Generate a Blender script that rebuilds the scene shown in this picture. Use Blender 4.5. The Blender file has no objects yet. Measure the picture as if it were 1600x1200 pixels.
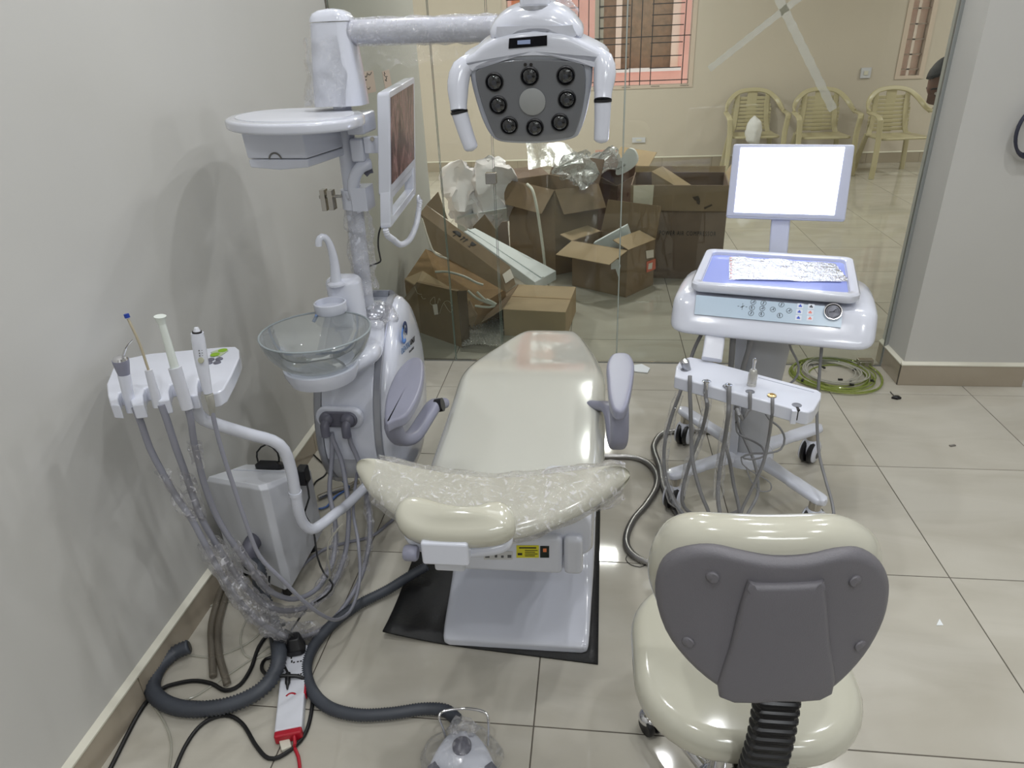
import bpy, bmesh, math, random
from mathutils import Vector, Matrix
from mathutils.bvhtree import BVHTree
random.seed(7)
PI = math.pi
C = bpy.context.scene.collection

# ---------------------------------------------------------------- camera
H = 1.49                      # camera height above the tiles
FPX = 1073.0                  # focal length in pixels of the 1600x1200 frame
RC = Matrix(((0.9929118, 0.01590731, -0.11778419),
             (0.11233544, -0.44927561, 0.88630253),
             (-0.03881888, -0.89325158, -0.44787801)))   # camera (right, down, forward) -> world
EYE = Vector((0, 0, H))
cam_d = bpy.data.cameras.new('camera')
cam_d.sensor_width = 36.0
cam_d.lens = FPX / 1600 * 36
cam_d.clip_start = 0.05
cam_d.clip_end = 100
cam = bpy.data.objects.new('camera', cam_d)
C.objects.link(cam)
r0, r1, r2 = RC.col[0], RC.col[1], RC.col[2]
cam.matrix_world = Matrix(((r0.x, -r1.x, -r2.x, 0), (r0.y, -r1.y, -r2.y, 0), (r0.z, -r1.z, -r2.z, H), (0, 0, 0, 1)))
bpy.context.scene.camera = cam

# ---------------------------------------------------------------- light, exposure
sc = bpy.context.scene
sc.view_settings.view_transform = 'Standard'
sc.view_settings.look = 'None'
sc.view_settings.gamma = 1
sc.view_settings.use_curve_mapping = False
sc.view_settings.exposure = 0.0
sc.cycles.max_bounces = 10
sc.cycles.transparent_max_bounces = 24
sc.cycles.caustics_reflective = False
sc.cycles.caustics_refractive = False
sc.cycles.sample_clamp_indirect = 6.0
world = bpy.data.worlds.new('world')
sc.world = world
world.use_nodes = True
world.node_tree.nodes['Background'].inputs[0].default_value = (0.80, 0.88, 1.0, 1)
world.node_tree.nodes['Background'].inputs[1].default_value = 1.6
CEIL = 2.9

def area(name, loc, size, power, col=(1, 1, 1), rot=(0, 0, 0), sy=None, shape='DISK'):
    l = bpy.data.lights.new(name, 'AREA')
    l.shape = shape if sy is None else 'RECTANGLE'
    l.size = size
    if sy is not None: l.size_y = sy
    l.energy = power
    l.color = col
    o = bpy.data.objects.new(name, l)
    o.location = loc
    o.rotation_euler = rot
    C.objects.link(o)
    return o
SPOTS = [(-0.50, 0.2), (0.50, 0.2), (1.50, 0.2), (-0.50, 1.7), (0.50, 1.7), (1.50, 1.7), (-1.0, 3.05), (0.50, 3.05), (1.50, 2.95), (0.50, -1.2)]
SPOT_W = 8.5
for i, (x, y) in enumerate(SPOTS):
    area('ceiling_lamp_light', (x, y, CEIL - 0.022), 0.09, SPOT_W, (0.97, 0.985, 1.0))
FAR = [(0.15, 5.1), (0.12, 7.1), (-2.4, 6.6), (5.2, 5.0), (5.2, 7.6)]
for i, (x, y) in enumerate(FAR):
    area('ceiling_area_light', (x, y, CEIL - 0.022), 0.17, (22.0, 40.0, 60.0, 42.0, 36.0)[i], (1, 0.97, 0.95), sy=0.14)
area('ceiling_area_light', (1.0, -1.7, CEIL - 0.022), 1.8, 30.0, (0.92, 0.96, 1.0), sy=0.6)  # added fill light behind the camera, without a fitting

# ---------------------------------------------------------------- materials
def lin(c):
    f = lambda v: v / 12.92 if v <= 0.04045 else ((v + 0.055) / 1.055) ** 2.4
    return tuple(f(v / 255.0) for v in c) + (1.0,)
_M = {}
def mat(name, rgb, rough=0.5, metal=0.0, coat=0.0, noise=0.0, nscale=8.0, bump=0.0, bscale=60.0, spec=0.5, sss=0, rnd=0.0):
    if name in _M: return _M[name]
    m = bpy.data.materials.new(name)
    m.use_nodes = True
    nt = m.node_tree
    b = nt.nodes['Principled BSDF']
    col = lin(rgb)
    b.inputs['Base Color'].default_value = col
    b.inputs['Roughness'].default_value = rough
    b.inputs['Metallic'].default_value = metal
    b.inputs['Specular IOR Level'].default_value = spec
    b.inputs['Coat Weight'].default_value = coat
    b.inputs['Coat Roughness'].default_value = 0.04
    tc = nt.nodes.new('ShaderNodeTexCoord')
    if noise > 0 or rnd > 0:
        n = nt.nodes.new('ShaderNodeTexNoise'); n.inputs['Scale'].default_value = nscale; n.inputs['Detail'].default_value = 4
        nt.links.new(tc.outputs['Object'], n.inputs['Vector'])
        mr = nt.nodes.new('ShaderNodeMapRange')
        mr.inputs['From Min'].default_value = 0.3; mr.inputs['From Max'].default_value = 0.7
        mr.inputs['To Min'].default_value = 1 - noise; mr.inputs['To Max'].default_value = 1 + noise * 0.6
        nt.links.new(n.outputs['Fac'], mr.inputs['Value'])
        vm = nt.nodes.new('ShaderNodeVectorMath'); vm.operation = 'SCALE'
        vm.inputs[0].default_value = col[:3]
        nt.links.new(mr.outputs['Result'], vm.inputs['Scale'])
        nt.links.new(vm.outputs['Vector'], b.inputs['Base Color'])
    if bump > 0:
        n2 = nt.nodes.new('ShaderNodeTexNoise'); n2.inputs['Scale'].default_value = bscale; n2.inputs['Detail'].default_value = 3
        nt.links.new(tc.outputs['Object'], n2.inputs['Vector'])
        bp = nt.nodes.new('ShaderNodeBump'); bp.inputs['Strength'].default_value = bump; bp.inputs['Distance'].default_value = 0.004
        nt.links.new(n2.outputs['Fac'], bp.inputs['Height'])
        nt.links.new(bp.outputs['Normal'], b.inputs['Normal'])
    _M[name] = m
    return m
def emis(name, rgb, s):
    m = bpy.data.materials.new(name); m.use_nodes = True
    nt = m.node_tree; b = nt.nodes['Principled BSDF']
    b.inputs['Base Color'].default_value = (0.02, 0.02, 0.02, 1)
    b.inputs['Emission Color'].default_value = lin(rgb)
    b.inputs['Emission Strength'].default_value = s
    return m
def clear(name, tint=(240, 248, 245), gloss=1.0, fbump=False, rough=0.0, base=0.0, facadd=0.0, bump=0.0, bscale=40.0, streak=0.0, white=(225, 228, 235)):
    """thin clear sheet: see-through with a mirror film; streak paints white flecks for creases and glints"""
    m = bpy.data.materials.new(name); m.use_nodes = True
    nt = m.node_tree; nt.nodes.clear()
    out = nt.nodes.new('ShaderNodeOutputMaterial')
    tr = nt.nodes.new('ShaderNodeBsdfTransparent'); tr.inputs[0].default_value = lin(tint)
    gl = nt.nodes.new('ShaderNodeBsdfGlossy'); gl.inputs['Roughness'].default_value = rough; gl.inputs['Color'].default_value = (1, 1, 1, 1)
    fr = nt.nodes.new('ShaderNodeFresnel'); fr.inputs['IOR'].default_value = 1.45
    ad = nt.nodes.new('ShaderNodeMath'); ad.operation = 'MULTIPLY_ADD'; ad.inputs[1].default_value = gloss; ad.inputs[2].default_value = facadd
    ad.use_clamp = True
    nt.links.new(fr.outputs[0], ad.inputs[0])
    mx = nt.nodes.new('ShaderNodeMixShader')
    nt.links.new(ad.outputs[0], mx.inputs[0]); nt.links.new(tr.outputs[0], mx.inputs[1]); nt.links.new(gl.outputs[0], mx.inputs[2])
    last = mx
    tc = nt.nodes.new('ShaderNodeTexCoord')
    if bump > 0:
        n = nt.nodes.new('ShaderNodeTexNoise'); n.inputs['Scale'].default_value = bscale; n.inputs['Detail'].default_value = 5
        n.inputs['Distortion'].default_value = 1.5
        nt.links.new(tc.outputs['Object'], n.inputs['Vector'])
        bp = nt.nodes.new('ShaderNodeBump'); bp.inputs['Strength'].default_value = bump; bp.inputs['Distance'].default_value = 0.01
        nt.links.new(n.outputs['Fac'], bp.inputs['Height'])
        nt.links.new(bp.outputs['Normal'], gl.inputs['Normal'])
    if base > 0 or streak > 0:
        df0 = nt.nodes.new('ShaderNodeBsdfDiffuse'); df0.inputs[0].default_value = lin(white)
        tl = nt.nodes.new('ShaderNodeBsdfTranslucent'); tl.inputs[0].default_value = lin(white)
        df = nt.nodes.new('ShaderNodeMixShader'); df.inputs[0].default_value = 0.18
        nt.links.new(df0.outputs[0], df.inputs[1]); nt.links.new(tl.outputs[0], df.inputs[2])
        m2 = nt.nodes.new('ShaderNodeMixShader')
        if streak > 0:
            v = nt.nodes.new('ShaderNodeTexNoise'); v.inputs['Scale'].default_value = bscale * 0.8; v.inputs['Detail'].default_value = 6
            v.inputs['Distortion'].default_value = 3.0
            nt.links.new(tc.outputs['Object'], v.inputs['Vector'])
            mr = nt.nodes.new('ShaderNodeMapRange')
            mr.inputs['From Min'].default_value = 0.56; mr.inputs['From Max'].default_value = 0.64  # sharp threshold: white flecks painted as sparkle on creased film
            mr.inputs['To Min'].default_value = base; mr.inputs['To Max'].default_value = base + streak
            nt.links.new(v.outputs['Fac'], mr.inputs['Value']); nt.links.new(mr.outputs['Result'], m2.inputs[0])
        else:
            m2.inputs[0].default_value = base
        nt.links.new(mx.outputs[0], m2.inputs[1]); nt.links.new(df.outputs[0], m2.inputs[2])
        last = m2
    nt.links.new(last.outputs[0], out.inputs[0])
    return m

M = dict(
    white=mat('white_plastic', (212, 215, 226), 0.16, coat=0.4),
    whitemat=mat('white_satin_plastic', (204, 206, 214), 0.35),
    cream=mat('cream_upholstery', (192, 190, 175), 0.13, coat=0.6),
    creamw=mat('pale_upholstery', (190, 190, 182), 0.12, coat=0.6),
    grey=mat('grey_lilac_plastic', (138, 139, 156), 0.38),
    dgrey=mat('dark_grey_plastic', (96, 96, 108), 0.4),
    shell=mat('stool_shell_plastic', (107, 105, 110), 0.45, bump=0.15, bscale=500),
    chrome=mat('chrome', (225, 225, 228), 0.07, 1.0),
    steel=mat('brushed_steel', (190, 186, 178), 0.25, 1.0),
    silver=mat('silver_paint', (176, 178, 186), 0.28, 0.6),
    black=mat('black_plastic', (20, 20, 23), 0.35),
    blackc=mat('black_cable', (16, 16, 18), 0.45),
    rubber=mat('black_rubber_mat', (17, 17, 19), 0.5, bump=0.2, bscale=120),
    hose=mat('grey_hose', (140, 141, 152), 0.42),
    dhose=mat('charcoal_corrugated_hose', (66, 70, 78), 0.5),
    red=mat('red_plastic', (176, 24, 44), 0.35),
    glassg=mat('smoked_green_edge', (112, 138, 128), 0.15),
    kraft=mat('kraft_cardboard', (140, 119, 95), 0.85, noise=0.1, nscale=9, bump=0.1, bscale=90),
    kraftd=mat('brown_cardboard', (124, 104, 89), 0.85, noise=0.14, nscale=6, bump=0.1, bscale=90),
    kraftl=mat('pale_cardboard', (172, 150, 119), 0.85, noise=0.08, nscale=7, bump=0.1, bscale=90),
    foam=mat('white_foam', (232, 236, 238), 0.8, bump=0.3, bscale=160),
    paper=mat('white_paper', (232, 222, 212), 0.8),
    print=mat('black_print', (34, 30, 30), 0.7),
    wall=mat('cream_wall_paint', (199, 198, 194), 0.62, noise=0.035, nscale=1.3, bump=0.03, bscale=3),
    wallfar=mat('far_wall_paint', (200, 191, 178), 0.7, noise=0.03, nscale=1.0),
    ceil=mat('ceiling_paint', (232, 230, 224), 0.8),
    grout=mat('tile_grout', (92, 86, 78), 0.9),
    lip=mat('plaster_lip', (214, 211, 196), 0.6),
    chairp=mat('pale_yellow_plastic', (186, 177, 144), 0.35),
    pink=mat('pink_house_paint', (246, 176, 160), 0.8, noise=0.08, nscale=3),
    gold=mat('brass_tip', (214, 190, 140), 0.3, 0.6),
    blue=mat('blue_plastic', (30, 60, 150), 0.4),
)
def tile_mat(name, rgb, rough=0.05):
    m = bpy.data.materials.new(name); m.use_nodes = True
    nt = m.node_tree; b = nt.nodes['Principled BSDF']
    tc = nt.nodes.new('ShaderNodeTexCoord'); oi = nt.nodes.new('ShaderNodeObjectInfo')
    ad = nt.nodes.new('ShaderNodeVectorMath'); ad.operation = 'MULTIPLY_ADD'
    ad.inputs[1].default_value = (1, 1, 1)
    cmb = nt.nodes.new('ShaderNodeCombineXYZ'); mu = nt.nodes.new('ShaderNodeMath'); mu.operation = 'MULTIPLY'; mu.inputs[1].default_value = 60
    nt.links.new(oi.outputs['Random'], mu.inputs[0]); nt.links.new(mu.outputs[0], cmb.inputs[0]); nt.links.new(mu.outputs[0], cmb.inputs[1])
    nt.links.new(tc.outputs['Object'], ad.inputs[0]); nt.links.new(cmb.outputs[0], ad.inputs[2])
    mp = nt.nodes.new('ShaderNodeMapping'); mp.inputs['Scale'].default_value = (1.0, 2.6, 1.0)
    nt.links.new(ad.outputs[0], mp.inputs[0])
    n = nt.nodes.new('ShaderNodeTexNoise'); n.inputs['Scale'].default_value = 2.2; n.inputs['Detail'].default_value = 5; n.inputs['Distortion'].default_value = 0.8
    nt.links.new(mp.outputs[0], n.inputs['Vector'])
    cr = nt.nodes.new('ShaderNodeValToRGB')
    c = lin(rgb)
    cr.color_ramp.elements[0].position = 0.34; cr.color_ramp.elements[0].color = (c[0] * 0.90, c[1] * 0.885, c[2] * 0.86, 1)
    cr.color_ramp.elements[1].position = 0.66; cr.color_ramp.elements[1].color = (c[0] * 1.04, c[1] * 1.04, c[2] * 1.04, 1)
    nt.links.new(n.outputs['Fac'], cr.inputs[0]); nt.links.new(cr.outputs[0], b.inputs['Base Color'])
    b.inputs['Roughness'].default_value = rough
    return m
M['tile'] = tile_mat('polished_cream_tile', (188, 184, 173))
M['skirt'] = tile_mat('skirting_tile', (168, 158, 142), 0.15)
M['glass'] = clear('partition_glass', (249, 253, 250), gloss=0.8, facadd=0.0)
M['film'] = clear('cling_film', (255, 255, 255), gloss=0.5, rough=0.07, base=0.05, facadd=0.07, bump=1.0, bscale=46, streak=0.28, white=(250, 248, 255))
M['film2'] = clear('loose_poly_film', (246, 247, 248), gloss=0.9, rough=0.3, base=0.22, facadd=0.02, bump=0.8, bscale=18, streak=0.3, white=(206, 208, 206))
M['tube'] = clear('clear_tubing', (246, 246, 242), gloss=1.0, rough=0.05, base=0.42, facadd=0.04, white=(226, 224, 212))
M['gtube'] = clear('yellow_green_tubing', (236, 240, 200), gloss=1.0, rough=0.05, base=0.35, facadd=0.04, white=(186, 200, 110))
M['bowl'] = clear('bowl_glass', (246, 249, 250), gloss=0.9, rough=0.03, base=0.20, facadd=0.02, white=(214, 218, 218))
M['tape'] = clear('frosted_tape', (228, 230, 224), gloss=1.0, rough=0.15, base=0.42, facadd=0.03, bump=0.5, bscale=30, white=(225, 226, 220))
M['led'] = clear('lamp_lens', (60, 62, 70), gloss=1.4, rough=0.02, base=0.5, facadd=0.04, white=(16, 17, 20))

# ---------------------------------------------------------------- picture rays onto real planes
def ray(x, y): return RC @ Vector((x - 800.0, y - 600.0, FPX))
def onz(x, y, z=0.0):
    d = ray(x, y); return EYE + d * ((z - H) / d.z)
def ony(x, y, Y):
    d = ray(x, y); return EYE + d * (Y / d.y)
def onx(x, y, X):
    d = ray(x, y); return EYE + d * (X / d.x)
def onp(x, y, o, n):
    d = ray(x, y); n = Vector(n); return EYE + d * ((Vector(o) - EYE).dot(n) / d.dot(n))

# ---------------------------------------------------------------- object helpers
MW = {}
def root_m(o):
    while o.parent: o = o.parent
    return MW.get(o.name, Matrix())
def thing(name, label, cat, loc=(0, 0, 0), rz=0.0, group=None, kind=None):
    o = bpy.data.objects.new(name, None); C.objects.link(o)
    o.empty_display_size = 0.05
    o.location = loc; o.rotation_euler = (0, 0, rz)
    o['label'] = label; o['category'] = cat
    if group: o['group'] = group
    if kind: o['kind'] = kind
    MW[o.name] = Matrix.Translation(loc) @ Matrix.Rotation(rz, 4, 'Z')
    return o
def tag(o, label, cat, group=None):
    o['label'] = label; o['category'] = cat
    if group: o['group'] = group
    return o
def obj(name, bm, m, parent=None, local=False, bevel=0.0, seg=3, sub=0, smooth=True, solid=0.0, label=None, kind=None, angle=None):
    """bm is in world coordinates unless local; one mesh object"""
    me = bpy.data.meshes.new(name)
    org = None
    if parent is not None and not local:
        bm.transform(root_m(parent).inverted())
    if parent is None and not local:      # give free meshes an origin of their own
        xs = [v.co.copy() for v in bm.verts]
        if xs:
            org = Vector((sum(v.x for v in xs) / len(xs), sum(v.y for v in xs) / len(xs), min(v.z for v in xs)))
            bm.transform(Matrix.Translation(-org))
    if smooth:
        for f in bm.faces: f.smooth = True
    bm.normal_update()
    bm.to_mesh(me); bm.free()
    o = bpy.data.objects.new(name, me); C.objects.link(o)
    if isinstance(m, (list, tuple)):
        for q in m: me.materials.append(q)
    else: me.materials.append(m)
    if org is not None: o.location = org; MW[o.name] = Matrix.Translation(org)
    if parent is not None: o.parent = parent
    if smooth and angle is not None and sub == 0:
        me.set_sharp_from_angle(angle=angle)
    elif smooth and bevel == 0 and sub == 0 and solid == 0:
        me.set_sharp_from_angle(angle=math.radians(42))
    if solid:
        s = o.modifiers.new('solid', 'SOLIDIFY'); s.thickness = solid; s.offset = 0
    if bevel:
        b = o.modifiers.new('bevel', 'BEVEL'); b.width = bevel; b.segments = seg; b.limit_method = 'ANGLE'; b.angle_limit = math.radians(28)
        b.harden_normals = True
    if sub:
        s = o.modifiers.new('subsurf', 'SUBSURF'); s.levels = sub; s.render_levels = sub
    if label: o['label'] = label
    if kind: o['kind'] = kind
    return o
def struct(name, bm, m, **k):
    o = obj(name, bm, m, **k); o['kind'] = 'structure'; return o

def box(bm, lo, hi, M4=None):
    vs = [bm.verts.new((x, y, z)) for z in (lo[2], hi[2]) for y in (lo[1], hi[1]) for x in (lo[0], hi[0])]
    for f in ((0, 2, 3, 1), (4, 5, 7, 6), (0, 1, 5, 4), (2, 6, 7, 3), (0, 4, 6, 2), (1, 3, 7, 5)):
        bm.faces.new([vs[i] for i in f])
    if M4 is not None:
        for v in vs: v.co = M4 @ v.co
    return bm
def nb(): return bmesh.new()
def bx(lo, hi, M4=None): return box(nb(), lo, hi, M4)
def prism(bm, pts, vec):
    """closed polygon pts extruded by vec"""
    vec = Vector(vec)
    a = [bm.verts.new(p) for p in pts]; b = [bm.verts.new(Vector(p) + vec) for p in pts]
    n = len(pts)
    try: bm.faces.new(a[::-1]); bm.faces.new(b)
    except ValueError: pass
    for i in range(n): bm.faces.new((a[i], a[(i + 1) % n], b[(i + 1) % n], b[i]))
    bmesh.ops.recalc_face_normals(bm, faces=bm.faces)
    return bm
def loft(bm, rings, cap=True, closed=True):
    R = [[bm.verts.new(p) for p in r] for r in rings]
    n = len(R[0])
    for a, b in zip(R, R[1:]):
        for i in range(n if closed else n - 1):
            j = (i + 1) % n
            try: bm.faces.new((a[i], a[j], b[j], b[i]))
            except ValueError: pass
    if cap and closed:
        for r in (R[0][::-1], R[-1]):
            try: bm.faces.new(r)
            except ValueError: pass
    bmesh.ops.recalc_face_normals(bm, faces=bm.faces)
    return bm
def spline(pts, step=0.02):
    P = [Vector(p) for p in pts]
    if len(P) < 3:
        n = max(1, int((P[1] - P[0]).length / step)); return [P[0].lerp(P[1], i / n) for i in range(n + 1)]
    out = []
    for i in range(len(P) - 1):
        p0 = P[i - 1] if i else P[0] * 2 - P[1]; p1 = P[i]; p2 = P[i + 1]; p3 = P[i + 2] if i + 2 < len(P) else P[-1] * 2 - P[-2]
        n = max(2, int((p2 - p1).length / step))
        for k in range(n):
            t = k / n
            out.append(0.5 * ((2 * p1) + (p2 - p0) * t + (2 * p0 - 5 * p1 + 4 * p2 - p3) * t * t + (3 * p1 - p0 - 3 * p2 + p3) * t ** 3))
    out.append(P[-1]); return out
def tube(bm, pts, r, n=10, step=0.02, rf=None, sm=True, cap=True):
    P = spline(pts, step) if sm else [Vector(p) for p in pts]
    T = [(P[min(i + 1, len(P) - 1)] - P[max(i - 1, 0)]).normalized() for i in range(len(P))]
    u = T[0].orthogonal().normalized(); rings = []
    for i, (p, t) in enumerate(zip(P, T)):
        u = (u - t * u.dot(t)).normalized(); w = t.cross(u)
        rr = rf(i, i / max(1, len(P) - 1)) if rf else r
        rings.append([p + (u * math.cos(2 * PI * k / n) + w * math.sin(2 * PI * k / n)) * rr for k in range(n)])
    return loft(bm, rings, cap)
def tb(pts, r, **k): return tube(nb(), pts, r, **k)
def corrugated(pts, r, pitch=0.006, amp=0.0022, n=14):
    P = spline(pts, pitch / 2)
    # resample evenly
    Q = [P[0]]; acc = 0
    for a, b in zip(P, P[1:]):
        L = (b - a).length
        while acc + L >= pitch / 2:
            t = (pitch / 2 - acc) / L; a = a.lerp(b, t); Q.append(a.copy()); L = (b - a).length; acc = 0
            if L < 1e-7: break
        acc += L
    return tube(nb(), Q, r, n=n, sm=False, rf=lambda i, t: r + (amp if i % 2 else -amp * 0.4))
def lathe(bm, prof, M4=None, n=32, cap=False):
    rings = []
    for (r, z) in prof:
        rings.append([Vector((max(r, 1e-4) * math.cos(2 * PI * k / n), max(r, 1e-4) * math.sin(2 * PI * k / n), z)) for k in range(n)])
    if M4 is not None: rings = [[M4 @ p for p in r] for r in rings]
    return loft(bm, rings, True)
def frame_z(o, d, up=None):
    """matrix whose z axis is d, origin o"""
    z = Vector(d).normalized()
    x = (Vector(up).cross(z) if up is not None else z.orthogonal()).normalized(); y = z.cross(x)
    return Matrix(((x.x, y.x, z.x, o[0]), (x.y, y.y, z.y, o[1]), (x.z, y.z, z.z, o[2]), (0, 0, 0, 1)))
def cyl(a, b, r, n=24, r2=None):
    a = Vector(a); b = Vector(b); L = (b - a).length
    return lathe(nb(), [(r, 0), (r if r2 is None else r2, L)], frame_z(a, b - a), n)
def rrect(w, h, r, n=6):
    out = []
    for cx, cy, a0 in ((w / 2 - r, h / 2 - r, 0), (-w / 2 + r, h / 2 - r, 90), (-w / 2 + r, -h / 2 + r, 180), (w / 2 - r, -h / 2 + r, 270)):
        for k in range(n + 1):
            a = math.radians(a0 + 90 * k / n); out.append((cx + r * math.cos(a), cy + r * math.sin(a)))
    return out
def puff(outline, d0, d1, M4, rnd, n=5, dome=0.0):
    """cushion: outline (local xy) lofted between z=d0..d1 with rounded rims of radius rnd, doped by an optional dome"""
    cx = sum(p[0] for p in outline) / len(outline); cy = sum(p[1] for p in outline) / len(outline)
    def ins(k, z):
        res = []
        m = len(outline)
        for i, p in enumerate(outline):
            a = outline[i - 1]; b = outline[(i + 1) % m]
            tx, ty = b[0] - a[0], b[1] - a[1]; L = math.hypot(tx, ty) or 1
            nx, ny = ty / L, -tx / L
            if (nx * (p[0] - cx) + ny * (p[1] - cy)) < 0: nx, ny = -nx, -ny
            res.append(Vector((p[0] - nx * k, p[1] - ny * k, z)))
        return res
    rings = []
    for k in range(n + 1):
        a = PI / 2 * k / n; rings.append(ins(rnd * (1 - math.sin(a)), d0 + rnd * (1 - math.cos(a))))
    for k in range(n + 1):
        a = PI / 2 * k / n; rings.append(ins(rnd * (1 - math.cos(a)), d1 - rnd + rnd * math.sin(a)))
    base = rings[-1]
    def shrink(ring, s, dz): return [Vector((cx + (p.x - cx) * s, cy + (p.y - cy) * s, p.z + dz)) for p in ring]
    rings = [shrink(rings[0], 0.02, 0), shrink(rings[0], 0.6, 0)] + rings + [shrink(base, 0.75, dome * 0.5), shrink(base, 0.45, dome * 0.85), shrink(base, 0.02, dome)]
    if M4 is not None: rings = [[M4 @ p for p in r] for r in rings]
    return loft(nb(), rings, True)
def smooth_closed(pts, per=6):
    n = len(pts); out = []
    for i in range(n):
        p0, p1, p2, p3 = (Vector(pts[(i + k - 1) % n]) for k in range(4))
        for k in range(per):
            t = k / per
            q = 0.5 * ((2 * p1) + (p2 - p0) * t + (2 * p0 - 5 * p1 + 4 * p2 - p3) * t * t + (3 * p1 - p0 - 3 * p2 + p3) * t ** 3)
            out.append(tuple(q))
    return out
def sphere(c, r, sx=1, sy=1, sz=1, M4=None, u=20, v=12):
    bm = nb(); bmesh.ops.create_uvsphere(bm, u_segments=u, v_segments=v, radius=r)
    for q in bm.verts: q.co = Vector((q.co.x * sx, q.co.y * sy, q.co.z * sz))
    if M4 is not None: bm.transform(M4)
    else: bm.transform(Matrix.Translation(c))
    return bm
def join(*bms):
    a = bms[0]
    for b in bms[1:]:
        me = bpy.data.meshes.new('t'); b.to_mesh(me); a.from_mesh(me); bpy.data.meshes.remove(me); b.free()
    return a
def text(name, s, size, M4, m, parent, sx=1.0, spacing=1.0, depth=0.0006, align='CENTER'):
    cu = bpy.data.curves.new(name, 'FONT'); cu.body = s; cu.size = size; cu.extrude = depth; cu.align_x = align; cu.align_y = 'CENTER'
    cu.resolution_u = 2; cu.space_character = spacing
    o = bpy.data.objects.new(name, cu); C.objects.link(o)
    dg = bpy.context.evaluated_depsgraph_get()
    me = bpy.data.meshes.new_from_object(o.evaluated_get(dg))
    bpy.data.objects.remove(o)
    bm = nb(); bm.from_mesh(me); bpy.data.meshes.remove(me)
    bm.transform(M4 @ Matrix.Diagonal((sx, 1, 1, 1)))
    return obj(name, bm, m, parent, smooth=False)
def crumple(bm, amp, seed=0, freq=14.0):
    from mathutils import noise
    for v in bm.verts:
        p = v.co * freq + Vector((seed * 7.1, seed * 3.3, 0))
        v.co += Vector((noise.noise(p), noise.noise(p + Vector((31, 0, 0))), noise.noise(p + Vector((0, 47, 0))))) * amp
    return bm
def copy_tree(o, parent=None):
    c = o.copy(); C.objects.link(c)
    if parent is not None: c.parent = parent
    for ch in [k for k in bpy.data.objects if k.parent == o]: copy_tree(ch, c)
    return c
# ================================================================ THE SETTING
bm = bx((-4.2, -2.6, -0.06), (6.2, 9.1, -0.0016))
floor = struct('floor', bm, M['grout'], smooth=False)
def tile_mesh(w, d, m, h=0.012, g=0.0016):
    b = nb(); c = 0.0009
    x0, x1, y0, y1 = -w / 2 + g, w / 2 - g, -d / 2 + g, d / 2 - g
    loft(b, [[(x0, y0, -h), (x1, y0, -h), (x1, y1, -h), (x0, y1, -h)],
             [(x0, y0, -c), (x1, y0, -c), (x1, y1, -c), (x0, y1, -c)],
             [(x0 + c, y0 + c, 0), (x1 - c, y0 + c, 0), (x1 - c, y1 - c, 0), (x0 + c, y1 - c, 0)]])
    me = bpy.data.meshes.new('tile'); b.to_mesh(me); b.free(); me.materials.append(m); return me
tm = tile_mesh(0.6, 0.6, M['tile'])
XG, YG = 0.469, 1.11
F0 = Vector(floor.location)
for i in range(-8, 10):
    for j in range(-3, 14):
        x = XG + 0.6 * i + 0.3; y = YG + 0.6 * j + 0.3
        if y < 4.6 and (x < -1.2 or x > 3.1): continue
        if y > 9.3 or (y > 6 and x > 5.0) or (y < 0.2 and j < -2): continue
        o = bpy.data.objects.new('tile', tm); C.objects.link(o); o.parent = floor
        o.location = Vector((x, y, 0)) - F0
struct('wall_left', bx((-1.30, -2.6, 0), (-1.145, 4.745, CEIL)), M['wall'], smooth=False)
struct('wall_column', bx((1.40, 3.012, 0), (3.2, 3.28, CEIL)), M['wall'], smooth=False)
struct('wall_right', bx((3.2, -2.6, 0), (3.35, 3.28, CEIL)), M['wall'], smooth=False)
struct('wall_rear', bx((-1.30, -2.75, 0), (3.35, -2.6, CEIL)), M['wall'], smooth=False)
struct('wall_far_left', bx((-4.2, 4.6, 0), (-4.05, 9.0, CEIL)), M['wallfar'], smooth=False)
struct('wall_far_left_front', bx((-4.2, 4.6, 0), (-1.30, 4.745, CEIL)), M['wallfar'], smooth=False)
struct('wall_far_right', bx((6.05, 3.28, 0), (6.2, 9.0, CEIL)), M['wallfar'], smooth=False)
struct('wall_far_right_front', bx((3.2, 3.28, 0), (6.2, 3.43, CEIL)), M['wallfar'], smooth=False)
struct('ceiling', bx((-4.2, -2.75, CEIL), (6.2, 9.15, CEIL + 0.1)), M['ceil'], smooth=False)
WX0, WX1, WZ0, WZ1 = -1.12, 1.10, 0.91, 2.25
w2a = ony(1397, 124, 9.0); w2b = ony(1441, 124, 9.0)
VX0, VX1, VZ0 = w2a.x, w2b.x, w2a.z
bm = nb()
box(bm, (-4.2, 9.0, 0), (WX0, 9.15, CEIL)); box(bm, (WX0, 9.0, 0), (WX1, 9.15, WZ0)); box(bm, (WX0, 9.0, WZ1), (WX1, 9.15, CEIL))
box(bm, (WX1, 9.0, 0), (VX0, 9.15, CEIL)); box(bm, (VX0, 9.0, 0), (VX1, 9.15, VZ0)); box(bm, (VX0, 9.0, WZ1), (VX1, 9.15, CEIL)); box(bm, (VX1, 9.0, 0), (6.2, 9.15, CEIL))
struct('wall_back', bm, M['wallfar'], smooth=False)

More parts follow.
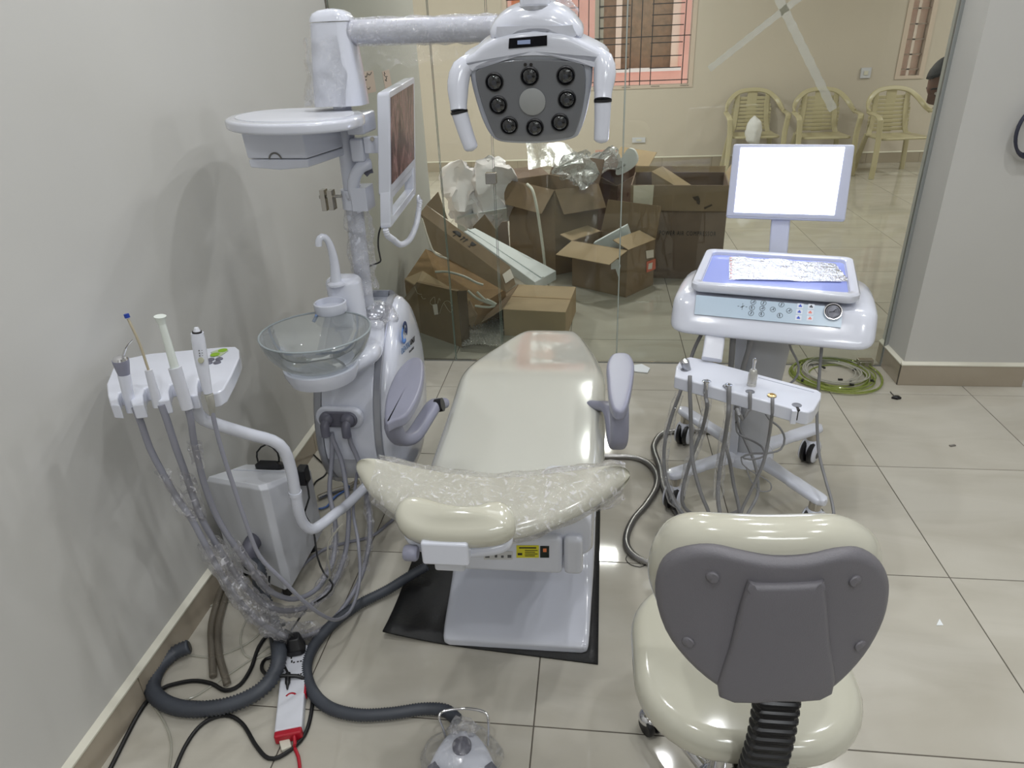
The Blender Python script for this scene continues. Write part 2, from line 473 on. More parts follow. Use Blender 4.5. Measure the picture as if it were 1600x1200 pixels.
def baseboard(name, a, b, nrm, h=0.1, t=0.012, pitch=0.6, first=0.0, lip=True):
    """row of skirting tiles from a to b standing proud of the wall by t along nrm"""
    a = Vector(a); b = Vector(b); L = (b - a).length; d = (b - a) / L; n = Vector(nrm)
    root = None; s = 0.0; e = first if first > 0 else pitch; k = 0
    base = nb()
    prism(base, [a - n * 0.001 + Vector((0, 0, h - 0.0)), a + n * (t + 0.003) + Vector((0, 0, h)), a + n * (t + 0.003) + Vector((0, 0, h + 0.005)), a - n * 0.001 + Vector((0, 0, h + 0.016))], d * L)
    root = struct(name, base, M['lip'])
    obj('grout_strip', prism(nb(), [a - n * 0.0005, a + n * (t - 0.003), a + n * (t - 0.003) + Vector((0, 0, h - 0.001)), a - n * 0.0005 + Vector((0, 0, h - 0.001))], d * L), M['grout'], root, smooth=False)
    while s < L - 0.01:
        e = min(e, L)
        p, q = a + d * (s + 0.0014), a + d * (e - 0.0014)
        tl = prism(nb(), [p, p + n * t, p + n * t + Vector((0, 0, h)), p + Vector((0, 0, h))], q - p)
        obj('tile', tl, M['skirt'], root, bevel=0.0008, seg=1)
        s = e; e += pitch
baseboard('baseboard_left', (-1.145, -0.7, 0), (-1.145, 3.2, 0), (1, 0, 0), h=0.088, first=0.60)
baseboard('baseboard_left_far', (-1.145, 3.23, 0), (-1.145, 4.745, 0), (1, 0, 0), h=0.088)
baseboard('baseboard_column_side', (1.40, 3.28, 0), (1.40, 3.012, 0), (-1, 0, 0), h=0.1)
baseboard('baseboard_column_front', (1.388, 3.012, 0), (1.92, 3.012, 0), (0, -1, 0), h=0.1)
baseboard('baseboard_back', (-4.0, 9.0, 0), (6.0, 9.0, 0), (0, -1, 0), h=0.115)
baseboard('baseboard_right', (1.97, 3.012, 0), (3.2, 3.012, 0), (0, -1, 0), h=0.1)

# glass partition: four panes standing on the floor
GY = 3.213
for i, (x0, x1) in enumerate(((-1.143, -0.718), (-0.713, -0.472), (-0.465, 0.111), (0.116, 1.398))):
    g = struct('window_%d' % (i + 3), bx((x0, GY - 0.005, 0.006), (x1, GY + 0.005, CEIL)), M['glass'], smooth=False)
    obj('pane_edge', join(bx((x0 - 0.0006, GY - 0.0052, 0.006), (x0 + 0.0006, GY + 0.0052, CEIL)), bx((x1 - 0.0006, GY - 0.0052, 0.006), (x1 + 0.0006, GY + 0.0052, CEIL))), M['glassg'], g, smooth=False)
struct('trim_glass_foot', bx((-1.145, GY - 0.008, 0), (1.40, GY + 0.008, 0.0058)), mat('silicone_joint', (120, 122, 118), 0.5), smooth=False)
struct('trim_glass_side', bx((1.386, GY - 0.009, 0.005), (1.3995, GY + 0.009, CEIL)), mat('grey_channel', (148, 152, 150), 0.4), smooth=False)
struct('trim_glass_joint', bx((-1.1449, GY - 0.03, 0.1), (-1.143, GY - 0.012, CEIL)), mat('dark_joint', (96, 92, 84), 0.6), smooth=False)

struct('trim_glass_strip', bx((0.1115, GY - 0.009, 0.005), (0.1155, GY + 0.004, CEIL)), mat('clear_joint_strip', (178, 182, 176), 0.3), smooth=False)
# window with grille, seen through the glass
def window(name, x0, x1, z0, z1, panes=2):
    fr = mat('window_frame_aluminium', (206, 190, 176), 0.5)
    w = struct(name, join(bx((x0, 8.99, z0), (x1, 9.13, z0 + 0.035)), bx((x0, 8.99, z1 - 0.035), (x1, 9.13, z1)),
               bx((x0, 8.99, z0 + 0.035), (x0 + 0.05, 9.13, z1 - 0.035)), bx((x1 - 0.05, 8.99, z0 + 0.035), (x1, 9.13, z1 - 0.035))), fr, smooth=False)
    return w
w1 = window('window_1', WX0, WX1, WZ0, WZ1)
xm = ony(936, 60, 9.0).x
obj('mullion', bx((xm - 0.05, 9.03, WZ0 + 0.035), (xm + 0.05, 9.10, WZ1 - 0.035)), mat('mullion_aluminium', (168, 160, 148), 0.45), w1, smooth=False)
for xa, xb in ((WX0 + 0.05, xm - 0.05), (xm + 0.05, WX1 - 0.05)):
    obj('pane', bx((xa, 9.06, WZ0 + 0.035), (xb, 9.064, WZ1 - 0.035)), M['glass'], w1, smooth=False)
bar_m = mat('black_iron', (30, 26, 26), 0.5)
def hbar(xa, xb, z): obj('grille_bar', bx((max(xa, WX0 + 0.052), 9.014, z - 0.005), (min(xb, WX1 - 0.052), 9.024, z + 0.005)), bar_m, w1, smooth=False)
def vbar(x, za, zb):
    x = min(max(x, WX0 + 0.06), WX1 - 0.06); obj('grille_bar', bx((x - 0.005, 9.004, za + 0.036), (x + 0.005, 9.014, zb - 0.036)), bar_m, w1, smooth=False)
# bars after the photograph: a pair of verticals, ladders of short rungs on both sides, long rails
zr = ony(1000, 58, 8.96).z; zb = ony(1000, 127, 8.96).z
hbar(WX0, WX1, zr); hbar(WX0, WX1, zb); hbar(WX0, WX1, zr + 0.62)
for xc in (ony(1002, 70, 8.96).x, ony(1019, 70, 8.96).x, ony(985, 90, 8.96).x, ony(920, 20, 8.96).x, ony(937, 30, 8.96).x, ony(1070, 60, 8.96).x, ony(904, 20, 8.96).x, ony(845, 20, 8.96).x):
    vbar(xc, WZ0, WZ1)
la, lb = ony(936, 30, 8.96).x, ony(985, 30, 8.96).x
ra, rb = ony(1019, 30, 8.96).x, ony(1070, 30, 8.96).x
qa, qb = WX0 + 0.03, ony(845, 20, 8.96).x
ta, tbb = ony(875, 20, 8.96).x, ony(904, 20, 8.96).x
zs = [zb + 0.135, zb + 0.26, zb + 0.40] + [zr + 0.11 * k for k in range(1, 6)] + [zr + 0.62 + 0.11 * k for k in range(1, 4)]
for z in zs:
    hbar(la, lb, z); hbar(ra, rb, z); hbar(qa, qb, z); hbar(ta, tbb, z)
# strip of printed protective tape on the frame
for k, z in enumerate((0.0,)):
    for i in range(5):
        text('tape_print', 'WINDOW', 0.022, Matrix.Translation((-0.35 + i * 0.34, 8.989, WZ0 + 0.018)) @ Matrix.Rotation(PI / 2, 4, 'X'), M['print'], w1)
w2 = window('window_2', VX0, VX1, VZ0, WZ1)  # built in place of a window mirrored in the glass partition
obj('pane', bx((VX0 + 0.05, 9.06, VZ0 + 0.035), (VX1 - 0.05, 9.064, WZ1 - 0.035)), M['glass'], w2, smooth=False)
for k in range(9):
    z = VZ0 + 0.10 + 0.152 * k
    obj('grille_bar', bx((VX0 + 0.04, 9.02, z - 0.007), (VX1 - 0.04, 9.034, z + 0.007)), mat('grey_iron', (150, 136, 124), 0.5), w2, smooth=False)
obj('grille_bar', bx((VX0 + 0.12, 9.02, VZ0), (VX0 + 0.15, 9.034, WZ1)), mat('pale_iron', (214, 200, 190), 0.5), w2, smooth=False)
obj('frosted_pane', bx((VX0 + 0.03, 9.09, VZ0 + 0.02), (VX1 - 0.03, 9.1, WZ1 - 0.02)), clear('frosted_glass', (255, 250, 246), gloss=0.3, base=0.75, white=(250, 236, 228)), w2, smooth=False)

# neighbouring pink house outside, a few metres beyond the window
hs = thing('neighbouring_house', 'pink painted house beyond the barred window with brown shuttered opening', 'building', (0, 11.6, 0))
hx = lambda x: ony(x, 60, 11.6).x
obj('wall', join(bx((-5, 11.6, -1), (9, 11.9, 0.98)), bx((-5, 11.6, 0.98), (hx(800), 11.9, 5)), bx((hx(1062), 11.6, 0.98), (9, 11.9, 5)), bx((hx(885), 11.6, 0.98), (hx(935), 11.9, 5))), M['pink'], hs, smooth=False)
obj('ledge', bx((hx(930), 11.52, 0.98), (hx(1066), 11.62, 1.03)), mat('white_ledge', (250, 226, 220), 0.7), hs, smooth=False)
obj('shutter', bx((hx(935), 11.72, 1.0), (hx(1062), 11.76, 5)), mat('brown_shutter', (150, 112, 84), 0.6, noise=0.25, nscale=14), hs, smooth=False)
obj('shutter', bx((hx(800), 11.72, 1.0), (hx(885), 11.76, 5)), mat('orange_shutter', (226, 140, 96), 0.6, noise=0.2, nscale=14), hs, smooth=False)
obj('post', bx((hx(962), 11.62, 1.0), (hx(971), 11.7, 5)), mat('pale_post', (250, 210, 190), 0.6), hs, smooth=False)
obj('post', bx((hx(1050), 11.62, 1.0), (hx(1062), 11.7, 5)), mat('pale_post', (250, 210, 190), 0.6), hs, smooth=False)

# ceiling lamps
for i, (x, y) in enumerate(SPOTS):
    t = thing('ceiling_spotlight', 'round recessed ceiling spotlight above ' + ['the near floor by the wall skirting', 'the rolling stool front', 'the empty near floor right of the stool', 'the white motor box', 'the gap between patient chair and stool', 'the open tiles right of the cart', 'the glass corner at the left wall', 'the cart and glass', 'the wall column', 'the photographer'][i], 'ceiling light', (x, y, CEIL - 0.02), 0, 'recessed ceiling spotlights')
    obj('ring', lathe(nb(), [(0.08, CEIL - 0.0), (0.095, CEIL - 0.0), (0.095, CEIL - 0.012), (0.08, CEIL - 0.014)], Matrix.Translation((x, y, 0))), M['whitemat'], t)
for i, (x, y) in enumerate(FAR):
    t = thing('ceiling_panel_lamp', 'small rectangular ceiling lamp beyond the glass, above ' + ['the carton heap', 'the floor before the barred window', 'the passage past the left wall', 'the space behind the column', 'the far right corner', 'the chairs'][i], 'ceiling light', (x, y, CEIL - 0.02), 0, 'ceiling lamps in the far room')
    obj('frame', bx((x - 0.1, y - 0.085, CEIL - 0.018), (x + 0.1, y + 0.085, CEIL - 0.002)), M['whitemat'], t)
# ================================================================ DENTAL CHAIR
t = thing('rubber_mat', 'black rubber mat under the patient chair base, near corner curled up', 'mat', (-0.27, 1.7, 0))
bm = nb(); nx, ny = 24, 20
q = [Vector((-0.575, 1.352, 0)), Vector((0.024, 1.305, 0)), Vector((0.034, 2.30, 0)), Vector((-0.56, 2.30, 0))]
g = []
for j in range(ny + 1):
    row = []
    for i in range(nx + 1):
        u, v = i / nx, j / ny
        p = (q[0].lerp(q[1], u)).lerp(q[3].lerp(q[2], u), v)
        c = max(0, 1 - (u * 2.2 + v * 5)); p.z = 0.003 + 0.022 * c * c
        row.append(bm.verts.new(p))
    g.append(row)
for j in range(ny):
    for i in range(nx): bm.faces.new((g[j][i], g[j][i + 1], g[j + 1][i + 1], g[j + 1][i]))
obj('sheet', bm, M['rubber'], t, solid=0.005)

ch = thing('dental_chair', 'reclined patient chair with glossy cream cushions and white base on black mat', 'dental chair', (-0.2, 1.75, 0.006))
def sec(y, x0, x1, z0, z1, r, n=4):
    cx, cz, w, h = (x0 + x1) / 2, (z0 + z1) / 2, x1 - x0, z1 - z0
    return [Vector((cx + a, y, cz + b)) for a, b in rrect(w, h, min(r, h / 2 - 0.001, w / 2 - 0.001), n)]
# white base: low foot plate that climbs to the pedestal
S = [(1.336, -0.385, -0.018, 0.006, 0.02, 0.006), (1.334, -0.398, -0.004, 0.006, 0.030, 0.01), (1.36, -0.405, 0.000, 0.006, 0.040, 0.014), (1.50, -0.412, 0.004, 0.006, 0.052, 0.016),
     (1.60, -0.416, 0.010, 0.006, 0.085, 0.03), (1.66, -0.416, 0.012, 0.006, 0.20, 0.04), (1.70, -0.414, 0.014, 0.006, 0.33, 0.04),
     (1.95, -0.41, 0.014, 0.006, 0.36, 0.04), (2.12, -0.40, 0.006, 0.006, 0.30, 0.04), (2.25, -0.39, 0.00, 0.006, 0.06, 0.02), (2.28, -0.37, -0.02, 0.006, 0.02, 0.006)]
obj('base', loft(nb(), [sec(y, a, b, c, d, r) for y, a, b, c, d, r in S]), M['white'], ch, sub=1)
# link between pedestal and seat
obj('lift_cover', loft(nb(), [sec(y, -0.395, 0.012, z0, z1, 0.03) for y, z0, z1 in ((1.47, 0.33, 0.42), (1.55, 0.28, 0.425), (1.9, 0.26, 0.43), (2.1, 0.33, 0.43))]), M['white'], ch, bevel=0.01)
# rear motor cover with its end cap and stickers
Yc = 1.25
obj('motor_cover', bx((-0.36, Yc, 0.352), (-0.065, 1.56, 0.462)), M['white'], ch, bevel=0.014)
obj('end_cap', bx((-0.0635, Yc, 0.352), (-0.018, 1.56, 0.462)), M['white'], ch, bevel=0.014)
obj('shoulder_cover', loft(nb(), [sec(y, a, b, z0, z1, 0.03) for y, a, b, z0, z1 in ((1.27, -0.12, -0.0, 0.40, 0.52), (1.36, -0.13, 0.006, 0.33, 0.56), (1.50, -0.13, 0.008, 0.33, 0.50))]), M['white'], ch, bevel=0.008)
def decal(name, x0, y0, x1, y1, m, parent, Y, d=0.0012, **k):
    a, b, c, e = ony(x0, y0, Y), ony(x1, y0, Y), ony(x1, y1, Y), ony(x0, y1, Y)
    return obj(name, prism(nb(), [a, b, c, e], (0, -d, 0)), m, parent, smooth=False, **k)
decal('warning_sticker', 807, 852, 842, 871, mat('yellow_sticker', (214, 206, 40), 0.5), ch, Yc)
decal('warning_text', 811, 855, 838, 857, M['print'], ch, Yc - 0.0013, 0.0002)
for k in range(4): decal('warning_text', 820, 859.5 + k * 2.8, 840 - (k % 2) * 4, 860.6 + k * 2.8, M['print'], ch, Yc - 0.0013, 0.0002)
decal('warning_text', 809, 864, 816, 867.5, M['print'], ch, Yc - 0.0013, 0.0002)
decal('hologram_sticker', 844, 853, 858, 871, mat('dark_hologram', (24, 34, 30), 0.2, 0.4), ch, Yc)
decal('hologram_spot', 848.5, 857, 854, 862.5, mat('orange_foil', (230, 130, 80), 0.3, 0.3), ch, Yc - 0.0013, 0.0003)
decal('symbol_label', 756, 861, 801, 874, mat('pale_label', (196, 196, 196), 0.5), ch, Yc)
for a, b, c, d2 in ((759, 863, 763, 865), (758, 869, 765, 871.5), (773, 865, 777, 871), (783, 868, 787, 871.5), (793, 867, 799, 871.5)):
    decal('symbol_print', a, b, c, d2, mat('grey_print', (88, 88, 90), 0.6), ch, Yc - 0.0013, 0.0003)

# seat and leg cushion, one long glossy piece
S = [(1.395, -0.40, 0.00, 0.440, 0.490, 0.02), (1.40, -0.425, 0.025, 0.425, 0.503, 0.035), (1.50, -0.432, 0.032, 0.42, 0.510, 0.04), (1.75, -0.436, 0.036, 0.42, 0.512, 0.04), (1.95, -0.445, 0.039, 0.42, 0.511, 0.04),
     (2.03, -0.450, 0.040, 0.418, 0.506, 0.04), (2.12, -0.446, 0.036, 0.41, 0.496, 0.04), (2.26, -0.420, 0.020, 0.39, 0.470, 0.04), (2.40, -0.378, -0.008, 0.37, 0.447, 0.036), (2.52, -0.340, -0.034, 0.355, 0.433, 0.034),
     (2.60, -0.300, -0.062, 0.35, 0.424, 0.03), (2.63, -0.27, -0.09, 0.365, 0.412, 0.02)]
R = []
for y, a, b, c, d, r in S:
    ring = sec(y, a, b, c, d, r, 5)
    cx = (a + b) / 2; hw = (b - a) / 2
    for p in ring:
        if p.z > (c + d) / 2: p.z += 0.012 * (1 - ((p.x - cx) / hw) ** 2) - 0.004
    R.append(ring)
obj('seat_cushion', loft(nb(), R), M['creamw'], ch, sub=2)
obj('seat_frame', loft(nb(), [sec(y, a, b, z0, z1, 0.02) for y, a, b, z0, z1 in ((1.45, -0.40, 0.0, 0.385, 0.425), (2.05, -0.40, 0.0, 0.385, 0.42), (2.50, -0.30, -0.06, 0.325, 0.36))]), M['whitemat'], ch, bevel=0.008)

# backrest: upright shell whose wide shoulder rim is seen end-on
XC = -0.208
def back_rings(off, us, film=False):
    rings = []
    for u in us:
        a = abs(u)
        tip = max(0.0, 1 - max(0, a - 0.80) / 0.20) if a > 0.80 else 1.0
        k = math.sqrt(max(0.0, 1 - ((a - 0.80) / 0.20) ** 2)) if a > 0.80 else 1.0
        f = 1 - min(1, max(0, (a - 0.55) / 0.25)); f = f * f * (3 - 2 * f)
        yh = 0.985 + (0.165 if u > 0 else 0.150) * a ** (1.75 if u > 0 else 2.0); zl = 0.034 * u * u
        yc, zc = 1.145 + 0.03 * a, 0.702
        top = [(yh, 0.662), (yh + 0.012, 0.682), (yh + 0.05, 0.697), (yc - 0.02, 0.706), (yc, 0.702)]
        if film: f *= 0.25
        low = [(yc + 0.11, 0.60), (yc + 0.20, 0.51), (yc + 0.27, 0.45), (yc + 0.245, 0.42), (yc + 0.15, 0.50), (yc + 0.05, 0.585)]
        und = [(yc - 0.05, 0.630), (yh + 0.06, 0.630), (yh + 0.015, 0.643)]
        pts = top + [(yc + 0.012 + (y - yc - 0.012) * f, 0.66 + (z - 0.66) * (0.15 + 0.85 * f)) for y, z in low] + und
        cy = sum(p[0] for p in pts) / len(pts); cz = sum(p[1] for p in pts) / len(pts)
        if a > 0.8: cy, cz = yc - 0.012, 0.668
        ring = []
        for y, z in pts:
            dy, dz = y - cy, z - cz; L = math.hypot(dy, dz) or 1
            yy, zz = cy + dy * k + off * dy / L, cz + dz * k + off * dz / L
            ring.append(Vector((XC + u * (0.284 + off), yy, zz + zl)))
        rings.append(ring)
    return rings
us = [-1.0, -0.99, -0.96, -0.90, -0.82, -0.72, -0.6, -0.45, -0.3, -0.1, 0.1, 0.3, 0.45, 0.6, 0.72, 0.82, 0.90, 0.96, 0.99, 1.0]
obj('backrest', loft(nb(), back_rings(0, us)), M['cream'], ch, sub=2)
# headrest: bean-shaped pillow on a white bracket with a grey side knob
HO = Vector((-0.25, 0.965, 0.735)); HN = Vector((0.0, -0.38, 0.925)).normalized()
HM = frame_z(HO, HN, (0, 1, 0))
HMi = HM.inverted()
hp = [(613, 800), (619, 779), (636, 768), (660, 769), (700, 780), (738, 782), (762, 776), (784, 776), (800, 789), (804, 812), (793, 828), (765, 837), (712, 840), (660, 836), (626, 822)]
ho = [(HMi @ onp(x, y, HO, HN)).to_2d() for x, y in hp]
ho = smooth_closed([tuple(p) for p in ho], 4)
obj('headrest', puff(ho, -0.060, 0.0, HM, 0.026, dome=0.012), M['cream'], ch)
hb = [((p[0]) * 0.93, p[1] * 0.90 - 0.004) for p in ho]
obj('headrest_tray', puff(hb, -0.082, -0.056, HM, 0.010), M['white'], ch)
a = ony(657, 862, 0.93); b = ony(733, 884, 0.93)
obj('headrest_bracket', bx((a.x, 0.93, b.z - 0.004), (b.x, 1.03, a.z + 0.02)), M['white'], ch, bevel=0.006)
obj('bracket_arm', bx((-0.30, 1.0, 0.575), (-0.24, 1.16, 0.61)), M['whitemat'], ch, bevel=0.006)
kz = ony(643, 864, 0.95)
obj('adjusting_knob', lathe(nb(), [(0.0, 0), (0.012, 0), (0.015, 0.004), (0.015, 0.022), (0.012, 0.026)], frame_z((kz.x - 0.014, 0.95, kz.z), (1, 0, 0)), 20), M['grey'], ch)
# armrests
def swept(path, w0, h0, w1=None, h1=None, upv=None, n=4, rr=0.45):
    P = spline(path, 0.012); rings = []
    for i, p in enumerate(P):
        t_ = (P[min(i + 1, len(P) - 1)] - P[max(i - 1, 0)]).normalized()
        s_ = Vector((1, 0, 0)) if upv is None else Vector(upv)
        s_ = (s_ - t_ * s_.dot(t_)).normalized(); v_ = t_.cross(s_)
        f = i / (len(P) - 1)
        w = w0 + ((w1 if w1 is not None else w0) - w0) * f; h = h0 + ((h1 if h1 is not None else h0) - h0) * f
        rings.append([p + s_ * a + v_ * b for a, b in rrect(w, h, min(w, h) * rr, n)])
    return loft(nb(), rings)
ZA = 0.655
lp = [(602, 660), (601, 632), (607, 606), (621, 578), (637, 561), (652, 557), (661, 564), (661, 590), (654, 616), (641, 640), (631, 650), (616, 655)]
LM = Matrix.Translation((0, 0, ZA))
obj('armrest_pad', puff(smooth_closed([tuple(onz(x, y, ZA).to_2d()) for x, y in lp], 3), -0.03, 0.0, LM, 0.008), M['grey'], ch)
A = onz(617, 648, ZA - 0.034)
path = [A + Vector((0.0, 0.06, 0)), A, ony(615, 668, A.y - 0.02), ony(626, 686, A.y + 0.0), ony(645, 682, A.y + 0.05), ony(664, 655, A.y + 0.14), ony(678, 634, A.y + 0.20), ony(690, 630, A.y + 0.26)]
obj('armrest_bracket', swept(path, 0.052, 0.036, 0.05, 0.032, upv=(0.9, -0.3, 0.2)), M['grey'], ch)
obj('hinge', cyl(ony(681, 634, A.y + 0.2), ony(692, 632, A.y + 0.2), 0.02), M['black'], ch)
rp = [(949, 590), (948, 568), (956, 553), (970, 550), (984, 553), (991, 568), (989, 592), (984, 618), (978, 636), (969, 642), (957, 636), (951, 615)]
obj('armrest_pad', puff(smooth_closed([tuple(onz(x, y, ZA).to_2d()) for x, y in rp], 3), -0.03, 0.0, LM, 0.008), M['grey'], ch)
B = onz(967, 634, ZA - 0.026)
path = [B + Vector((0.0, 0.06, 0)), B, ony(968, 662, B.y - 0.008), ony(967, 688, B.y + 0.0), ony(962, 690, B.y + 0.06), B + Vector((-0.02, 0.16, -0.10)), B + Vector((-0.07, 0.24, -0.13))]
obj('armrest_bracket', swept(path, 0.052, 0.03, 0.04, 0.03), M['grey'], ch)
# cling film round the shoulder rim
bm = loft(nb(), back_rings(0.006, [-0.80, -0.74, -0.68, -0.6, -0.5, -0.4, -0.3, -0.2, -0.1, 0, 0.1, 0.2, 0.3, 0.4, 0.5, 0.6, 0.68, 0.76, 0.84, 0.9, 0.94], film=True), cap=False)
bmesh.ops.subdivide_edges(bm, edges=bm.edges, cuts=2, use_grid_fill=True)
crumple(bm, 0.004, 3, 30)
w = obj('cling_film_wrap', bm, M['film'], angle=PI)
tag(w, 'clear crinkled cling film wrapped round the shoulder rim of the patient chair backrest', 'plastic wrap')

# ================================================================ STOOL
SC = Vector((0.272, 0.93, 0))
st = thing('rolling_stool', 'cream rolling stool with grey backrest shell, nearest the camera', 'stool', SC)
BO = Vector((0.24, 0.715, 0.77)); BN = Vector((0, -1, 0.10)).normalized()
BM = frame_z(BO, BN, (0, 0, 1)); BM = Matrix.Translation(BO) @ Matrix(((1, 0, 0), (0, 0.0995, -0.995), (0, 0.995, 0.0995))).to_4x4()
BMi = BM.inverted()
def bend(bm, xc, k):
    for v in bm.verts: v.co.y += k * (v.co.x - xc) ** 2
    return bm
def outl(pts, per=4): return smooth_closed([tuple((BMi @ onp(x, y, BO, BN)).to_2d()) for x, y in pts], per)
cream = [(1018, 945), (1026, 905), (1050, 866), (1090, 845), (1150, 839), (1215, 838), (1285, 840), (1340, 849), (1385, 875), (1408, 905), (1414, 940), (1408, 985), (1385, 1030), (1345, 1068), (1290, 1090), (1215, 1088), (1150, 1080), (1090, 1052), (1045, 1010), (1024, 975)]
shell = [(1027, 958), (1034, 915), (1054, 888), (1085, 871), (1120, 864), (1160, 868), (1210, 874), (1265, 874), (1310, 870), (1350, 876), (1385, 900), (1404, 930), (1409, 962), (1400, 1002), (1375, 1040), (1340, 1070), (1300, 1092), (1262, 1098), (1215, 1093), (1165, 1092), (1120, 1076), (1075, 1046), (1042, 1008)]
KB = 1.5
obj('backrest', bend(puff(outl(cream), -0.075, -0.010, BM, 0.030, dome=0.0), 0.24, KB), M['cream'], st)
so = outl(shell, 3)
obj('back_shell', bend(puff(so, -0.022, 0.006, BM, 0.012, dome=-0.004), 0.24, KB), M['shell'], st)
col = [(1165, 912), (1180, 908), (1275, 908), (1288, 914), (1297, 1000), (1303, 1090), (1215, 1090), (1123, 1086), (1140, 1010)]
obj('spine_cover', bend(puff(smooth_closed([tuple((BMi @ onp(x, y, BO, BN)).to_2d()) for x, y in col], 3), -0.004, 0.013, BM, 0.008), 0.24, KB), M['shell'], st)
for x, y in ((1114, 906), (1341, 918), (1076, 1013), (1352, 1028)):
    p = onp(x, y, BO, BN)
    c = obj('screw_cap', bend(lathe(nb(), [(0.0085, 0.0), (0.0085, 0.0062), (0.007, 0.0078), (0.0, 0.008)], BM @ Matrix.Translation(BMi @ p), 18), 0.24, KB), M['shell'], st)
path = spline([(0.272, 0.735, 0.65), (0.272, 0.722, 0.61), (0.268, 0.708, 0.55), (0.262, 0.703, 0.49), (0.262, 0.712, 0.43), (0.262, 0.745, 0.40)], 0.0035)
rings = []
for i, p in enumerate(path):
    t_ = (path[min(i + 1, len(path) - 1)] - path[max(i - 1, 0)]).normalized(); s_ = Vector((1, 0, 0)); v_ = t_.cross(s_)
    k = 1.0 if (i // 2) % 2 else 0.88
    rings.append([p + s_ * a * k + v_ * b * k for a, b in rrect(0.066, 0.034, 0.012, 3)])
obj('bellows', loft(nb(), rings), M['black'], st, angle=math.radians(20))
seat = [(a + SC.x, b + SC.y) for a, b in rrect(0.385, 0.385, 0.145, 9)]
obj('seat', puff(seat, 0.425, 0.490, Matrix(), 0.030, dome=0.010), M['cream'], st)
obj('seat_plate', bx((SC.x - 0.11, SC.y - 0.12, 0.405), (SC.x + 0.11, SC.y + 0.12, 0.424)), M['black'], st, bevel=0.004)
obj('back_bracket', bx((0.24, 0.735, 0.395), (0.284, 0.84, 0.405)), M['black'], st)
obj('gas_lift', join(cyl((SC.x, SC.y, 0.10), (SC.x, SC.y, 0.26), 0.026), cyl((SC.x, SC.y, 0.26), (SC.x, SC.y, 0.405), 0.016)), M['chrome'], st)
obj('hub', lathe(nb(), [(0.0, 0.075), (0.042, 0.075), (0.048, 0.085), (0.048, 0.115), (0.036, 0.135), (0.027, 0.14)], Matrix.Translation(SC), 28), M['chrome'], st)
for k in range(5):
    a = math.radians(123 + 72 * k); d = Vector((math.cos(a), math.sin(a), 0)); R0 = 0.235
    e = SC + d * R0
    lg = obj('leg', tube(nb(), [SC + d * 0.035 + Vector((0, 0, 0.105)), SC + d * 0.13 + Vector((0, 0, 0.100)), e + Vector((0, 0, 0.078))], 0.015, n=12, rf=lambda i, t: 0.019 - 0.006 * t), M['chrome'], st)
    sdir = Vector((-d.y, d.x, 0))
    obj('caster_fork', join(cyl(e + Vector((0, 0, 0.045)), e + Vector((0, 0, 0.08)), 0.008), sphere(e + Vector((0, 0, 0.040)), 0.026, 1, 1, 0.7)), M['chrome'] if k == 0 else M['black'], lg)
    for s in (-1, 1):
        c = e - d * 0.008 + Vector((0, 0, 0.0245)) + sdir * (0.012 * s)
        obj('caster_wheel', lathe(nb(), [(0.006, -0.008), (0.022, -0.008), (0.0245, -0.005), (0.0245, 0.005), (0.022, 0.008), (0.006, 0.008)], frame_z(c, sdir), 20), M['black'], lg)
# ================================================================ SIDE UNIT WITH POLE
un = thing('dental_side_unit', 'white side unit with silver rims, tall pole and glass rinse bowl beside the wall', 'dental unit', (-0.745, 2.0, 0.15))
prof = [(2.045, .762), (1.95, .712), (1.865, .64), (1.80, .555), (1.762, .46), (1.748, .37), (1.76, .28), (1.80, .21), (1.88, .17), (2.0, .155), (2.1, .17), (2.17, .24), (2.215, .34), (2.232, .46), (2.22, .56), (2.17, .665), (2.11, .74)]
def shell_ring(x, k, dz=0.0, P=None):
    P = P or prof
    cy, cz = 1.98, 0.45
    return [Vector((x, cy + (y - cy) * k, cz + (z - cz) * k + dz)) for y, z in P]
ps = smooth_closed(prof, 3)
bm = loft(nb(), [shell_ring(-0.650, 0.97, P=ps), shell_ring(-0.640, 0.995, P=ps), shell_ring(-0.628, 0.985, P=ps), shell_ring(-0.612, 0.93, P=ps), shell_ring(-0.603, 0.80, P=ps), shell_ring(-0.598, 0.5, P=ps)])
obj('side_shell', bm, M['white'], un, label='white shell with blue emblem')
obj('rim', loft(nb(), [shell_ring(-0.664, 0.96, P=ps), shell_ring(-0.664, 1.005, P=ps), shell_ring(-0.645, 1.012, P=ps), shell_ring(-0.640, 0.98, P=ps)], cap=False), M['silver'], un)
bm = loft(nb(), [shell_ring(-0.868, 0.80, P=ps), shell_ring(-0.862, 0.93, P=ps), shell_ring(-0.85, 0.985, P=ps), shell_ring(-0.832, 1.0, P=ps), shell_ring(-0.832, 0.95, P=ps)])
obj('side_shell', bm, M['silver'], un, label='silver grey shell')
# central body, grey sloping top, white front
body = [p for p in ps]
def sub_ring(x, lo_z): return None
obj('body', loft(nb(), [shell_ring(-0.833, 0.955, P=ps), shell_ring(-0.655, 0.955, P=ps)]), M['whitemat'], un, bevel=0.004)
front = [(1.945, .700), (1.862, .628), (1.80, .548), (1.765, .458), (1.752, .37), (1.756, .325)]
def strip(x0, x1, pr_, off, th):
    rings = []
    P = spline([(0, y, z) for y, z in pr_], 0.012)
    for i, p in enumerate(P):
        t_ = (P[min(i + 1, len(P) - 1)] - P[max(i - 1, 0)]).normalized(); n_ = Vector((0, t_.z, -t_.y))
        if n_.y > 0: n_ = -n_
        a = p + n_ * off; b = p + n_ * (off - th)
        rings.append([Vector((x0, a.y, a.z)), Vector((x1, a.y, a.z)), Vector((x1, b.y, b.z)), Vector((x0, b.y, b.z))])
    return loft(nb(), rings)
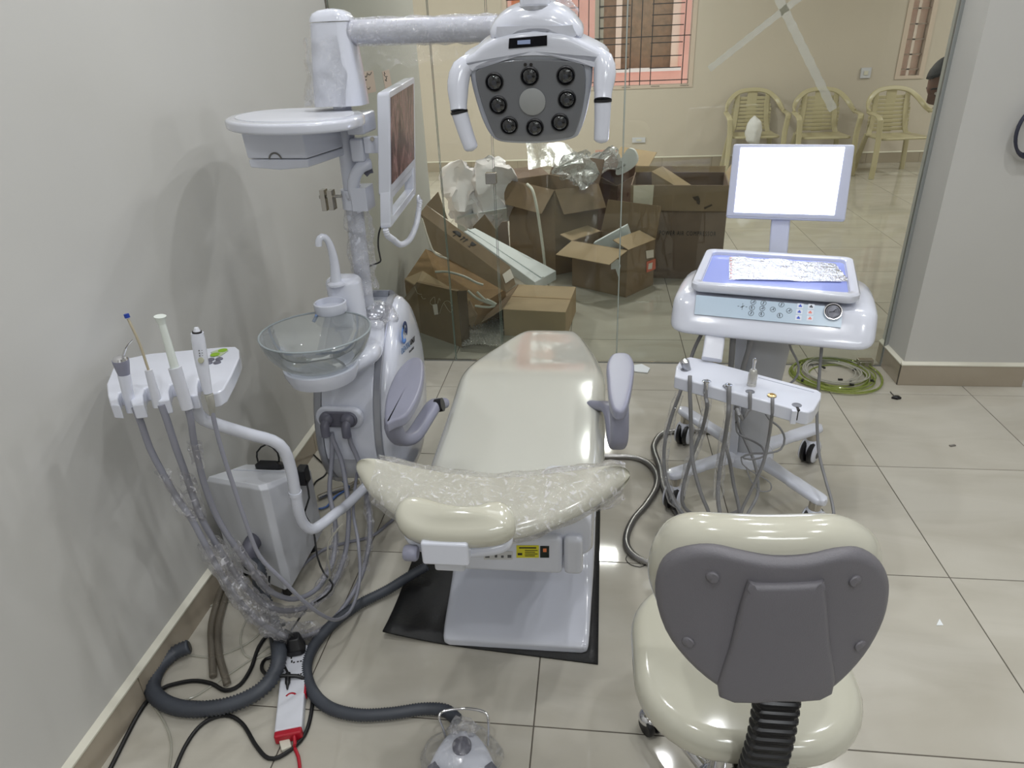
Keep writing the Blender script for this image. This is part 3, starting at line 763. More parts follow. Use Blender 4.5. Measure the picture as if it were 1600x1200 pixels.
obj('front_panel', strip(-0.832, -0.666, front[1:], 0.004, 0.03), M['white'], un, bevel=0.006)
obj('top_panel', strip(-0.832, -0.666, [(2.16, .672), (2.115, .733), (2.045, .752), (1.95, .702), (1.87, .637)], 0.006, 0.03), mat('mid_grey_top', (142, 146, 158), 0.3), un)
obj('lower_body', bx((-0.80, 1.80, 0.245), (-0.69, 2.0, 0.33)), M['whitemat'], un, bevel=0.012)
# emblem and lettering on the outer shell
EM = lambda x, y: onx(x, y, -0.602)
def ring_seg(c, r, w, a0, a1, M4, n=14):
    bm = nb(); A = []; B = []
    for k in range(n + 1):
        a = math.radians(a0 + (a1 - a0) * k / n)
        A.append(bm.verts.new(M4 @ Vector((c[0] + (r + w) * math.cos(a), c[1] + (r + w) * math.sin(a), 0)))); B.append(bm.verts.new(M4 @ Vector((c[0] + (r - w) * math.cos(a), c[1] + (r - w) * math.sin(a), 0))))
    for k in range(n): bm.faces.new((A[k], A[k + 1], B[k + 1], B[k]))
    return bm
eo = EM(630, 518)
E4 = Matrix(((0, 0, 1, -0.5965), (1, 0, 0, eo.y), (0, 1, 0, eo.z), (0, 0, 0, 1)))
obj('emblem', join(ring_seg((0.004, 0.004), 0.022, 0.006, -60, 150, E4), ring_seg((0.012, 0.0), 0.006, 0.003, 0, 360, E4)), mat('navy_print', (30, 50, 96), 0.5), un, solid=0.001)
obj('emblem', ring_seg((-0.012, -0.006), 0.022, 0.007, 80, 300, E4), mat('sky_blue_print', (92, 140, 214), 0.5), un, solid=0.001)
el = EM(637, 532)
T4 = Matrix(((0, 0, 1, -0.5965), (math.cos(-0.15), math.sin(0.15), 0, el.y), (-math.sin(0.15), math.cos(0.15), 0, el.z), (0, 0, 0, 1)))
text('lettering', 'DENTAL', 0.028, T4 @ Matrix.Translation((-0.045, -0.012, 0)), mat('steel_blue_print', (104, 130, 168), 0.5), un)
text('lettering', 'UNIT', 0.026, T4 @ Matrix.Translation((0.04, -0.012, 0)), M['print'], un)
text('lettering', 'dental chair', 0.013, T4 @ Matrix.Translation((0.02, -0.036, 0)), mat('grey_print', (88, 88, 90), 0.6), un)
# socket plate with two elbows on the front
sp = [ony(497, 655, 1.742), ony(560, 655, 1.742)]
cx = (sp[0].x + sp[1].x) / 2; cz = sp[0].z
SM4 = Matrix(((1, 0, 0, cx), (0, 0, -1, 1.758), (0, 1, 0, cz), (0, 0, 0, 1)))
obj('socket_boss', puff(rrect(0.150, 0.072, 0.034, 6), -0.01, 0.012, SM4, 0.008), M['white'], un)
obj('socket_plate', puff(rrect(0.118, 0.052, 0.0255, 6), 0.008, 0.020, SM4, 0.004), M['dgrey'], un)
sock = []
for sx in (-0.036, 0.030):
    p = Vector((cx + sx, 1.738, cz + 0.002))
    sock.append(p + Vector((0, -0.022, -0.045)))
    obj('socket_elbow', join(sphere(p, 0.022, 1, 0.9, 1), tube(nb(), [p, p + Vector((0, -0.020, -0.012)), p + Vector((0, -0.022, -0.045))], 0.014, n=14)), M['dgrey'], un)

# pole, base dome, sleeve
PB, PT = Vector((-0.724, 2.0, 0.735)), Vector((-0.706, 2.0, 1.55))
def pole(z): return PB.lerp(PT, (z - PB.z) / (PT.z - PB.z))
obj('pole', cyl(pole(0.70), pole(1.50), 0.026, 28), M['white'], un)
obj('pole_dome', lathe(nb(), [(0.066, 0), (0.064, 0.012), (0.054, 0.026), (0.038, 0.038), (0.027, 0.044)], frame_z(pole(0.715) + Vector((0.015, 0.02, 0)), (0, 0, 1)), 32), mat('satin_silver', (200, 204, 214), 0.18, 0.5, coat=0.5), un)
rings = []
for z, w, d in ((1.345, 0.138, 0.11), (1.40, 0.132, 0.108), (1.48, 0.119, 0.10), (1.545, 0.108, 0.092), (1.549, 0.108, 0.092)):
    c = pole(z); rings.append([c + Vector((a, b, 0)) for a, b in rrect(w, d, 0.03, 6)])
obj('pole_head', loft(nb(), rings), M['white'], un)
c = pole(1.551)
rings = [[c + Vector((a * k, b * k, dz)) for a, b in rrect(0.110, 0.094, 0.03, 6)] for k, dz in ((1, 0), (0.97, 0.010), (0.85, 0.020), (0.6, 0.027), (0.2, 0.031))]
obj('head_cap', loft(nb(), rings), M['white'], un)
a = pole(1.525) + Vector((0.05, 0, 0)); e = ony(800, 44, 1.95)
obj('lamp_boom', tube(nb(), [a, a.lerp(e, 0.5), e, e + Vector((0.08, 0, 0))], 0.030, n=24), M['white'], un)
# lower sleeve with lever on the pole
s0, s1 = ony(537, 327, 1.985), ony(537, 297, 1.985)
obj('pole_sleeve', join(cyl(pole(s0.z), pole(s1.z), 0.034, 28), bx((pole(1.1).x + 0.01, 1.955, s0.z), (pole(1.1).x + 0.055, 2.03, s1.z + 0.01))), M['white'], un, angle=0.6)
kx = ony(515, 312, 1.97)
obj('sleeve_lever', join(bx((kx.x - 0.022, 1.955, kx.z - 0.03), (kx.x - 0.008, 1.985, kx.z + 0.03)), bx((kx.x, 1.955, kx.z - 0.028), (kx.x + 0.014, 1.985, kx.z + 0.028)), cyl((kx.x - 0.03, 1.97, kx.z + 0.008), (pole(kx.z).x - 0.01, 1.985, kx.z + 0.008), 0.005)), M['steel'], un)

# rinse bowl, its dish and arm, cup filler
BC = Vector((-0.757, 1.668, 0.80))
prf = [(0.151, 0.0), (0.149, -0.012), (0.136, -0.048), (0.110, -0.082), (0.075, -0.103), (0.03, -0.111), (0.0005, -0.112)]
bm = nb(); lathe_in = [(r - 0.004, z + 0.003) for r, z in prf[::-1]]
obj('rinse_bowl', lathe(nb(), prf, Matrix.Translation(BC), 48), M['bowl'], un)
obj('bowl_rim', tube(nb(), [BC + Vector((0.149 * math.cos(a_), 0.149 * math.sin(a_), 0)) for a_ in [2 * PI * k / 48 for k in range(49)]], 0.0028, n=8, sm=False), mat('rim_glass', (150, 158, 162), 0.1), un)
obj('bowl_dish', lathe(nb(), [(0.0, -0.150), (0.070, -0.150), (0.092, -0.142), (0.104, -0.112), (0.104, -0.100), (0.098, -0.098), (0.085, -0.112), (0.0, -0.116)], Matrix.Translation(BC), 40), M['white'], un)
obj('bowl_arm', swept([BC + Vector((0.05, 0.03, -0.125)), BC + Vector((0.10, 0.09, -0.110)), Vector((-0.675, 1.86, 0.672)), Vector((-0.69, 1.95, 0.70))], 0.05, 0.075, upv=(0, 0, 1)), M['white'], un)
FB = 1.86
p0 = ony(541, 500, FB); p1 = ony(528, 436, FB)
obj('filler_body', puff(rrect(0.105, 0.085, 0.038, 6), p0.z - 0.03, p1.z - 0.004, Matrix.Translation((p0.x - 0.005, FB + 0.04, 0)), 0.02), M['white'], un)
f0 = ony(524, 438, FB)
pts = [f0 + Vector((0, 0, -0.015)), ony(523, 415, FB), ony(518, 390, FB - 0.01), ony(511, 374, FB - 0.02), ony(503, 370, FB - 0.03), ony(498, 376, FB - 0.035), ony(498, 384, FB - 0.035)]
obj('filler_spout', tube(nb(), pts, 0.01, n=16, step=0.006, rf=lambda i, t: 0.0165 - 0.007 * min(1, t * 1.3)), M['white'], un)
obj('spout_collar', lathe(nb(), [(0.026, 0), (0.026, 0.006), (0.018, 0.010), (0.015, 0.012)], Matrix.Translation(f0 + Vector((0.001, 0, -0.014))), 24), M['white'], un)
cu_ = ony(515, 483, FB - 0.055)
obj('cup_holder', lathe(nb(), [(0.0, -0.018), (0.044, -0.018), (0.047, -0.014), (0.047, 0.012), (0.043, 0.014), (0.041, 0.012), (0.041, -0.004), (0.0, -0.004)], Matrix.Translation(cu_ + Vector((0, 0.01, 0.006))), 32), M['white'], un)
obj('water_tube', cyl(ony(497, 489, FB - 0.07), ony(490, 503, FB - 0.09), 0.005, 12), mat('pale_blue_tube', (120, 150, 200), 0.4), un)

# instrument tray plate and storage box on the pole
TRX = 0
tr = thing('pole_tray', 'white oval tray with storage box beneath, mounted high on the pole', 'tray', (pole(1.33).x, 2.0, 1.25))
TZ = 1.332
ov = smooth_closed([tuple(onz(x, y, TZ).to_2d()) for x, y in ((350, 186), (366, 179), (400, 173), (450, 169), (505, 168), (548, 169), (566, 174), (567, 180), (540, 187), (490, 192), (440, 194), (395, 194), (362, 191))], 4)
obj('tray_plate', puff(ov, TZ - 0.026, TZ, Matrix(), 0.008), M['white'], tr)
obj('plate_inset', puff([((x + 0.83) * 0.86 - 0.83, (y - 1.95) * 0.84 + 1.95) for x, y in ov], TZ - 0.001, TZ + 0.0015, Matrix(), 0.0006), M['whitemat'], tr)
Yf = 1.80
f = [ony(x, y, Yf) for x, y in ((375, 204), (470, 206), (481, 262), (391, 262))]
b_ = [p + Vector((0.0, 0.24, 0)) for p in f]
f2 = [ony(x, y, Yf) for x, y in ((375, 204), (470, 206), (480, 248), (387, 248))]
g2 = [ony(x, y, Yf) for x, y in ((387.5, 249), (480, 249), (481.5, 262), (436, 266), (391, 262))]
obj('storage_box', prism(nb(), f2, (0.045, 0.20, 0.005)), M['white'], tr, bevel=0.004)
obj('box_base', prism(nb(), g2, (0.045, 0.20, 0.005)), M['white'], tr, bevel=0.004)
pc = ony(430, 247, Yf - 0.001)
M4 = Matrix(((1, 0, 0, pc.x), (0, 0, -1, Yf - 0.0015), (0, 1, 0, pc.z - 0.004), (0, 0, 0, 1)))
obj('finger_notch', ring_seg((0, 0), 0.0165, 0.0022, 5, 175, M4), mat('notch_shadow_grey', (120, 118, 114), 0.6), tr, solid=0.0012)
cr_ = ony(555, 190, 1.93)
obj('tray_clamp', bx((cr_.x - 0.03, 1.93, cr_.z - 0.035), (cr_.x + 0.022, 2.05, cr_.z + 0.02)), M['white'], tr, bevel=0.008)

# ================================================================ EXAMINATION LAMP
LY = 1.50
lamp = thing('examination_lamp', 'white and grey eight-lens operating lamp with two side handles overhead', 'lamp', (-0.13, LY, 1.28))
LO = ony(832, 158, LY); LN = Vector((0, -0.97, -0.24)).normalized()
LMx = Matrix.Translation(LO) @ Matrix(((1, 0, 0), (0, 0.24, -0.97), (0, 0.97, -0.24))).to_4x4()
LMx = Matrix(((1, 0, 0, LO.x), (0, -0.24, -0.9708, LO.y), (0, 0.9708, -0.24, LO.z), (0, 0, 0, 1)))
LI = LMx.inverted()
def lp2(pts, per=3): return smooth_closed([tuple((LI @ onp(x, y, LO, LN)).to_2d()) for x, y in pts], per)
panel = [(743, 116), (750, 106), (768, 98), (795, 94), (832, 92), (870, 93), (897, 95), (911, 101), (915, 118), (914, 145), (909, 175), (901, 203), (893, 213), (870, 218), (835, 221), (798, 220), (778, 216), (770, 206), (760, 182), (749, 148)]
rim = [(734, 118), (738, 100), (765, 88), (800, 83), (832, 81), (875, 82), (908, 86), (924, 92), (926, 118), (923, 145), (916, 180), (907, 206), (898, 217), (872, 223), (835, 226), (796, 225), (776, 221), (764, 210), (752, 186), (740, 148)]
obj('rim', puff(lp2(rim), -0.045, 0.0, LMx, 0.010), mat('lamp_rim_grey', (172, 176, 186), 0.2, 0.1, coat=0.4), lamp)
obj('front_panel', puff(lp2(panel), -0.004, 0.0035, LMx, 0.003), mat('lamp_panel_grey', (112, 114, 118), 0.12, coat=0.6), lamp)
for x, y in ((773, 127), (828, 118), (884, 117), (779, 163), (886, 154), (796, 195), (836, 198), (875, 190)):
    p = LI @ onp(x, y, LO, LN)
    b = obj('lens_bezel', lathe(nb(), [(0.0185, 0.002), (0.0185, 0.006), (0.0165, 0.0075), (0.0155, 0.006), (0.0155, 0.002)], LMx @ Matrix.Translation((p.x, p.y, 0)), 24), M['black'], lamp)
    obj('lens', lathe(nb(), [(0.0156, 0.004), (0.0145, 0.0075), (0.010, 0.0105), (0.005, 0.012), (0.0, 0.0125)], LMx @ Matrix.Translation((p.x, p.y, 0)), 24), mat('dark_lens', (16, 17, 21), 0.04, coat=1.0), b)
    obj('lens_chip', lathe(nb(), [(0.0055, 0.0122), (0.004, 0.0128), (0.0, 0.013)], LMx @ Matrix.Translation((p.x, p.y, 0)), 10), mat('lens_chip', (58, 60, 66), 0.15), b)
p = LI @ onp(832, 158, LO, LN)
obj('centre_disc', lathe(nb(), [(0.0268, 0.003), (0.0268, 0.0055), (0.025, 0.0065), (0.0, 0.0065)], LMx @ Matrix.Translation((p.x, p.y, 0)), 32), mat('lamp_disc_grey', (150, 152, 152), 0.35), lamp)
for x in (821, 830):
    p = LI @ onp(x, 100, LO, LN)
    obj('sensor', lathe(nb(), [(0.0032, 0.003), (0.0032, 0.0045), (0.0, 0.0048)], LMx @ Matrix.Translation((p.x, p.y, 0)), 12), M['print'], lamp)
# cross housing above the panel, and dome
hous = [(720, 96), (740, 84), (756, 70), (790, 56), (832, 50), (880, 54), (905, 64), (922, 72), (945, 84), (953, 98), (930, 94), (905, 84), (870, 77), (832, 75), (795, 78), (762, 84), (738, 95), (727, 108)]
obj('housing', puff(lp2(hous, 2), -0.075, 0.004, LMx, 0.012), M['white'], lamp)
dome = [(768, 72), (762, 58), (768, 42), (786, 26), (810, 16), (838, 13), (865, 16), (888, 27), (903, 42), (911, 56), (906, 68), (880, 72), (832, 72), (795, 73)]
obj('dome', puff(lp2(dome, 3), -0.105, -0.004, LMx, 0.035), M['white'], lamp)
# display strip
dz = LMx @ Vector((0, 0, 0.0055))
def lamp_quad(name, pts, zo, m, th=0.001):
    return obj(name, prism(nb(), [LMx @ Vector(((LI @ onp(x, y, LO, LN)).x, (LI @ onp(x, y, LO, LN)).y, zo)) for x, y in pts], LMx.to_3x3() @ Vector((0, 0, th))), m, lamp, smooth=False)
lamp_quad('display', [(796, 59), (855, 54), (855, 70), (795, 75)], 0.0045, mat('display_black', (18, 19, 26), 0.08))
lamp_quad('display_window', [(809, 62), (829, 60.5), (829, 67), (809, 68)], 0.006, emis('display_glow', (150, 165, 200), 0.55))
# handles
def handle(px1, px2, Y0, Y1, joint):
    a = [ony(x, y, Y0 + (Y1 - Y0) * i / (len(px1) - 1)) for i, (x, y) in enumerate(px1)]
    obj('handle_arm', tube(nb(), a, 0.018, n=18, step=0.01, rf=lambda i, t: 0.017 + 0.005 * math.sin(PI * min(1, t * 1.1))), M['white'], lamp)
    h = [ony(x, y, Y1) for x, y in px2]
    obj('joint_ring', cyl(a[-1], a[-1] + (h[0] - a[-1]).normalized() * 0.003 + Vector((0, 0, -0.002)), 0.0178, 20), M['black'], lamp)
    obj('handle', tube(nb(), h, 0.017, n=18, step=0.0025, rf=lambda i, t: (0.0168 - 0.002 * t) * (1 if t < 0.88 else math.sqrt(max(0.02, 1 - ((t - 0.88) / 0.12) ** 2)))), M['white'], lamp)
handle([(738, 97), (722, 108), (716, 130), (716, 152), (717, 173)], [(718, 176), (727, 205), (738, 236)], LY, LY - 0.03, 0)
handle([(928, 86), (942, 96), (945, 115), (943, 135), (942, 155)], [(942, 158), (941, 190), (939, 224)], LY, LY - 0.03, 0)
# neck and yoke going up to the boom
nk = onp(832, 18, LO, LN)
obj('neck', cyl(nk + Vector((0, 0.05, -0.03)), nk + Vector((0.002, 0.055, 0.055)), 0.030, 24), M['white'], lamp)
obj('neck_ring', lathe(nb(), [(0.028, 0), (0.034, 0.003), (0.034, 0.010), (0.028, 0.013)], Matrix.Translation(nk + Vector((0.0, 0.05, 0.0))), 24), M['silver'], lamp)
obj('swing_arm', tube(nb(), [nk + Vector((0.0, 0.055, 0.05)), nk + Vector((0.03, 0.10, 0.12)), nk + Vector((0.07, 0.22, 0.20)), nk + Vector((0.08, 0.36, 0.20)), Vector((e.x + 0.08, 1.95, e.z + 0.16))], 0.024, n=16), M['white'], lamp)
obj('arm_pivot', cyl((e.x + 0.08, 1.95, e.z - 0.035), (e.x + 0.08, 1.95, e.z + 0.18), 0.032, 24), M['white'], lamp)
bm = tube(nb(), [ony(868, 2, LY + 0.07), ony(882, 14, LY + 0.05), ony(898, 24, LY + 0.04)], 0.015, n=12, step=0.006)
obj('neck_film', crumple(bm, 0.006, 2, 50), M['film'], lamp)
# film on boom
bm = tube(nb(), [a + (e - a) * (k / 12) + Vector((0, -0.002, 0)) for k in range(12)], 0.034, n=20, step=0.01)
crumple(bm, 0.004, 5, 35)
tag(obj('cling_film_wrap', bm, M['film'], angle=PI), 'clear film sleeve wrapped tight round the horizontal lamp boom', 'plastic wrap')
bm = nb(); g = []
for i in range(50):
    row = []
    for j in range(10):
        px = 556 + (770 - 556) * i / 49; py = 66 + (44 + 6 * math.sin(i * 0.7) - i * 0.5) * j / 9
        p = ony(px, py, 1.97 - 0.012 * j / 9); row.append(bm.verts.new(p))
    g.append(row)
for i in range(49):
    for j in range(9): bm.faces.new((g[i][j], g[i + 1][j], g[i + 1][j + 1], g[i][j + 1]))
crumple(bm, 0.014, 8, 14)
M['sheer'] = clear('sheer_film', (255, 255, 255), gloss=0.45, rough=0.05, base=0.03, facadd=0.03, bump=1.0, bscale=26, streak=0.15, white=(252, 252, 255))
tag(obj('hanging_film', bm, M['sheer']), 'loose clear film hanging down from the lamp boom above the monitor', 'plastic wrap')

# ================================================================ POLE MONITOR
mo = thing('wall_side_monitor', 'white framed monitor turned edge-on on the pole arm, reddish mottled screen', 'monitor', (-0.57, 2.05, 1.02))
n0, n1 = ony(608, 143, 1.9), ony(610, 357, 1.9); m0, m1 = ony(648, 120, 2.2), ony(650, 303, 2.2)
def mq(u, v, w=0.0):
    """u 0 near..1 far, v 0 bottom..1 top, w metres behind the face"""
    return (n1.lerp(m1, u)).lerp(n0.lerp(m0, u), v) + Vector((-w, 0, -0.08 * w))
def mpan(pts, w0, w1): 
    return loft(nb(), [[mq(u, v, w0) for u, v in pts], [mq(u, v, w1) for u, v in pts]])
def rr01(u0, v0, u1, v1, r):
    return [((u0 + u1) / 2 + a, (v0 + v1) / 2 + b) for a, b in rrect(u1 - u0, v1 - v0, r, 4)]
obj('monitor_case', mpan(rr01(0, 0.26, 1, 1, 0.03), 0, 0.034), M['white'], mo, bevel=0.004)
obj('handle_frame', join(mpan(rr01(0, 0.0, 1, 0.075, 0.03), 0.0, 0.03), mpan(rr01(0, 0.03, 0.10, 0.30, 0.02), 0, 0.03), mpan(rr01(0.90, 0.03, 1, 0.30, 0.02), 0, 0.03), mpan(rr01(0.05, 0.20, 0.95, 0.30, 0.01), 0.004, 0.03)), M['white'], mo, bevel=0.003)
sm_ = bpy.data.materials.new('monitor_mottle'); sm_.use_nodes = True  # reddish mottled noise with faint emission
nt = sm_.node_tree; bs = nt.nodes['Principled BSDF']; bs.inputs['Roughness'].default_value = 0.15
tc = nt.nodes.new('ShaderNodeTexCoord'); mp = nt.nodes.new('ShaderNodeMapping'); mp.inputs['Scale'].default_value = (1, 26, 7)
nz = nt.nodes.new('ShaderNodeTexNoise'); nz.inputs['Scale'].default_value = 1.6; nz.inputs['Detail'].default_value = 4; nz.inputs['Distortion'].default_value = 1.2
cr = nt.nodes.new('ShaderNodeValToRGB')
for i_, (pos, c_) in enumerate(((0.3, (38, 30, 44)), (0.45, (88, 66, 66)), (0.58, (126, 100, 98)), (0.72, (84, 46, 48)))):
    el_ = cr.color_ramp.elements[i_] if i_ < 2 else cr.color_ramp.elements.new(pos)
    el_.position = pos; el_.color = lin(c_)
nt.links.new(tc.outputs['Object'], mp.inputs[0]); nt.links.new(mp.outputs[0], nz.inputs['Vector']); nt.links.new(nz.outputs['Fac'], cr.inputs[0])
nt.links.new(cr.outputs[0], bs.inputs['Base Color']); nt.links.new(cr.outputs[0], bs.inputs['Emission Color']); bs.inputs['Emission Strength'].default_value = 0.2
obj('screen', mpan([(0.045, 0.33), (0.93, 0.33), (0.93, 0.955), (0.045, 0.955)], -0.0012, 0.004), sm_, mo, smooth=False)
ya = 1.955
obj('mount_plate', bx(tuple(ony(570, 240, ya)), tuple(ony(594, 213, ya + 0.01) + Vector((0.012, 0.02, 0)))), M['white'], mo, bevel=0.002)
sc0 = ony(582, 217, ya - 0.002)
obj('mount_screw', cyl(sc0, sc0 + Vector((0, -0.004, 0)), 0.006, 12), M['steel'], mo)
a0 = ony(549, 254, ya); a1 = ony(571, 214, ya + 0.03)
obj('arm_knuckle', bx(tuple(a0), tuple(a1 + Vector((0, 0.02, 0)))), M['white'], mo, bevel=0.008)
obj('curved_arm', swept([ony(566, 330, 1.975), ony(557, 312, 1.975), ony(552, 293, 1.97), ony(555, 275, 1.97), ony(563, 262, 1.97), ony(573, 257, 1.975), ony(578, 256, 1.98)], 0.034, 0.03), M['white'], mo)
obj('arm_underside_clip', swept([ony(568, 270, 1.985), ony(574, 264, 1.985), ony(581, 262, 1.985)], 0.03, 0.005), M['dgrey'], mo)
cd = [mq(0.0, 0.0, 0.015), mq(0.02, -0.06, 0.01), ony(614, 374, 1.94), ony(626, 382, 2.0), ony(640, 374, 2.07), ony(650, 352, 2.13), ony(654, 330, 2.18), ony(656, 312, 2.2)]
cpts = spline(cd, 0.003)
obj('ribbed_sleeve', tube(nb(), cpts, 0.009, n=12, sm=False, rf=lambda i, t: 0.0095 if i % 2 else 0.008), M['whitemat'], mo)
obj('sleeve_eyelet', tube(nb(), [ony(654, 312, 2.2) + Vector((0.0, 0.012 * math.cos(q), 0.012 * math.sin(q))) for q in [2 * PI * k / 16 for k in range(17)]], 0.004, n=8, sm=False), M['whitemat'], mo)
tag(obj('black_power_lead', tb([ony(598, 347, 1.95), ony(592, 365, 1.97), ony(591, 385, 1.98), ony(594, 402, 1.99), ony(594, 409, 1.99), ony(582, 414, 2.0), ony(574, 417, 2.0)], 0.0026, n=8, step=0.01), M['blackc']), 'thin black lead drooping from the pole monitor back to the pole', 'cable')
# film wrapped round the lower pole
rings = []; 
for k in range(60):
    z = 0.80 + 0.30 * k / 59; c = pole(z)
    r_ = 0.032 + 0.003 * math.sin(k * 0.35)
    rings.append([c + Vector((math.cos(q) * r_ + (0.012 if math.cos(q) > 0 else 0), math.sin(q) * r_, 0)) for q in [2 * PI * i / 18 for i in range(18)]])
bm = loft(nb(), rings, cap=False); crumple(bm, 0.014, 4, 34)
tag(obj('cling_film_wrap', bm, M['film']), 'bunched clear film wrapped round the lower part of the pole', 'plastic wrap')
rings = []
for k in range(40):
    z = 1.345 + 0.17 * k / 39; c = pole(z)
    rr_ = 0.072 + 0.016 * (1 - k / 39)
    rings.append([c + Vector((math.cos(q) * rr_ * (1.06 if math.cos(q) < 0 else 0.80) - 0.006, math.sin(q) * rr_ * 0.9, 0)) for q in [2 * PI * i / 28 for i in range(28)]])
bm = loft(nb(), rings, cap=False); crumple(bm, 0.012, 9, 22)
tag(obj('cling_film_wrap', bm, M['sheer']), 'loose clear film hood round the pole head above the oval tray', 'plastic wrap')
bm = sphere(Vector((0, 0, 0)), 1.0, 0.06, 0.05, 0.035, u=24, v=14); bm.transform(Matrix.Translation(onz(592, 508, 0.70) + Vector((0, 0, 0.03)))); crumple(bm, 0.03, 6, 24)
tag(obj('crumpled_film', bm, M['film']), 'crumpled clear film lying on the grey top of the side unit', 'plastic wrap')
# ================================================================ ASSISTANT CONSOLE, INSTRUMENTS, HOSES
co = thing('instrument_console', 'white notched instrument console on a bent white arm beside the wall', 'console', (-0.95, 1.25, 0.82))
CZ = 0.85
top = [(168, 618), (166, 600), (176, 575), (197, 560), (235, 552), (290, 547), (345, 542), (368, 541), (374, 546), (374, 558), (362, 585), (350, 607), (341, 613)]
teeth = [(328, 616), (325, 600), (318, 590), (310, 592), (308, 603), (309, 617), (286, 620), (282, 606), (276, 597), (266, 600), (263, 610), (265, 624), (246, 627), (241, 612), (234, 604), (226, 606), (223, 616), (225, 631), (206, 633), (201, 618), (194, 610), (186, 613), (184, 622), (187, 633), (172, 632)]
pl = [onz(x, y, CZ) for x, y in top + teeth]
obj('console_top', prism(nb(), pl, (0, 0, -0.034)), M['white'], co, bevel=0.004)
cc = [onz(x, y, CZ + 0.0008) for x, y in ((329, 551), (343, 545.5), (357, 548), (343, 557.5))]
obj('green_sticker', prism(nb(), cc, (0, 0, 0.0008)), mat('pale_green_film', (170, 182, 150), 0.4), co, smooth=False)
for x, y in ((336, 554), (348, 547.5)):
    obj('green_dot', lathe(nb(), [(0.011, 0), (0.011, 0.0006), (0, 0.0006)], Matrix.Translation(onz(x, y, CZ + 0.0016)), 16), mat('leaf_green_print', (130, 170, 30), 0.5), co)
for x, y in ((329.5, 562.5), (342.5, 561.5), (326.5, 567.5), (339.5, 567)):
    obj('button', lathe(nb(), [(0.0085, 0), (0.0085, 0.002), (0.007, 0.003), (0, 0.003)], Matrix.Translation(onz(x, y, CZ)), 16), M['dgrey'], co)
arm_pts = [ony(302, 622, 1.24), ony(307, 642, 1.24), ony(318, 655, 1.25), ony(345, 665, 1.27), ony(395, 680, 1.32), ony(425, 688, 1.35), ony(444, 703, 1.365), ony(455, 735, 1.37), ony(461, 768, 1.37), ony(467, 800, 1.375), ony(474, 818, 1.385), ony(486, 827, 1.40), ony(500, 821, 1.43), ony(527, 800, 1.50), ony(545, 786, 1.58), Vector((-0.64, 1.80, 0.30)), Vector((-0.66, 1.90, 0.27))]
obj('console_arm', tube(nb(), arm_pts, 0.0145, n=18), M['white'], co)
obj('arm_collar', cyl(ony(461, 768, 1.37), ony(461.6, 773, 1.37), 0.0165, 20), M['white'], co)

def hose(pts, r, m, name='hose', parent=None, n=10, step=0.02):
    return obj(name, tube(nb(), [ony(x, y, Y) for x, y, Y in pts], r, n=n, step=step), m, parent)
def film_on(pts, r, seed, amp=0.010, parent=None, m='film'):
    bm = tube(nb(), [ony(x, y, Y) for x, y, Y in pts], r, n=12, step=0.008, cap=False); crumple(bm, amp, seed, 38)
    return obj('film_sleeve', bm, M[m], parent)
def rod(p, q, r0_, r1_=None, n=20):
    return cyl(p, q, r0_, n, r1_)
# 1 air-water syringe
t1 = thing('water_syringe', 'grey-headed water syringe with thin steel nozzle, first slot of the white console', 'dental tool', tuple(ony(200, 620, 1.17)))
a, b, c = ony(203, 630, 1.17), ony(194, 585, 1.175), ony(188, 562, 1.175)
obj('handpiece', tube(nb(), [a + (a - b) * 0.3, a, b], 0.0125, n=18, step=0.01, rf=lambda i, t: 0.0095 + 0.003 * t), M['white'], t1)
obj('head', tube(nb(), [b, b.lerp(c, .5), c], 0.0125, n=18, step=0.005, rf=lambda i, t: 0.0115 + 0.0045 * min(1, t * 1.2)), M['grey'], t1)
obj('head_cap', lathe(nb(), [(0.015, 0), (0.013, 0.005), (0.006, 0.008), (0, 0.008)], frame_z(c, c - b), 18), M['chrome'], t1)
nz_ = [ony(192, 556, 1.175), ony(197, 543, 1.175), ony(201, 537, 1.177), ony(207, 531, 1.18)]
obj('nozzle', tube(nb(), nz_, 0.0026, n=8, step=0.004, rf=lambda i, t: 0.003 - 0.0016 * t), M['chrome'], t1)
H1 = [(211, 636, 1.165), (222, 665, 1.165), (234, 700, 1.17), (252, 735, 1.17), (275, 775, 1.17), (300, 812, 1.17), (320, 850, 1.17), (345, 895, 1.18), (375, 940, 1.20), (410, 975, 1.23), (455, 996, 1.28), (500, 985, 1.36), (540, 945, 1.45), (568, 890, 1.55), (578, 830, 1.63), (572, 770, 1.70), (560, 720, 1.73), (548, 692, 1.735), (545, 676, 1.735)]
hose(H1, 0.0072, M['hose'], 'hose', t1)
film_on(H1[3:6], 0.013, 3, 0.012, t1); film_on(H1[6:12], 0.016, 4, 0.010, t1); film_on(H1[13:16], 0.013, 5, 0.01, t1)
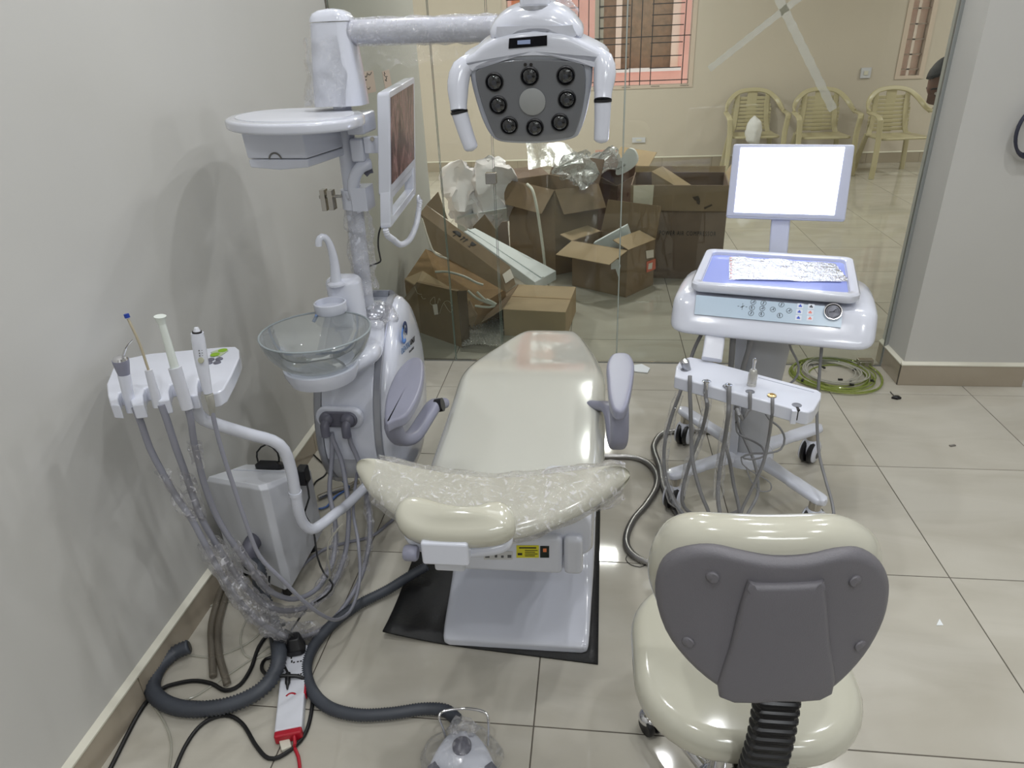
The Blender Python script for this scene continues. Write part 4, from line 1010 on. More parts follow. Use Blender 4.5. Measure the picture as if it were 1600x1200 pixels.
# 2 saliva ejector
t2 = thing('saliva_ejector', 'thin clear suction straw with dark blue tip, second slot of the white console', 'dental tool', tuple(ony(240, 610, 1.17)))
a, b, tip = ony(244, 622, 1.17), ony(232, 578, 1.175), ony(200, 498, 1.18)
obj('valve_body', tube(nb(), [a + (a - b) * 0.3, a, b], 0.01, n=16, step=0.01, rf=lambda i, t: 0.0105 - 0.003 * t), M['whitemat'], t2)
obj('straw', tube(nb(), [b, b.lerp(tip, .5) + Vector((0.003, 0, 0.004)), tip], 0.0026, n=10, step=0.01), mat('straw_plastic', (176, 166, 144), 0.3), t2)
obj('blue_tip', rod(tip - (b - tip) * 0.02, tip + (tip - b) * 0.09, 0.0052, 0.005, 14), M['blue'], t2)
H2 = [(252, 632, 1.165), (262, 660, 1.165), (275, 700, 1.17), (288, 735, 1.18), (300, 770, 1.19), (315, 810, 1.19), (335, 845, 1.20), (360, 885, 1.21), (390, 925, 1.23), (430, 952, 1.28), (475, 950, 1.38), (515, 920, 1.47), (538, 870, 1.56), (545, 810, 1.63), (540, 755, 1.69), (532, 715, 1.73), (521, 690, 1.735), (518, 676, 1.735)]
hose(H2, 0.0075, M['hose'], 'hose', t2)
film_on(H2[3:6], 0.014, 13, 0.014, t2); film_on(H2[6:13], 0.016, 14, 0.010, t2)
# 3 high volume suction
t3 = thing('suction_tip', 'wide white suction tube with flared slanted mouth, third slot of the white console', 'dental tool', tuple(ony(285, 610, 1.17)))
a, b, tip = ony(288, 622, 1.17), ony(273, 574, 1.175), ony(253, 505, 1.18)
obj('valve_body', tube(nb(), [a + (a - b) * 0.35, a, b], 0.013, n=18, step=0.01, rf=lambda i, t: 0.012 + 0.001 * t), M['whitemat'], t3)
obj('tube', rod(b, tip, 0.0085, 0.0068, 16), mat('milky_tube', (214, 220, 214), 0.25), t3)
obj('flared_mouth', tube(nb(), [tip + (tip - b) * -0.02, ony(251, 499, 1.18), ony(250, 494, 1.18)], 0.01, n=18, step=0.003, rf=lambda i, t: 0.007 + 0.0045 * t), mat('milky_tube', (214, 220, 214), 0.25), t3)
H3 = [(291, 630, 1.17), (298, 655, 1.17), (303, 690, 1.18), (311, 725, 1.19), (322, 765, 1.20), (340, 810, 1.21), (365, 850, 1.22), (390, 885, 1.23), (420, 922, 1.27), (460, 936, 1.34), (497, 918, 1.44), (520, 875, 1.53), (524, 820, 1.60), (515, 770, 1.67), (518, 725, 1.72), (519, 695, 1.735), (517, 678, 1.735)]
hose(H3, 0.0072, M['hose'], 'hose', t3)
film_on(H3[2:4], 0.012, 23, 0.010, t3); film_on(H3[6:9], 0.013, 24, 0.008, t3); film_on(H3[10:13], 0.012, 25, 0.008, t3)
# 4 curing light
t4 = thing('curing_light', 'white pen-shaped curing light with small indicator dots, fourth console slot', 'dental tool', tuple(ony(320, 600, 1.17)))
a, b, c = ony(325, 614, 1.165), ony(316, 570, 1.17), ony(308, 520, 1.175)
obj('handpiece', tube(nb(), [a, b, c], 0.012, n=20, step=0.006, rf=lambda i, t: 0.0085 + 0.0045 * math.sin(min(1, t * 1.35) * PI / 2) * (1 if t < 0.93 else 0.8)), M['white'], t4)
obj('collar', cyl(c, c + (c - b) * 0.05, 0.0092, 16), M['print'], t4)
obj('nose', rod(c + (c - b) * 0.05, c + (c - b) * 0.16, 0.007, 0.004, 14), M['whitemat'], t4)
for k, (x, y) in enumerate(((311, 548), (311.5, 552), (312, 556), (315.5, 547.5), (316, 551.5), (316.5, 555.5))):
    p = ony(x, y, 1.158); obj('indicator', sphere(p, 0.0012 if k < 3 else 0.0008, u=8, v=6), M['print'], t4)
obj('switch', lathe(nb(), [(0.006, 0), (0.006, 0.002), (0, 0.0025)], frame_z(ony(314.5, 563, 1.1585), (0, -1, 0.5)), 16), mat('khaki_button', (168, 168, 146), 0.5), t4)
obj('strain_relief', tube(nb(), [ony(326, 616, 1.163), ony(330, 632, 1.162), ony(332, 648, 1.162)], 0.008, n=14, step=0.004, rf=lambda i, t: 0.009 - 0.003 * t), M['tube'], t4)
H4 = [(328, 622, 1.162), (334, 655, 1.16), (347, 705, 1.16), (365, 760, 1.16), (382, 810, 1.155), (405, 868, 1.155), (440, 905, 1.17), (475, 940, 1.2), (505, 962, 1.25), (528, 968, 1.30), (550, 950, 1.38), (562, 905, 1.46), (560, 850, 1.52), (552, 800, 1.60), (555, 760, 1.70), (560, 735, 1.80), (575, 720, 1.9)]
hose(H4, 0.0048, M['hose'], 'hose', t4)
# film joining the low bundle
bm = tube(nb(), [ony(335, 860, 1.19), ony(360, 905, 1.20), ony(395, 950, 1.22), ony(440, 985, 1.27), ony(490, 985, 1.34)], 0.025, n=24, step=0.006, cap=False); crumple(bm, 0.014, 31, 34)
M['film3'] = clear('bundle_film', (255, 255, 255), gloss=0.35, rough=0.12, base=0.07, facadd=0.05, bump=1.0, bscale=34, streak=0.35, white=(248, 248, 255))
tag(obj('hose_bundle_film', bm, M['film3']), 'baggy clear film holding the drooping grey console hoses together low down', 'plastic wrap')
# thin clear lines and a loose grey cable near the bundle
def cable(label, pts, r, m, cat='cable', name='cable', z=None, n=8, **k):
    P = [onz(x, y, (r if len(q) == 0 else q[0])) for x, y, *q in pts]
    return tag(obj(name, tube(nb(), P, r, n=n, step=0.012), m, **k), label, cat)

# ================================================================ WHITE BOX ON THE FLOOR
wb = thing('suction_motor_box', 'white steel motor box standing on the floor against the wall under the console', 'machine box', (-1.0, 1.6, 0))
x1 = -0.888; y0, y1 = 1.462, 1.74
def topz(y): return 0.425 - (y - y0) * 0.43
WL = -1.115
rb = [(WL, 1.545), (x1 - 0.016, y0), (x1, y0 + 0.016), (x1, y1), (WL, y1)]
obj('casing', loft(nb(), [[Vector((x, y, 0.05)) for x, y in rb], [Vector((x, y, topz(y) - 0.014)) for x, y in rb],
    [Vector((x * 1.0 + (0.004 if x < -1 else -0.010), y + (0.012 if y < 1.6 else 0), topz(y) - 0.004)) for x, y in rb]]), mat('white_powder_coat', (206, 208, 214), 0.45), wb, bevel=0.003)
obj('lid_lip', prism(nb(), [Vector((x, y, topz(y) - 0.006)) for x, y in ((-1.10, 1.66), (-0.93, 1.66), (-0.93, y1 - 0.005), (-1.10, y1 - 0.005))], (0, 0, 0.009)), mat('white_powder_coat', (206, 208, 214), 0.45), wb, bevel=0.003)
for x, y in ((-1.09, 1.58), (-0.92, 1.5), (-1.09, 1.7), (-0.92, 1.7)):
    obj('foot', cyl((x, y, 0.0), (x, y, 0.05), 0.014, 14), M['black'], wb)
ho_ = ony(404, 838, y0 + 0.045)
obj('outlet_flange', cyl(ho_ + Vector((0, 0.002, 0)), ho_ + Vector((0, -0.012, 0)), 0.027, 24), M['dhose'], wb)
obj('outlet_elbow', tube(nb(), [ho_ + Vector((0, 0.0, 0)), ho_ + Vector((-0.005, -0.03, 0.0)), ho_ + Vector((-0.012, -0.05, -0.02)), ho_ + Vector((-0.012, -0.055, -0.05))], 0.024, n=18, step=0.006), M['dgrey'], wb)
ap = onz(424, 729, topz(1.69) + 0.01); az = topz(ap.y) + 0.001
ad = thing('power_adapter', 'black power adapter with looped lead lying on top of the white box', 'adapter', (ap.x, ap.y, az))
obj('brick', loft(nb(), [[Vector((ap.x + a, ap.y + b, az + 0.005 - b * 0.43)) for a, b in rrect(0.085, 0.05, 0.01)], [Vector((ap.x + a, ap.y + b, az + 0.018 - b * 0.43)) for a, b in rrect(0.085, 0.05, 0.01)], [Vector((ap.x + a * 0.6, ap.y + b * 0.6, az + 0.030 - b * 0.43)) for a, b in rrect(0.085, 0.05, 0.01)]]), M['black'], ad)
obj('lead', tube(nb(), [ap + Vector((-0.04, 0, 0.015)), ap + Vector((-0.042, 0.01, 0.045)), ap + Vector((-0.01, 0.02, 0.068)), ap + Vector((0.025, 0.01, 0.045)), ap + Vector((0.028, 0.0, 0.015))], 0.0028, n=8), M['blackc'], ad)
pg = thing('side_plug', 'black plug pushed into the side of the white box', 'plug', (-0.888, 1.70, 0.36))
p = onx(466, 742, x1)
obj('plug_body', bx((x1, p.y - 0.02, p.z - 0.028), (x1 + 0.03, p.y + 0.02, p.z + 0.028)), M['black'], pg, bevel=0.005)
obj('lead', tube(nb(), [p + Vector((0.028, 0, -0.02)), ony(480, 758, 1.62), ony(483, 778, 1.60), ony(476, 800, 1.58), ony(481, 812, 1.58), ony(490, 830, 1.55), ony(496, 870, 1.50), ony(506, 895, 1.48), ony(520, 913, 1.45), ony(510, 930, 1.42), ony(480, 950, 1.40), onz(455, 985, 0.01)], 0.0028, n=8), M['blackc'], pg)

# ================================================================ HOSES AND CABLES ON THE FLOOR
ch1 = [onz(x, y, z) for x, y, z in ((296, 1010, 0.036), (270, 1022, 0.028), (246, 1047, 0.024), (238, 1075, 0.023), (252, 1095, 0.023), (285, 1107, 0.023), (330, 1107, 0.024), (375, 1096, 0.028), (410, 1076, 0.04), (430, 1050, 0.05), (436, 1020, 0.06))]
ch1 += [ony(430, 985, 1.33), ony(418, 950, 1.36), ony(407, 920, 1.38), ony(404, 890, 1.395), ho_ + Vector((-0.012, -0.056, -0.055))]
o = tag(obj('corrugated_hose', corrugated(ch1, 0.0178, 0.009, 0.003), M['dhose'], angle=PI), 'charcoal corrugated hose curling on the floor from the white box, open end by the wall', 'hose')
obj('hose_mouth', tube(nb(), [ch1[0] + (ch1[0] - ch1[1]).normalized() * 0.0008, ch1[0] + (ch1[0] - ch1[1]).normalized() * 0.0016], 0.014, n=14, sm=False), M['black'], o)
ch2 = [onz(x, y, z) for x, y, z in ((668, 884, 0.05), (640, 900, 0.03), (605, 922, 0.022), (560, 945, 0.02), (520, 975, 0.02), (490, 1010, 0.02), (478, 1045, 0.02), (488, 1080, 0.02), (515, 1106, 0.02), (560, 1117, 0.02), (610, 1115, 0.02), (660, 1108, 0.02), (695, 1110, 0.022), (716, 1126, 0.03))]
tag(obj('corrugated_hose', corrugated(ch2, 0.014, 0.007, 0.002), M['dhose'], angle=PI), 'charcoal ribbed hose snaking over the floor from the patient chair to the foot pedal', 'hose')
# power strip
ps_ = thing('power_strip', 'white power strip with red end and black printed symbols on the floor', 'power strip', (-0.79, 1.15, 0))
e0 = (onz(428, 1141, 0.03) + onz(471, 1152, 0.03)) / 2; e1 = (onz(441, 1010, 0.03) + onz(483, 1010, 0.03)) / 2
d = e1 - e0; d.z = 0; L_ = d.length; ang = math.atan2(d.y, d.x)
PM = Matrix.Translation((e0.x, e0.y, 0)) @ Matrix.Rotation(ang, 4, 'Z')
W_ = 0.066
def psb(name, x0, x1, y0, y1, z0, z1, m, bev=0.0, **k): return obj(name, bx((x0, y0, z0), (x1, y1, z1), PM), m, ps_, bevel=bev, **k)
psb('strip_body', 0.012, L_, -W_ / 2, W_ / 2, 0.002, 0.032, mat('strip_white', (214, 216, 224), 0.3), 0.006)
psb('end_cap', -0.004, 0.014, -W_ / 2 + 0.0005, W_ / 2 - 0.0005, 0.003, 0.0315, M['red'], 0.005)
psb('switch', L_ * 0.40, L_ * 0.58, -W_ / 2 - 0.003, -W_ / 2 + 0.006, 0.008, 0.030, M['red'], 0.002)
# printed mark and socket symbols
def pspt(x, y, z=0.0326): return PM @ Vector((x, y, z))
obj('printed_arc', ring_seg((0, 0), 0.013, 0.0022, 30, 150, PM @ Matrix.Translation((L_ * 0.375, 0.0, 0.0328)) @ Matrix.Rotation(-PI / 2, 4, 'Z')), M['red'], ps_, solid=0.0005)
for x, y in ((0.62, -0.014), (0.62, -0.021), (0.78, -0.010), (0.78, -0.018), (0.78, 0.0)):
    psb('printed_symbol', L_ * x, L_ * x + 0.004, y - 0.0025, y + 0.0025, 0.0322, 0.0328, M['print'])
for x, y in ((0.79, 0.006), (0.84, 0.008)):
    psb('socket_slot', L_ * x, L_ * x + 0.008, y - 0.002, y + 0.002, 0.0322, 0.0328, M['print'])
obj('red_cord', tube(nb(), [PM @ Vector((0.0, -0.014, 0.022)), PM @ Vector((-0.02, -0.016, 0.016)), onz(460, 1168, 0.006), onz(466, 1182, 0.005), onz(469, 1205, 0.005), onz(470, 1240, 0.005)], 0.0042, n=10), M['red'], ps_)
pk = thing('strip_plug', 'large black plug standing in the far end of the white power strip', 'plug', tuple(pspt(L_ * 0.92, 0, 0.033)))
PK = PM @ Matrix.Translation((L_ * 0.93, -0.004, 0.033))
obj('plug_body', loft(nb(), [[PK @ Vector((a, b, 0)) for a, b in rrect(0.042, 0.050, 0.014)], [PK @ Vector((a, b, 0.018)) for a, b in rrect(0.042, 0.050, 0.014)], [PK @ Vector((a + 0.01, b * 0.6, 0.045)) for a, b in rrect(0.03, 0.050, 0.012)]]), M['black'], pk, bevel=0.003)
obj('lead', tube(nb(), [PK @ Vector((0.01, 0, 0.04)), PK @ Vector((0.02, 0.02, 0.06)), ony(452, 1004, 1.30), ony(430, 996, 1.32), ony(420, 975, 1.35), ony(424, 940, 1.40)], 0.004, n=8), M['blackc'], pk)
pj = thing('barrel_plug', 'slim black barrel plug lying across the middle of the power strip', 'plug', tuple(pspt(L_ * 0.66, 0.004, 0.033)))
a, b = onz(450, 1052, 0.042), onz(449, 1077, 0.036)
obj('plug_body', tube(nb(), [a, a.lerp(b, .5), b], 0.008, n=12, step=0.005, rf=lambda i, t: 0.0068 if t < 0.75 else 0.0068 * (1.3 - t)), M['black'], pj)
obj('lead', tube(nb(), [a, onz(440, 1032, 0.05), onz(428, 1010, 0.06), ony(424, 985, 1.28), ony(421, 955, 1.34), ony(420, 920, 1.42), ony(421, 900, 1.45)], 0.003, n=8), M['blackc'], pj)
tag(obj('white_connector', join(bx((-0.012, -0.018, 0.001), (0.012, 0.018, 0.016), Matrix.Translation(onz(447, 1166, 0)) @ Matrix.Rotation(0.6, 4, 'Z'))), M['lip'], bevel=0.003), 'small cream connector lying by the red end of the power strip', 'connector')
cable('thick black cable running along the skirting from the wall past the corrugated hose', [(152, 1240, 0.006), (178, 1190, 0.006), (198, 1150, 0.006), (215, 1118, 0.006), (228, 1098, 0.008), (243, 1083, 0.01), (262, 1072, 0.008), (300, 1064, 0.006), (330, 1068, 0.006), (352, 1079, 0.006), (375, 1070, 0.006), (392, 1045, 0.006), (405, 1010, 0.006), (425, 985, 0.01), (445, 975, 0.02)], 0.0055, M['blackc'], name='thick_black_cable')
cable('black cable looping under the power strip and rising again near the bottom edge', [(262, 1230, 0.006), (290, 1165, 0.006), (318, 1130, 0.006), (352, 1118, 0.006), (378, 1130, 0.006), (400, 1165, 0.006), (420, 1185, 0.006), (445, 1178, 0.006), (475, 1150, 0.006), (487, 1110, 0.006), (486, 1075, 0.01), (470, 1058, 0.036), (445, 1056, 0.044), (420, 1055, 0.04), (409, 1045, 0.02), (415, 1030, 0.01), (440, 1025, 0.006)], 0.005, M['blackc'], name='looped_black_cable')
cable('grey cable looping on the floor behind the drooping console hoses', [(440, 930, 0.005), (462, 895, 0.005), (500, 862, 0.005), (540, 848, 0.005), (580, 838, 0.005), (610, 815, 0.006), (640, 790, 0.006)], 0.0055, M['hose'], name='grey_floor_cable')
cable('thin black lead on the floor between the side unit and the white box', [(505, 640, 0.02), (488, 700, 0.004), (492, 712, 0.004), (510, 730, 0.004), (508, 742, 0.004), (494, 752, 0.004), (488, 762, 0.004)], 0.003, M['blackc'], name='thin_black_lead')
cable('blue air line hanging from the side unit down to the floor', [(532, 736, 0.16), (536, 752, 0.08), (545, 762, 0.01), (525, 775, 0.006), (510, 792, 0.006), (498, 795, 0.006)], 0.004, mat('blue_line', (84, 116, 180), 0.4), name='blue_air_line', cat='tube')
cable('ribbed steel pipe on the floor under the side unit', [(497, 778, 0.01), (520, 768, 0.01), (545, 760, 0.012), (560, 752, 0.03)], 0.010, M['steel'], name='short_steel_pipe', cat='pipe')
M['ctube'] = clear('ribbed_clear_hose', (214, 208, 198), gloss=1.0, rough=0.1, base=0.30, facadd=0.03, white=(176, 168, 154))
for k, (dx, lab) in enumerate(((0, 'outer clear ribbed drain hose on the floor behind the power strip'), (11, 'inner clear ribbed drain hose on the floor behind the power strip'))):
    P = [onz(x, y, 0.013) for x, y in ((350 + dx * 1.1, 905), (338 + dx, 945), (330 + dx, 980), (331 + dx, 1020), (333 + dx * 2.0, 1058 + dx))]
    tag(obj('drain_hose', corrugated(P, 0.0095, 0.006, 0.0008, 12), M['ctube'], angle=PI), lab, 'hose')
for lab, P in (('clear thin tube bulging over the skirting towards the camera', ((262, 1215), (268, 1170), (262, 1140), (245, 1110), (222, 1083), (195, 1070), (170, 1068, 0.06), (163, 1080, 0.06), (180, 1092, 0.03), (220, 1098), (260, 1098), (300, 1090), (340, 1065), (385, 1035), (420, 1010))),
               ('clear thin tube looping from the open hose end towards the bundle', ((290, 1020), (300, 1024), (330, 1026), (370, 1014), (400, 995), (425, 965))),
               ('clear thin tube coiled round the drain hoses', ((385, 968), (378, 985), (376, 1005), (384, 1024), (402, 1028), (425, 1018), (450, 1000))),
               ('clear thin tube crossing behind the drain hoses to the skirting', ((298, 960), (320, 950), (345, 942), (375, 938), (400, 940))),
               ('clear thin tube arching beside the drooping console hoses', ((500, 918, 0.05), (515, 900, 0.12), (512, 870, 0.2), (515, 845, 0.25), (535, 818, 0.3)))):
    cable(lab, P, 0.003, M['tube'], cat='tube', name='clear_tube')

# foot pedal
fp = thing('foot_pedal', 'white foot control with round black button and chrome hoop at the bottom edge', 'foot pedal', tuple(onz(722, 1190, 0)))
fo = smooth_closed([tuple(onz(x, y, 0.03).to_2d()) for x, y in ((722, 1140), (742, 1144), (760, 1165), (772, 1190), (782, 1220), (788, 1255), (722, 1268), (656, 1255), (662, 1220), (672, 1190), (685, 1165), (702, 1144))], 3)
obj('housing', puff(fo, 0.003, 0.034, Matrix(), 0.012, dome=0.006), M['white'], fp)
obj('button', lathe(nb(), [(0.022, 0.0), (0.022, 0.010), (0.018, 0.014), (0, 0.015)], Matrix.Translation(onz(722, 1168, 0.038)), 28), M['dgrey'], fp)
for x in (678, 767):
    obj('switch', lathe(nb(), [(0.014, 0.0), (0.014, 0.008), (0, 0.010)], Matrix.Translation(onz(x, 1202, 0.036)), 4), M['dgrey'], fp)
wp = [onz(696, 1152, 0.02), onz(692, 1138, 0.05), onz(686, 1121, 0.085), onz(690, 1113, 0.09), onz(702, 1109, 0.09), onz(725, 1107, 0.09), onz(745, 1109, 0.09), onz(759, 1114, 0.09), onz(763, 1124, 0.08), onz(764, 1145, 0.045), onz(763, 1165, 0.02)]
obj('chrome_hoop', tube(nb(), wp, 0.0032, n=10, step=0.006), M['chrome'], fp)
bm = sphere(Vector((0, 0, 0)), 1.0, 0.095, 0.085, 0.035, u=36, v=18); bm.transform(Matrix.Translation(onz(722, 1190, 0.02) + Vector((0, 0, 0.01)))); crumple(bm, 0.014, 40, 30)
for v in bm.verts: v.co.z = max(v.co.z, 0.002)
obj('film_cover', bm, M['sheer'], fp)
bm = tube(nb(), [onz(705, 1142, 0.05), onz(715, 1132, 0.06), onz(735, 1134, 0.05), onz(745, 1142, 0.04)], 0.014, n=12, step=0.006); crumple(bm, 0.012, 41, 60)
obj('film_knot', bm, M['film'], fp)
# ================================================================ DELIVERY CART
CC = Vector((0.573, 2.212, 0)); CRZ = math.radians(-14.5)
ca = thing('delivery_cart', 'white wheeled dental cart with blue-lit tray, button panel and four curved legs', 'cart', CC, CRZ)
CM = MW[ca.name]; CI = CM.inverted()
def cz(x, y, z): return CI @ onz(x, y, z)
def cplane(x, y, ly):           # pixel onto the cart's local plane y = ly
    n = CM.to_3x3() @ Vector((0, 1, 0)); o = CM @ Vector((0, ly, 0))
    return CI @ onp(x, y, o, n)
def cobj(name, bm, m, **k):
    par = k.pop('parent', ca); bm.transform(CM); return obj(name, bm, m, par, **k)
TZt = 0.800
ring_o = rrect(0.478, 0.40, 0.035, 6); ring_i = rrect(0.425, 0.352, 0.022, 6); ring_o2 = rrect(0.468, 0.390, 0.032, 6)
def rz_(ring, z, oy=0.0): return [Vector((a, b + oy, z)) for a, b in ring]
cobj('tray', loft(nb(), [rz_(rrect(0.44, 0.36, 0.03, 6), TZt - 0.032), rz_(ring_o2, TZt - 0.029), rz_(ring_o, TZt - 0.022), rz_(ring_o, TZt - 0.006), rz_(ring_o2, TZt), rz_(rrect(0.436, 0.362, 0.026, 6), TZt), rz_(ring_i, TZt - 0.005), rz_(ring_i, TZt - 0.016), rz_(rrect(0.02, 0.02, 0.005, 6), TZt - 0.016)]), M['white'])
cobj('tray_mat', loft(nb(), [rz_(rrect(0.42, 0.346, 0.02, 6), TZt - 0.0158), rz_(rrect(0.42, 0.346, 0.02, 6), TZt - 0.0145)]), mat('screen_lit_mat', (150, 162, 222), 0.16))  # bluish light of the screen deepened in the mat colour
# console body with sloped front
def csec(x, s=1.0, dy=0.0):
    P = [(-0.185, 0.762), (-0.205, 0.748), (-0.248, 0.690), (-0.262, 0.665), (-0.262, 0.655), (-0.245, 0.645), (-0.10, 0.642), (0.16, 0.66), (0.18, 0.70), (0.17, 0.762)]
    cy, cz_ = -0.05, 0.70
    return [Vector((x, cy + (y - cy) * s + dy, cz_ + (z - cz_) * s)) for y, z in P]
cobj('console_body', loft(nb(), [csec(-0.292, 0.45, -0.04), csec(-0.288, 0.70, -0.03), csec(-0.272, 0.90, -0.012), csec(-0.245, 0.985), csec(-0.22, 1.0), csec(0.225, 1.0), csec(0.25, 0.985), csec(0.277, 0.90, -0.012), csec(0.294, 0.70, -0.03), csec(0.298, 0.45, -0.04)]), M['white'], sub=1)
cobj('side_knob', lathe(nb(), [(0.024, 0), (0.024, 0.008), (0.018, 0.013), (0, 0.014)], Matrix.Translation(cz(1338, 477, 0.742) + Vector((0.0, 0, 0))), 24), M['white'])
fo_, fn_ = Vector((0, -0.2265, 0.719)), Vector((0, -0.803, 0.596))
fow = CM @ (fo_ + fn_ * 0.0035); fnw = CM.to_3x3() @ fn_
def fpt(x, y, d=0.0): return onp(x, y, fow + fnw * d, fnw)
pq = [(1088, 461), (1317, 481), (1314, 512), (1085, 491)]
obj('control_panel', prism(nb(), [fpt(x, y) for x, y in pq], fnw * 0.0012), mat('panel_blue_grey', (176, 194, 210), 0.25), ca, smooth=False)
PX = (CM.to_3x3() @ Vector((1, 0, 0))); PZ = fnw.normalized(); PY = PZ.cross(PX)
def pm(x, y, d=0.0014):
    p = fpt(x, y, d); return Matrix(((PX.x, PY.x, PZ.x, p.x), (PX.y, PY.y, PZ.y, p.y), (PX.z, PY.z, PZ.z, p.z), (0, 0, 0, 1)))
inkb = mat('blue_print', (52, 84, 190), 0.5); inkr = mat('salmon_print', (226, 130, 116), 0.5); inkk = mat('charcoal_print', (46, 50, 58), 0.5)
for k, (x, y) in enumerate(((1177, 472), (1193, 473.5), (1175, 481), (1191, 482), (1173.5, 489.5), (1190, 491), (1207.5, 483.5), (1221, 476), (1218.5, 493), (1233, 485.5))):
    b = obj('touch_button', ring_seg((0, 0), 0.0075, 0.0006, 0, 360, pm(x, y), 18), inkk, ca, solid=0.0003)
    s_ = (k % 3)
    obj('button_sign', join(bx((-0.005, -0.0007, 0), (0.005, 0.0007, 0.0003), pm(x, y) @ Matrix.Rotation(0.5 + s_ * 0.6, 4, 'Z')), bx((-0.0008, -0.004, 0), (0.0008, 0.004, 0.0003), pm(x, y) @ Matrix.Translation((0.002 - 0.002 * s_, 0.001, 0)))), inkk, b, smooth=False)
c_ = pm(1160, 479)
obj('chair_sign', join(bx((-0.006, -0.001, 0), (0.006, 0.001, 0.0003), c_ @ Matrix.Rotation(0.5, 4, 'Z')), bx((-0.001, -0.005, 0), (0.001, 0.003, 0.0003), c_), bx((-0.014, -0.0007, 0), (-0.009, 0.0007, 0.0003), c_), bx((0.009, -0.0007, 0), (0.014, 0.0007, 0.0003), c_), bx((-0.0007, 0.006, 0), (0.0007, 0.010, 0.0003), c_), bx((-0.0007, -0.010, 0), (0.0007, -0.007, 0.0003), c_)), inkk, ca, smooth=False)
for x, y, m_ in ((1250.5, 478, inkb), (1249, 487, inkb), (1247.5, 496.5, inkb), (1267.5, 479, inkk), (1266, 488, inkr), (1265.5, 497.5, inkr)):
    obj('key_patch', bx((-0.0085, -0.0075, 0), (0.0085, 0.0075, 0.0002), pm(x, y)), mat('white_key', (212, 218, 230), 0.35), ca, smooth=False)
    obj('key_sign', join(bx((-0.0045, -0.003, 0), (0.0045, 0.001, 0.0003), pm(x, y, 0.0018)), bx((-0.002, 0.001, 0), (0.002, 0.0045, 0.0003), pm(x, y, 0.0018))), m_, ca, smooth=False)
for x, y in ((1251, 473), (1268, 474)):
    obj('indicator', lathe(nb(), [(0.0012, 0), (0.0012, 0.0004), (0, 0.0004)], pm(x, y), 8), inkb if x < 1260 else inkk, ca)
gm = pm(1301.5, 487.5)
g_ = obj('pressure_gauge', lathe(nb(), [(0.0265, -0.004), (0.0265, 0.004), (0.0245, 0.0065), (0.022, 0.0065), (0.0215, 0.003), (0.0, 0.003)], gm, 36), M['chrome'], ca)
obj('gauge_ring', lathe(nb(), [(0.0218, 0.003), (0.0218, 0.0062), (0.0195, 0.0034), (0.0195, 0.003)], gm, 36), M['black'], g_)
obj('gauge_face', lathe(nb(), [(0.0195, 0.0031), (0.0, 0.0031)], gm, 32), mat('gauge_face', (196, 198, 206), 0.3), g_)
obj('gauge_marks', join(ring_seg((0, 0), 0.0155, 0.0005, 0, 70, gm @ Matrix.Translation((0, 0, 0.0036))), ring_seg((0, 0), 0.0155, 0.0005, 110, 230, gm @ Matrix.Translation((0, 0, 0.0036))), bx((-0.011, -0.0012, 0.0034), (0.004, 0.0012, 0.0038), gm @ Matrix.Rotation(0.25, 4, 'Z')), bx((0.0, -0.0009, 0.0036), (0.011, 0.0009, 0.004), gm @ Matrix.Rotation(0.85, 4, 'Z'))), inkk, g_, smooth=False)
obj('gauge_glass', lathe(nb(), [(0.0212, 0.0052), (0.012, 0.0066), (0.0, 0.007)], gm, 28), clear('gauge_glass', (250, 250, 252), gloss=1.0), g_)
for x, y in ((1144, 517), (1239, 527)):
    p = onz(x, y, 0.64); obj('socket', bx(tuple(p + Vector((-0.011, -0.01, -0.022))), tuple(p + Vector((0.011, 0.012, 0.006)))), M['dgrey'], ca, bevel=0.002)
# column and base
col0 = onz(1192, 712, 0.14); col1 = Vector((0.545, 2.17, 0.645))
colc = Vector((0.553, 2.17, 0))
cb = nb()
loft(cb, [[colc + Vector((a * k, b * k, z)) for a, b in rrect(0.15, 0.13, 0.055, 6)] for k, z in ((0.86, 0.13), (0.86, 0.17), (0.90, 0.30), (1.02, 0.45), (1.18, 0.60), (1.25, 0.648))])
obj('column', cb, mat('column_grey', (172, 174, 180), 0.4), ca)
obj('column_strip', prism(nb(), [colc + Vector((-0.10, -0.05, 0.645)), colc + Vector((-0.07, -0.075, 0.645)), colc + Vector((-0.05, -0.06, 0.12)), colc + Vector((-0.07, -0.03, 0.12))], (0.004, 0.008, 0)), M['white'], ca, bevel=0.002)
bp_ = [onz(1112, 520, 0.62), onz(1118, 565, 0.60)]
obj('rail_bracket', swept([onz(1118, 512, 0.66), onz(1116, 535, 0.64), onz(1112, 562, 0.61)], 0.06, 0.018), M['whitemat'], ca)
cast = [(Vector((0.716, 1.898, 0)), 0), (Vector((0.822, 2.334, 0)), 1), (Vector((0.367, 2.443, 0)), 2), (Vector((0.285, 2.010, 0)), 3)]
obj('base_hub', loft(nb(), [[colc + Vector((a * k, b * k, z)) for a, b in rrect(0.17, 0.17, 0.07, 6)] for k, z in ((0.9, 0.108), (1.0, 0.115), (1.0, 0.145), (0.85, 0.16), (0.5, 0.17))]), M['white'], ca)
